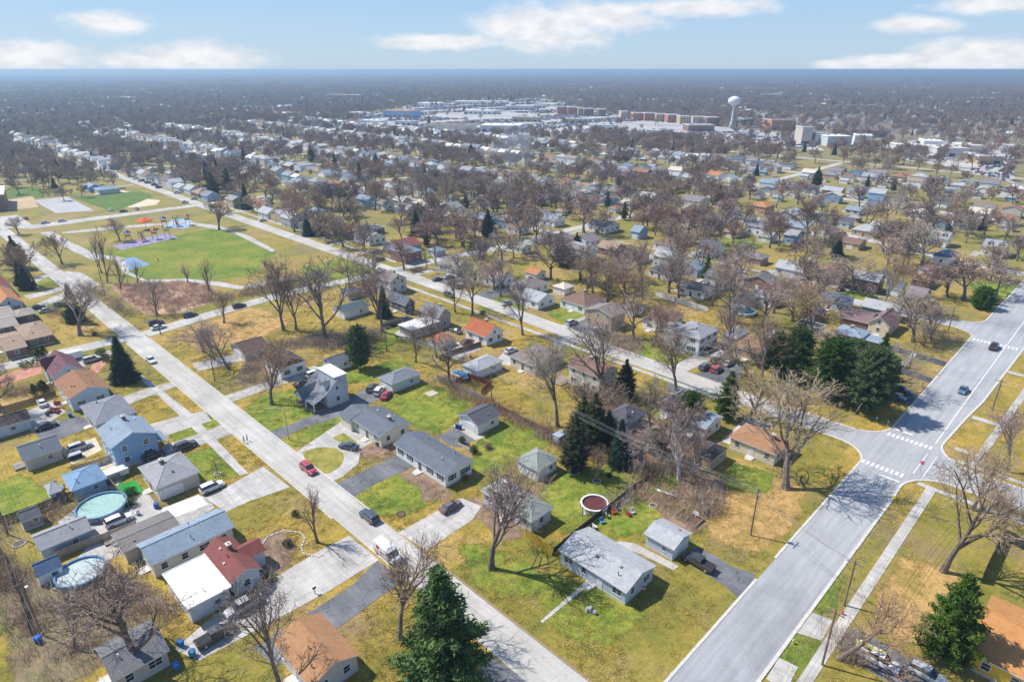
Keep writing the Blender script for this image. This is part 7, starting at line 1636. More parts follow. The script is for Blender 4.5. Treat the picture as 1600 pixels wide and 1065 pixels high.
# poles and wires
polep = {}
for kind, u, v, h, lab in POLES:
    if kind == 'utility':
        h = max(8.5, min(h, 12.5)); root = thing('utility_pole', lab, 'utility pole', (u, v, 0), 0, 'utility poles')
        q = MB(); q.tube([(0, 0, -.1), (0, 0, h)], [.17, .11], 8); link('pole', q.mesh('pole', POLE), root)
        along = abs(v-18) < 6 or (u > 130 and v < 42)
        q = MB(); ax = (0, 1) if along else (1, 0)
        q.box(-1.15*ax[0]-.05, -1.15*ax[1]-.05, h-.75, 1.15*ax[0]+.05, 1.15*ax[1]+.05, h-.62)
        link('crossarm', q.mesh('crossarm', POLE), root)
        for k in (-1, -.45, .45, 1):
            i_ = MB(); i_.tube([(0, 0, 0), (0, 0, .16)], .05, 6); link('insulator', i_.mesh('insulator', mat('plain', (.35,.33,.3))), root, (1.05*k*ax[0], 1.05*k*ax[1], h-.62))
        if 'transformers' in lab or 'alone' in lab or 'wires' in lab:
            q = MB(); q.tube([(.32, 0, h-2.4), (.32, 0, h-1.5)], .24, 10); link('transformer', q.mesh('transformer', mat('metal', (.5,.5,.5))), root)
        polep[lab] = (u, v, h, ax)
    else:
        root = thing('street_lamp', lab, 'street lamp', (u, v, 0), 0)
        q = MB(); q.tube([(0, 0, 0), (0, 0, 8.3)], [.14, .09], 8); link('pole', q.mesh('pole', mat('wood', (.52,.42,.30))), root)
        q = MB(); d_ = (-cos(AZ)*0.7-.3, sin(AZ)*.9); q.tube([(0, 0, 8.1), (d_[0]*2, d_[1]*2, 8.35), (d_[0]*3.6, d_[1]*3.6, 8.3)], .06, 6); link('arm', q.mesh('arm', mat('metal', (.6,.58,.5))), root)
        q = MB(); q.box(-.3, -.14, -.1, .3, .14, .05, 0, .04); link('lamp_head', q.mesh('lamp_head', mat('metal', (.6,.6,.58))), root, (d_[0]*3.8, d_[1]*3.8, 8.27), math.atan2(d_[1], d_[0]))
PL = list(polep.values())
def wire(a, b, lab, offs=(-1, -.45, .45, 1), sag=.9):
    for wi, k in enumerate(offs):
        q = MB(); A_ = Vector((a[0]+1.05*k*a[3][0], a[1]+1.05*k*a[3][1], a[2]-.46)); B_ = Vector((b[0]+1.05*k*b[3][0], b[1]+1.05*k*b[3][1], b[2]-.46))
        q.tube([tuple(A_.lerp(B_, t/12) - Vector((0, 0, sag*4*(t/12)*(1-t/12)))) for t in range(13)], .022, 3, 0, False)
        o = link('power_line', q.mesh('power_line', WIRE)); tag(o, ['first', 'second', 'third', 'fourth'][wi]+' strand of the '+lab.replace('thin ', ''), 'power line', 'power lines')
def pk(s): return next(v_ for k_, v_ in polep.items() if s in k_)
wire(pk('alone on'), pk('above the red hydrant'), 'thin power line crossing the avenue from the lone pole')
wire(pk('alone on'), pk('brown green cedar'), 'power line from the lone pole across the black fence')
wire(pk('brown green cedar'), pk('brown fence line'), 'power line above the brown fence line and back gardens')
wire(pk('brown fence line'), pk('behind the pale hipped'), 'power line over the bright green back lawn')
wire(pk('above the red hydrant'), pk('near the leaning'), 'power line along the avenue sidewalk near the leaning tree')
h_ = pk('near the leaning'); wire(h_, (h_[0]-45, h_[1]-.5, h_[2], h_[3]), 'power line leaving the picture beside the avenue')
h_ = pk('above the red hydrant'); hb = pk('with transformers'); wire(h_, (h_[0]+42, 15.5, 10, (0, 1)), 'power line over the avenue verge grass')
wire(pk('purple grey shed'), pk('in the scrub'), 'power line over the scrub at the picture edge'); h_ = pk('in the scrub'); wire(h_, (h_[0]+1, h_[1]-42, h_[2], h_[3]), 'power line dropping past the scrub to the picture corner')
h_ = pk('purple grey shed'); wire(h_, (h_[0]+1, h_[1]+45, h_[2], h_[3]), 'power line behind the beige slate roofed garage')
wire(pk('two new asphalt'), pk('thin utility pole'), 'power line beside the avenue above the new drives', (-.45, .45))
# hedges
LEAF = BUSHM
hr = random.Random(3)
for poly, w, h, lab in HEDGES:
    K = MB()
    for (a, b), (c_, d_) in zip(poly, poly[1:]):
        L_ = math.hypot(c_-a, d_-b)
        for i in range(int(L_*w*h*1.6)+60):
            t = hr.random(); s = hr.uniform(-w/2, w/2); z = h*hr.random()**.6
            clump(K, (a+(c_-a)*t-(d_-b)/L_*s, b+(d_-b)*t+(c_-a)/L_*s, z), .9, hr, 3)
    o = link('hedge', K.mesh('hedge', LEAF)); tag(o, lab, 'hedge')
def shrub_mesh(r0, h, seed, m_):
    K = MB(); r = random.Random(seed)
    for i in range(int(170*max(1, r0*h))):
        d = Vector((r.gauss(0, 1), r.gauss(0, 1), r.gauss(0, 1))).normalized(); f = r.random()**.35
        z = h*.5+d.z*h*.5*f; k = 1 if h < 1.8*r0*1.3 else (1.25-z/h*.9)
        clump(K, (d.x*r0*f*k, d.y*r0*f*k, max(.05, z)), .42, r, 2)
    return K.mesh('foliage', m_)
RUSTM = tree_mat('rust_grass', (.24,.10,.04), (.38,.18,.08), (.48,.28,.14), 1)
WCOL = {'aqua': (.30,.46,.42), 'milk': (.42,.50,.50), 'red': (.11,.03,.03), 'blue': (.05,.12,.16)}
def person(u, v, lab, col, rz):
    me = bpy.data.meshes.new('person'); V = [(0,0,.95),(0,0,1.2),(0,0,1.42),(0,0,1.52),(0,0,1.66),(-.1,0,.9),(-.12,.08,.5),(-.12,.0,.06),(-.12,.12,.03),(.1,0,.9),(.12,-.1,.52),(.12,-.2,.08),(.12,-.08,.04),(-.19,0,1.4),(-.24,-.06,1.14),(-.22,.08,.92),(.19,0,1.4),(.24,.06,1.14),(.22,.12,.92)]
    E = [(0,1),(1,2),(2,3),(3,4),(0,5),(5,6),(6,7),(7,8),(0,9),(9,10),(10,11),(11,12),(2,13),(13,14),(14,15),(2,16),(16,17),(17,18)]
    me.from_pydata(V, E, []); R = {0:.15,1:.14,2:.15,3:.06,4:.11,5:.1,9:.1,6:.07,10:.07,7:.045,11:.045,8:.04,12:.04,13:.07,16:.07,14:.05,17:.05,15:.035,18:.035}
    me.materials.append(mat('plain', col)); o = bpy.data.objects.new('person', me); C.objects.link(o); o.location = (u, v, .04); o.rotation_euler = (0, 0, rz)
    md = o.modifiers.new('skin', 'SKIN'); me.skin_vertices.new() if not me.skin_vertices else None
    for i, sk in enumerate(me.skin_vertices[0].data): sk.radius = (R[i], R[i]*.85); sk.use_root = (i == 0)
    sb = o.modifiers.new('sub', 'SUBSURF'); sb.levels = 1; sb.render_levels = 1
    tag(o, lab, 'person'); q = MB(); q.lathe([(0, .13), (.07, .11), (.12, .03), (.125, -.03), (.1, -.06)], 10); link('hair', q.mesh('hair', mat('plain', (.06,.04,.03)), True), o, (0, -.01, 1.68))
pr = random.Random(8)
for kind, u, v, lab, o in MISC:
    P = (u, v, 0)
    if kind == 'pool':
        r, h = o['r'], o['h']; a = MB(); a.lathe([(r, 0), (r, h)], 40); b = MB(); b.lathe([(r-.22, h-.02), (r-.22, h+.06), (r+.12, h+.06), (r+.12, h-.08), (r, h-.08)], 40); w = MB(); w.lathe([(0, h-.28), (r-.1, h-.28)], 40); l = MB(); l.lathe([(r-.12, h-.02), (r-.12, h-.45)], 40)
        d = {'pool_wall': (a, mat('metal', o['wall'])), 'rim': (b, mat('plain', (.10,.22,.38) if o['w'] in ('aqua', 'milk') else (.75,.75,.75))), 'liner': (l, mat('plain', (.12,.30,.50) if o['w'] != 'red' else (.7,.7,.7))), 'water': (w, mat('plain', WCOL[o['w']]))}
        root = simple('swimming_pool', 'pool', lab, d, None, P, group='round garden pools'); q = MB(); q.box(-.05, -.05, 0, .05, .05, h); pm = q.mesh('upright', mat('plain', (.12,.2,.3)))
        for i in range(16): link('upright', pm, root, (cos(i*pi/8)*(r+.06), sin(i*pi/8)*(r+.06), 0), i*pi/8)
        q = MB(); q.box(-.3, -.25, 0, .3, .25, .12); [q.box(-.32, -.26+.0, z, -.26, .26, z+.05) for z in (.4, .8, 1.2)]; q.tube([(-.29, -.26, 0), (-.29, -.26, 1.7)], .03, 5); q.tube([(-.29, .26, 0), (-.29, .26, 1.7)], .03, 5); link('ladder', q.mesh('ladder', TRIM), root, (-r-.15, 0, 0))
    elif kind == 'boat':
        q = MB(); loft([(-2.9,.5,1.2,.9,.9), (-2.6,.35,1.35,1.05,1.0), (0,.3,1.5,1.1,1.0), (1.6,.4,1.45,.95,.85), (2.6,.7,1.4,.5,.45), (3.1,1.0,1.35,.12,.1)], 0, q); c_ = MB(); loft([(-2.85,1.2,1.3,1.0,.6), (-1.5,1.3,1.75,1.06,.4), (.8,1.35,1.95,1.0,.3), (2.0,1.3,1.6,.75,.25), (3.0,1.25,1.36,.15,.08)], 0, c_)
        w = MB(); w.tube([(-.3, -1.0, .3), (-.3, -1.15, .3)], .3, 12); w.tube([(-.3, 1.0, .3), (-.3, 1.15, .3)], .3, 12); w.box(-2, -.1, .3, 3.6, .1, .42)
        simple('covered_boat', 'boat', lab, {'hull': (q, TRIM), 'cover': (c_, mat('plain', (.07,.22,.38))), 'trailer_wheel': (w, RUBBER)}, None, P, RAD(-90))
    elif kind == 'canoe':
        q = MB(); loft([(-2.4,.1,.2,.04,.03), (-1.9,.02,.42,.3,.15), (-.8,0,.55,.45,.2), (.8,0,.55,.45,.2), (1.9,.02,.42,.3,.15), (2.4,.1,.2,.04,.03)], 0, q); k_ = MB(); k_.tube([(-2.3, 0, .2), (-1.6, 0, .47), (0, 0, .57), (1.6, 0, .47), (2.3, 0, .2)], .025, 5)
        simple('canoe', 'canoe', lab, {'hull': (q, mat('metal', (.62,.66,.68))), 'keel': (k_, DARK)}, None, P, RAD(-80))
    elif kind == 'bed':
        q = MB()
        for (x0, y0, x1, y1) in ((-1.6, -2.2, -1.5, 2.2), (1.5, -2.2, 1.6, 2.2), (-1.5, -2.2, 1.5, -2.1), (-1.5, 2.1, 1.5, 2.2), (-1.5, -.05, 1.5, .05)): q.box(x0, y0, 0, x1, y1, .5)
        s_ = MB(); s_.box(-1.5, -2.1, 0, 1.5, -.05, .35); s_.box(-1.5, .05, 0, 1.5, 2.1, .36); b_ = MB(); b_.box(.9, -1.3, .9, .96, -.2, 1.7); b_.box(.9, -.8, .3, .96, -.72, .9)
        simple('garden_bed', 'raised bed', lab, {'frame': (q, mat('wood', (.34,.27,.2))), 'soil': (s_, mat('plain', (.14,.09,.06))), 'board': (b_, TRIM)}, None, P)
    elif kind in ('trailer', 'boxtrailer', 'dumpster', 'spa'):
        c_ = {'trailer': (.04,.045,.05), 'boxtrailer': (.75,.75,.76), 'dumpster': (.03,.03,.03), 'spa': (.74,.75,.76)}[kind]; L_ = {'trailer': 3.1, 'boxtrailer': 2.4, 'dumpster': 3.4, 'spa': 2.2}[kind]; hh = {'trailer': 2.5, 'boxtrailer': 2.5, 'dumpster': 1.5, 'spa': 1.7}[kind]
        q = MB(); q.box(-L_, -1.05, .5, L_, 1.05, hh, 0); r_ = MB(); r_.box(-L_-.04, -1.1, hh, L_+.04, 1.1, hh+.08); w = MB()
        for x in (-.5, .5):
            for s_ in (-1.0, .85): w.tube([(x, s_, .36), (x, s_+.18, .36)], .34, 12)
        t_ = MB(); t_.tube([(L_, -.5, .5), (L_+1.3, 0, .5), (L_, .5, .5)], .05, 5)
        simple('cargo_trailer', 'trailer', lab, {'box': (q, mat('paint', c_)), 'roof_panel': (r_, mat('plain', (.5,.5,.5) if kind == 'trailer' else c_)), 'wheel': (w, RUBBER), 'drawbar': (t_, DARK)}, None, P, 0 if kind != 'dumpster' else RAD(0))
    elif kind == 'chair':
        m_ = mat('plain', {'white': (.75,.75,.75), 'blue': (.08,.25,.50), 'tan': (.5,.42,.3), 'red': (.5,.05,.06)}[o['c']]); root = thing('garden_chair', lab, 'garden chair', P, pr.uniform(0, 6), 'garden furniture by the black fence')
        q = MB(); q.box(-.35, -.35, .38, .35, .35, .48); link('seat', q.mesh('seat', m_), root); q = MB(); q.box(-.35, .3, .48, .35, .4, 1.15); link('backrest', q.mesh('backrest', m_), root)
        q = MB(); q.box(-.03, -.03, 0, .03, .03, .38); lm = q.mesh('leg', m_)
        for x in (-.3, .3):
            for y in (-.3, .3): link('leg', lm, root, (x, y, 0))
    elif kind == 'ring':
        root = thing('stone_ring', lab, 'stone ring', P); n = max(8, int(o['r']*14)); m_ = mat('plain', (.12,.11,.10) if 'dark' in lab else (.62,.59,.54)); q = MB(); q.lathe([(0, .05), (o['r'], .04)], 18); link('soil', q.mesh('soil', mat('plain', (.13,.09,.06))), root, (0, 0, .03))
        q = MB(); q.box(-.13, -.16, 0, .13, .16, .16, 0, .03); sm = q.mesh('stone', m_)
        for i in range(n): link('stone', sm, root, (cos(i*2*pi/n)*o['r'], sin(i*2*pi/n)*o['r'], .03), i*2*pi/n+.2*sin(i*5))
    elif kind == 'pit':
        root = thing('rock_pile', lab, 'rock pile', P)
        for i in range(9):
            q = MB(); s_ = pr.uniform(.2, .4); q.box(-s_, -s_*.8, 0, s_, s_*.8, s_*1.1, 0, s_*.25); link('rock', q.mesh('rock', mat('plain', (.33,.33,.33))), root, (pr.gauss(0, .5), pr.gauss(0, .5), .02 if i < 6 else .25), pr.uniform(0, 6))
    elif kind == 'pad':
        q = MB(); q.box(-1.3, -1.3, 0, 1.3, 1.3, .09); e_ = MB()
        for b_ in ((-1.45, -1.45, -1.3, 1.45), (1.3, -1.45, 1.45, 1.45), (-1.3, -1.45, 1.3, -1.3), (-1.3, 1.3, 1.3, 1.45)): e_.box(b_[0], b_[1], 0, b_[2], b_[3], .14)
        simple('sand_box', 'sand pad', lab, {'sand': (q, mat('plain', (.48,.42,.32))), 'border': (e_, mat('wood', (.5,.42,.3)))}, None, P)
    elif kind == 'hydrant':
        q = MB(); q.lathe([(.2, 0), (.2, .08), (.14, .1), (.13, .6), (.18, .62), (.18, .68), (.12, .78), (.03, .86), (0, .86)], 12); n_ = MB(); n_.tube([(-.24, 0, .45), (.24, 0, .45)], .07, 8)
        simple('fire_hydrant', 'hydrant', lab, {'barrel': (q, mat('paint', o['c'])), 'nozzle': (n_, mat('paint', mul(o['c'], .8)))}, None, P)
    elif kind in ('stopsign', 'diamond'):
        q = MB(); q.tube([(0, 0, 0), (0, 0, 2.3)], .035, 6); pl = MB(); n = 8 if kind == 'stopsign' else 4; rr = .42; ps = [(-.05, rr*cos(2*pi*(i+.5*(n == 8))/n), 2.55+rr*sin(2*pi*(i+.5*(n == 8))/n)) for i in range(n)]
        pl.face(ps); pl.face([(x+.03, y, z) for x, y, z in ps][::-1]); m_ = mat('plain', (.50,.02,.03) if kind == 'stopsign' else (.75,.60,.03))
        root = simple('stop_sign' if kind == 'stopsign' else 'warning_sign', 'road sign', lab, {'post': (q, mat('metal', (.4,.4,.4))), 'plate': (pl, m_)}, None, P, 0)
        if kind == 'stopsign':
            cu_ = bpy.data.curves.new('lettering', 'FONT'); cu_.body = 'STOP'; cu_.size = .3; cu_.align_x = 'CENTER'; cu_.align_y = 'CENTER'; cu_.extrude = .004; cu_.materials.append(TRIM); tmp_ = bpy.data.objects.new('lettering', cu_); t_ = link('lettering', bpy.data.meshes.new_from_object(tmp_), root); t_.location = (-.06, 0, 2.55); t_.rotation_euler = (pi/2, 0, -pi/2)
    elif kind == 'mailbox':
        q = MB(); q.box(-.06, -.06, 0, .06, .06, 1.1); b_ = MB(); b_.box(-.28, -.13, 1.1, .28, .13, 1.25); b_.tube([(-.28, 0, 1.25), (.28, 0, 1.25)], .13, 10); f_ = MB(); f_.box(-.2, -.16, 1.25, -.15, -.13, 1.5)
        simple('mailbox', 'mailbox', lab, {'post': (q, mat('wood', (.4,.32,.24))), 'box': (b_, DARK if 'black' in lab else TRIM), 'flag': (f_, mat('plain', (.5,.03,.03)))}, None, P)
    elif kind == 'sapling': tree('young', u, v, 3.2, 1.6, lab)
    elif kind == 'shrub':
        h = o.get('h', o['r']*1.5); root = thing('shrub', lab, 'shrub', P, 0, 'garden shrubs'); link('foliage', shrub_mesh(o['r'], h, int(u*7), RUSTM if o.get('c') else BUSHM), root)
        q = MB(); q.tube([(0, 0, 0), (0, 0, h*.5)], .06, 5); link('stem', q.mesh('stem', BARK), root)
    elif kind == 'umbrella':
        q = MB(); q.tube([(0, 0, 0), (0, 0, 2.5)], .03, 6); c_ = MB(); c_.lathe([(1.6, 2.0), (.8, 2.4), (0, 2.65)], 8); simple('patio_umbrella', 'umbrella', lab, {'pole': (q, TRIM), 'canopy': (c_, mat('plain', o['c']))}, None, P)
    elif kind == 'bin':
        q = MB(); q.box(-.3, -.35, .05, .3, .35, 1.0, 0, -.05); l_ = MB(); l_.box(-.38, -.43, 1.0, .38, .43, 1.08); w = MB(); w.tube([(-.3, .33, .12), (.3, .33, .12)], .11, 8); simple('wheelie_bin' if 'wheelie' in lab else 'storage_bin', 'bin', lab, {'body': (q, mat('plain', o['c'])), 'lid': (l_, mat('plain', mul(o['c'], .8))), 'wheel': (w, RUBBER)}, None, P, pr.uniform(0, 3))
    elif kind == 'gear':
        root = thing('machine_heap', lab, 'machinery', P)
        for i in range(11):
            q = MB(); s_ = pr.uniform(.3, .8); q.box(-s_, -.2, 0, s_, .2, pr.uniform(.3, 1.2)); q.tube([(-s_, 0, .3), (s_, .3, pr.uniform(.8, 1.9))], .06, 5); link('machine_part', q.mesh('machine_part', mat('plain', pr.choice([(.40,.08,.05), (.30,.10,.07), (.15,.12,.11)]))), root, (pr.gauss(0, 1.2), pr.gauss(0, 1.6), 0), pr.uniform(0, 6))
    elif kind == 'flag':
        q = MB(); q.tube([(0, 0, 2.2), (.0, -1.3, 3.0)], .02, 5); f_ = MB()
        for i in range(7): f_.face([(0, -.5-.02*i, 2.4-.11*i), (0, -1.3-.02*i, 2.85-.11*i), (0, -1.3-.02*i, 2.74-.11*i), (0, -.5-.02*i, 2.29-.11*i)], i % 2)
        f_.face([(-.01, -.9, 2.66), (-.01, -1.3, 2.86), (-.01, -1.32, 2.5), (-.01, -.92, 2.3)], 2); simple('flag', 'flag', lab, {'staff': (q, TRIM), 'cloth': (f_, [mat('plain', (.5,.04,.05)), TRIM, mat('plain', (.04,.06,.22))])}, None, (71.3, 42.2, -.2))
    elif kind == 'shed_blue':
        q = MB(); q.box(-1.3, -1, 0, 1.3, 1, 2.0); r_ = MB(); r_.box(-1.4, -1.1, 2.0, 1.4, 1.1, 2.12, 0, .05); d_ = MB(); d_.box(-1.34, -.6, .1, -1.3, .6, 1.8); simple('garden_cabinet', 'shed', lab, {'wall': (q, mat('siding', (.25,.32,.42))), 'roof': (r_, mat('plain', (.32,.38,.46))), 'door': (d_, mat('siding', (.45,.5,.56)))}, None, P)
    elif kind == 'deck':
        q = MB(); w_, l_ = o['w']/2, o['l']/2; n = int(o['l']/.22)
        for i in range(n): q.box(-w_, -l_+i*.22, .3, w_, -l_+i*.22+.2, .36)
        e_ = MB(); e_.box(-w_, -l_, 0, w_, -l_+.08, .3); e_.box(-w_, -l_+.08, 0, -w_+.08, l_, .3); root = simple('wooden_deck', 'deck', lab, {'board': (q, mat('wood', (.30,.24,.18) if 'grey' not in lab else (.3,.29,.28))), 'skirt': (e_, mat('wood', (.2,.16,.12)))}, None, P)
        q = MB(); q.box(-w_, -l_-.04, 1.2, w_, -l_+.04, 1.28)
        for i in range(int(o['w']/.3)): q.box(-w_+i*.3, -l_-.02, .36, -w_+i*.3+.05, -l_+.02, 1.2)
        link('railing', q.mesh('railing', mat('wood', (.34,.27,.2))), root)
    elif kind == 'person': person(u, v, lab, (.04,.05,.08) if 'dark' in lab else (.30,.31,.33), pr.uniform(0, 6))
    elif kind == 'table':
        q = MB(); q.box(-1.2, -.7, .0, 1.2, .7, 1.1); c_ = MB(); c_.box(-1.3, -.8, 1.1, 1.3, .8, 1.25, 0, .12); simple('covered_table', 'table', lab, {'skirt': (q, DARK), 'cover': (c_, mat('plain', (.4,.42,.46)))}, None, P)
    elif kind in ('play', 'play2', 'slidegear'):
        root = thing('playground_structure', lab, 'playground', P, RAD(-20), 'playground equipment' if kind != 'slidegear' else None); s_ = 1.9 if kind != 'slidegear' else .7
        colr = {'y': (.75,.50,.04), 'r': (.55,.05,.04), 'b': (.05,.10,.35), 'o': (.65,.18,.03), 't': (.60,.50,.38)}
        def part(n_, mb, c_): link(n_, mb.mesh(n_, mat('paint', colr[c_])), root)
        spots = [(-3, 0), (0, 0), (3, .5), (6, 0)] if kind == 'play' else [(-3, 0), (0, 0), (3, 0)]
        if kind == 'slidegear': spots = [(0, 0), (2.4, 0)]
        for i, (x, y) in enumerate(spots):
            x, y = x*s_, y*s_; hh = (1.6+.5*(i % 2))*s_
            for ax in (-1, 1):
                for ay in (-1, 1):
                    q = MB(); q.tube([(x+ax*1.1, y+ay*1.1, 0), (x+ax*1.1, y+ay*1.1, hh+1.7)], .09, 6); part('post', q, 't' if kind == 'play' else 'b')
            q = MB(); q.box(x-1.15, y-1.15, hh-.1, x+1.15, y+1.15, hh); part('deck', q, 'b')
            q = MB(); q.box(x-1.2, y-1.2, hh+.05, x-1.12, y+1.2, hh+.9); part('panel', q, 'y' if kind == 'play' else 'r'); q = MB(); q.box(x-1.1, y-1.22, hh+.05, x+1.1, y-1.14, hh+.9); part('panel', q, 'y' if i % 2 else 'o')
            if i % 2 == 0: q = MB(); q.lathe([(1.75, hh+1.6), (0, hh+3.0)], 4, 0, (x, y)); part('roof', q, {'play': 'o', 'play2': 'r', 'slidegear': 'r'}[kind] if i else 'b')
        for sg, c_ in ((-1, 'r'), (1, 'y')):
            q = MB(); q.tube([(0, sg*1.1, 1.6*s_), (.2, sg*2.2, 1.3*s_), (.4, sg*3.6, .45*s_), (.5, sg*4.6, .2)], .38, 7, 0, False); part('slide', q, c_)
        for k in range(3):
            q = MB(); q.tube([(-5.5*s_+k*1.2, -2+k*1.5, 0), (-5.5*s_+k*1.2, -2+k*1.5, 2.2), (-4.3*s_+k*1.2, -2+k*1.5, 2.7), (-3.4*s_+k, -2+k*1.5, 2.2), (-3.4*s_+k, -2+k*1.5, 0)], .07, 6); part('climber', q, 'ryo'[k])
    elif kind == 'shade':
        q = MB(); q.tube([(0, 0, 0), (0, 0, 5)], .14, 8); c_ = MB(); c_.lathe([(4.2, 4.3), (4.0, 4.6), (0, 6.2)], 6); simple('shade_canopy', 'shade canopy', lab, {'post': (q, TRIM), 'canopy': (c_, mat('plain', (.70,.09,.04)))}, None, P)
    elif kind in ('tower', 'smalltower'):
        k = 1.0 if kind == 'tower' else 1.0; root = thing('water_tower', lab, 'water tower', P, 0, None, (k, k, k)); W_ = mat('plain', (.72,.75,.74))
        q = MB(); q.lathe([(3.7, 0), (2.9, 4), (2.0, 10), (1.45, 17), (1.35, 27), (2.8, 30.2), (4, 31.2)], 24); link('shaft', q.mesh('shaft', W_, True), root)
        q = MB(); q.lathe([(3.2, 30.2), (6.6, 31.6), (8.5, 34.0), (8.9, 36.4), (8.3, 38.8), (6.2, 40.9), (3, 42.2), (0, 42.6)], 32); link('tank', q.mesh('tank', W_, True), root)
        q = MB(); q.tube([(0, 0, 42.4), (0, 0, 44.3)], .12, 6)
        for i in range(6): a = i*pi/3; q.tube([(cos(a)*2.6, sin(a)*2.6, 42), (cos(a)*2.6, sin(a)*2.6, 44)], .14, 5)
        q.tube([(cos(i*pi/6)*2.6, sin(i*pi/6)*2.6, 43.4) for i in range(13)], .06, 4); link('antenna', q.mesh('antenna', mat('metal', (.6,.6,.6))), root)
        q = MB(); q.tube([(-1.8, 0, 2), (-1.82, 0, 27)], .08, 5); link('ladder', q.mesh('ladder', mat('metal', (.5,.5,.5))), root)
# ------------------------------------------------------------------ stores, apartments, parking lots
COL['purplebrick'] = (.10,.06,.07)
def big(a, b, dep, h, c, rc, lab):
    if 'apartment' in lab: h *= .82
    def uv(p): return Vector((p[0]*sin(AZ)+p[1]*cos(AZ), -p[0]*cos(AZ)+p[1]*sin(AZ), 0))
    A_, B_ = uv(a), uv(b); d = (B_-A_); L_ = d.length; d.normalize(); rz = math.atan2(d.y, d.x)
    apt = 'apartment' in lab; root = thing('apartment_building' if apt else ('school_building' if 'school' in lab else 'store_building'), lab, 'apartment building' if apt else ('school' if 'school' in lab else 'store'), tuple(A_), rz, 'apartment row' if apt else None)
    q = MB(); q.box(0, 0, 0, L_, dep, h); link('wall', q.mesh('wall', wallmat(c)), root)
    q = MB(); q.box(-.5, -.5, h, L_+.5, dep+.5, h+.6); q.box(.3, .3, h+.6, L_-.3, dep-.3, h+.75, 1); link('roof', q.mesh('roof', [TRIM, mat('plain', COL[rc])]), root)
    n = max(2, int(L_/(4 if apt else 9))); rows_ = int(h/3.1) if apt else 1
    q = MB(); hh = 1.4 if apt else 2.6; q.box(-(.8 if apt else 2.6), -.06, 0, (.8 if apt else 2.6), .02, hh); wm_ = q.mesh('window', PANE)
    for i in range(n):
        for j in range(rows_): link('window', wm_, root, (L_*(i+.5)/n, 0, .9+3.1*j))
    if not apt:
        for k in range(3): q = MB(); q.box(-1.5, -1.2, 0, 1.5, 1.2, 1.2); link('roof_unit', q.mesh('roof_unit', mat('metal', (.55,.55,.55))), root, (L_*(k+.7)/3.4, dep*.5, h+.75))
for m_ in MALLS: big(*m_)
for i, poly in enumerate(LOTP): sheet('parking_lot', 'lotpave', poly, .05+.01*i)
def inpoly(x, y, poly):
    c_ = False
    for (x0, y0), (x1, y1) in zip(poly, poly[1:]+poly[:1]):
        if (y0 > y) != (y1 > y) and x < (x1-x0)*(y-y0)/(y1-y0)+x0: c_ = not c_
    return c_
lr = random.Random(14); lotc = []
for poly in LOTP[:2]:
    x0, x1 = min(p[0] for p in poly), max(p[0] for p in poly); y0, y1 = min(p[1] for p in poly), max(p[1] for p in poly); x = x0
    while x < x1:
        y = y0
        while y < y1:
            if inpoly(x, y, poly) and lr.random() < .5 and (int(y/40) % 3) != 0 and sin(x*.02)+cos(y*.017) > -.6: lotc.append((x, y))
            y += 3.0
        x += 9.5 if int((x-x0)/9.5) % 2 else 6
lotc.sort(key=lambda p: math.hypot(*p))
def lowcar(col):
    q = MB(); loft([(-2.3,.3,.9,.85,.8), (-1.2,.25,1.0,.9,.85), (1.2,.25,.95,.9,.82), (2.3,.3,.7,.8,.7)], 0, q); loft([(-1.7,.95,1.0,.8,.76), (-1.2,.95,1.45,.8,.66), (.3,.95,1.45,.8,.66), (1.1,.9,.95,.8,.76)], 1, q); loft([(-1.2,1.44,1.48,.62,.6), (.3,1.44,1.48,.62,.6)], 0, q)
    return q.mesh('parked_car', [mat('paint', CC[col], col), PANE])
LC = {c_: lowcar(c_) for c_ in ('white', 'silver', 'black', 'darkgreycar', 'red', 'bluecar')}; keys = list(LC)
lgrp = {}
for (x, y) in lotc[:max(0, 290-nc)]:
    c_ = lr.choice(keys); bl = ' '.join(min(MALLS, key=lambda m_: (m_[0][0]*sin(AZ)+m_[0][1]*cos(AZ)-x)**2+(-m_[0][0]*cos(AZ)+m_[0][1]*sin(AZ)-y)**2)[6].split()[:6]); lgrp.setdefault((CN[c_], bl), []).append((y, x, c_))
for (cn_, bl), L_ in lgrp.items():
    L_.sort()
    for i, (y, x, c_) in enumerate(L_):
        o = link('parked_car', LC[c_], None, (x, y, .06), 0); tag(o, '%s tiny %s car from the avenue, by the %s' % (ORD[i], cn_, ' '.join(bl.split()[:5])), 'car', 'cars in the shopping parking lots')
scatter('distant_parked_cars', [(x, y, 1, lr.randrange(6), 0) for x, y in lotc[max(0, 290-nc):]], [hidden('far_car_source', LC[c_]) for c_ in keys])
# ------------------------------------------------------------------ undergrowth, reeds (uncountable)
def brush(seed, h, n, m_, wd=.05, sp=.5):
    r = random.Random(seed); K = MB()
    for i in range(n):
        x, y = r.gauss(0, sp), r.gauss(0, sp); p_ = Vector((x, y, 0)); d = Vector((r.gauss(0, .35), r.gauss(0, .35), 1)).normalized(); s_ = d.cross(Vector((r.gauss(0, 1), r.gauss(0, 1), .1))).normalized()*wd*.5; hh = h*r.uniform(.5, 1.1); q = p_+d*hh
        K.face([tuple(p_-s_), tuple(p_+s_), tuple(q+s_*.4), tuple(q-s_*.4)])
        for k in range(3):
            t = r.uniform(.35, .9); b = p_.lerp(q, t); e = b+Vector((r.gauss(0, .5), r.gauss(0, .5), r.uniform(.2, .7))).normalized()*hh*.3; K.face([tuple(b-s_*.6), tuple(b+s_*.6), tuple(e)])
    return hidden('brush_source', K.mesh('brush', m_))
BR = [brush(1, 2.2, 34, BRUSHM, .06, .8), brush(2, 3.2, 40, BRUSHM, .06, 1.0), brush(3, 1.5, 36, REED, .06, .7)]
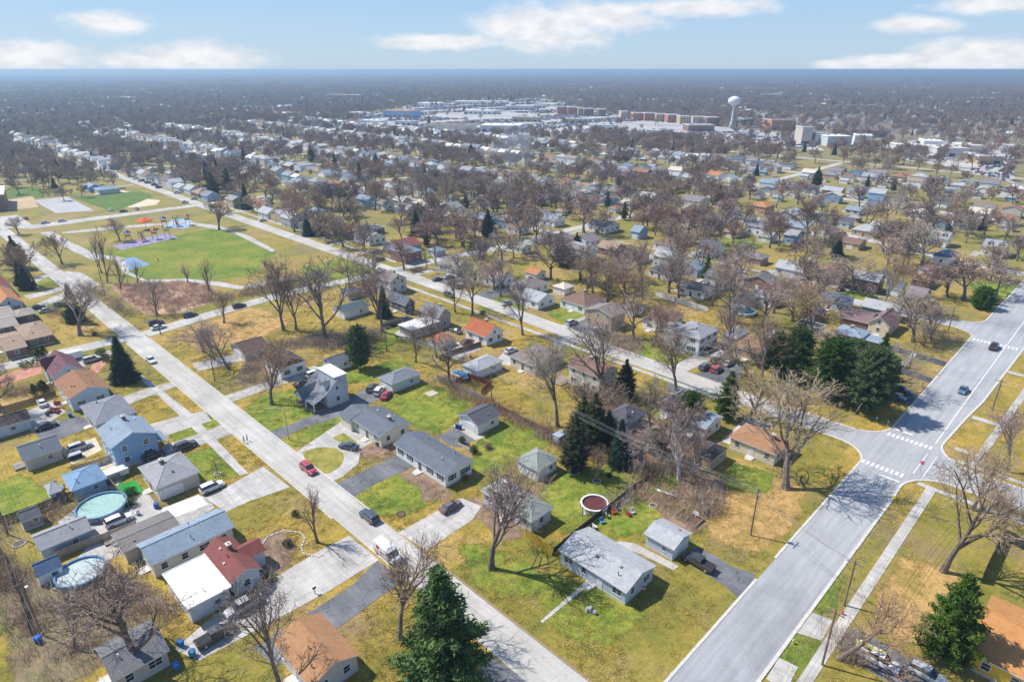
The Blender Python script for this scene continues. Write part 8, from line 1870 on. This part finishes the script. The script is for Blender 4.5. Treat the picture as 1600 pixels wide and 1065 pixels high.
RD = [brush(5, 1.6, 30, REED, .07, .7), brush(6, 1.2, 30, REED, .07, .8)]
ur = random.Random(41); up_ = []; rp = []
for nm, mk_, poly in SURF:
    if mk_ in ('reedsoil', 'scrub', 'mulch'):
        x0, x1 = min(p[0] for p in poly), max(p[0] for p in poly); y0, y1 = min(p[1] for p in poly), max(p[1] for p in poly); A_ = (x1-x0)*(y1-y0)
        for k in range(int(A_/(2.0 if mk_ == 'reedsoil' else (5.0 if mk_ == 'scrub' else 9)))):
            x, y = ur.uniform(x0, x1), ur.uniform(y0, y1)
            if inpoly(x, y, poly) and free(x, y, x, y, .8): (rp if mk_ == 'reedsoil' else up_).append((x, y, ur.uniform(.6, 1.2), ur.randrange(2 if mk_ == 'reedsoil' else 3), ur.uniform(0, 6)))
for (a, b, c_, d_, n) in BRUSHL:
    for k in range(n): t = ur.random(); up_.append((a+(c_-a)*t+ur.gauss(0, 1.3), b+(d_-b)*t+ur.gauss(0, 1.3), ur.uniform(.6, 1.3), ur.randrange(3), ur.uniform(0, 6)))
scatter('undergrowth', [p_ for p_ in up_ if free(p_[0], p_[1], p_[0], p_[1], .6)], BR); scatter('reeds', rp, RD)
# grass tufts and leaf litter near the camera, uncountable
def tuft(seed, m_, h=.22):
    r = random.Random(seed); K = MB()
    for i in range(26):
        x, y = r.gauss(0, .35), r.gauss(0, .35); a = r.uniform(0, 6.3); s_ = (cos(a)*.05, sin(a)*.05); lx, ly = r.gauss(0, .09), r.gauss(0, .09)
        K.face([(x-s_[0], y-s_[1], 0), (x+s_[0], y+s_[1], 0), (x+lx, y+ly, h*r.uniform(.5, 1.2))])
    return hidden('tuft_source', K.mesh('tuft', m_))
GT = [tuft(1, tree_mat('tuft_dry', (.38,.27,.07), (.46,.33,.09), (.54,.42,.16), .8), .15), tuft(2, tree_mat('tuft_green', (.16,.18,.035), (.21,.22,.04), (.27,.26,.06), .8), .16), tuft(3, tree_mat('tuft_brown', (.28,.19,.09), (.36,.26,.11), (.42,.31,.15), .8), .12)]
tp = []; hard = [p_ for n_, k_, p_ in SURF if n_ in ('driveway', 'patio', 'walkway', 'sidewalk', 'path', 'court', 'layby', 'parking_lot', 'playsurface')]
def onroad(x, y): return 46.4 < x < 53.6 or 142.8 < x < 155.8 or 20.4 < y < 30.6 or 15.2 < y < 17.6 or (214 < y < 228)
for k in range(46000):
    d = 65+ (260-65)*ur.random()**1.0; a = ur.uniform(-RAD(39), RAD(39)); x, y = d*sin(AZ+a), d*cos(AZ+a)
    if onroad(x, y) or not free(x, y, x, y, .1): continue
    if sin(x*.35+1.1*sin(y*.23))+cos(y*.31+sin(x*.27)) < -.2 and ur.random() < .8: continue
    if any(inpoly(x, y, p_) for p_ in hard): continue
    tp.append((x, y, ur.uniform(.5, 1.25), ur.choice([0, 0, 1, 1, 2]), ur.uniform(0, 6)))
scatter('grass_tufts', tp, GT)
# ------------------------------------------------------------------ haze: a closed box of even pale air
hz = MB(); hz.box(-30500, -30500, -1.5, 30500, 30500, 80.0); hm, t, p = newmat('haze'); t.nodes.remove(p)
pv = N(t, 'ShaderNodeVolumePrincipled'); pv.inputs['Color'].default_value = (0.5, 0.68, 0.86, 1); pv.inputs['Density'].default_value = 0.000235; pv.inputs['Anisotropy'].default_value = .3
t.links.new(pv.outputs[0], [n for n in t.nodes if n.type == 'OUTPUT_MATERIAL'][0].inputs['Volume'])
ho = link('haze', hz.mesh('haze', hm)); ho['kind'] = 'stuff'
scene.cycles.volume_step_rate = 1.0

# thin wood smoke drifting over the middle gardens
sm_ = MB(); sm_.lathe([(3, 2), (9, 10), (15, 20), (20, 30), (16, 38), (6, 43)], 16); smm, t, p = newmat('smoke'); t.nodes.remove(p)
sp_ = N(t, 'ShaderNodeVolumePrincipled'); sp_.inputs['Color'].default_value = (.75, .85, 1, 1); tcx = N(t, 'ShaderNodeTexCoord'); sxx = N(t, 'ShaderNodeMapping'); t.links.new(tcx.outputs['Object'], sxx.inputs[0])
nz_ = noise(t, .07, 3, .6, sxx.outputs[0]); ob = N(t, 'ShaderNodeVectorMath', operation='LENGTH'); mp3 = N(t, 'ShaderNodeMapping'); mp3.inputs['Location'].default_value = (0, 0, -1.05); mp3.inputs['Scale'].default_value = (.052, .052, .045); t.links.new(tcx.outputs['Object'], mp3.inputs[0]); t.links.new(mp3.outputs[0], ob.inputs[0])
dn = mth(t, 'MULTIPLY', mth(t, 'MULTIPLY', mth(t, 'SUBTRACT', 1.0, ob.outputs['Value'], clamp=True), mth(t, 'SUBTRACT', nz_, .38, clamp=True)), .16)
t.links.new(dn, sp_.inputs['Density']); t.links.new(sp_.outputs[0], [n for n in t.nodes if n.type == 'OUTPUT_MATERIAL'][0].inputs['Volume'])
sb_ = sm_.mesh('smoke', smm); so_ = link('smoke', sb_, None, ((352.59, 345.51)[0], (352.59, 345.51)[1], 1)); so_['kind'] = 'stuff'
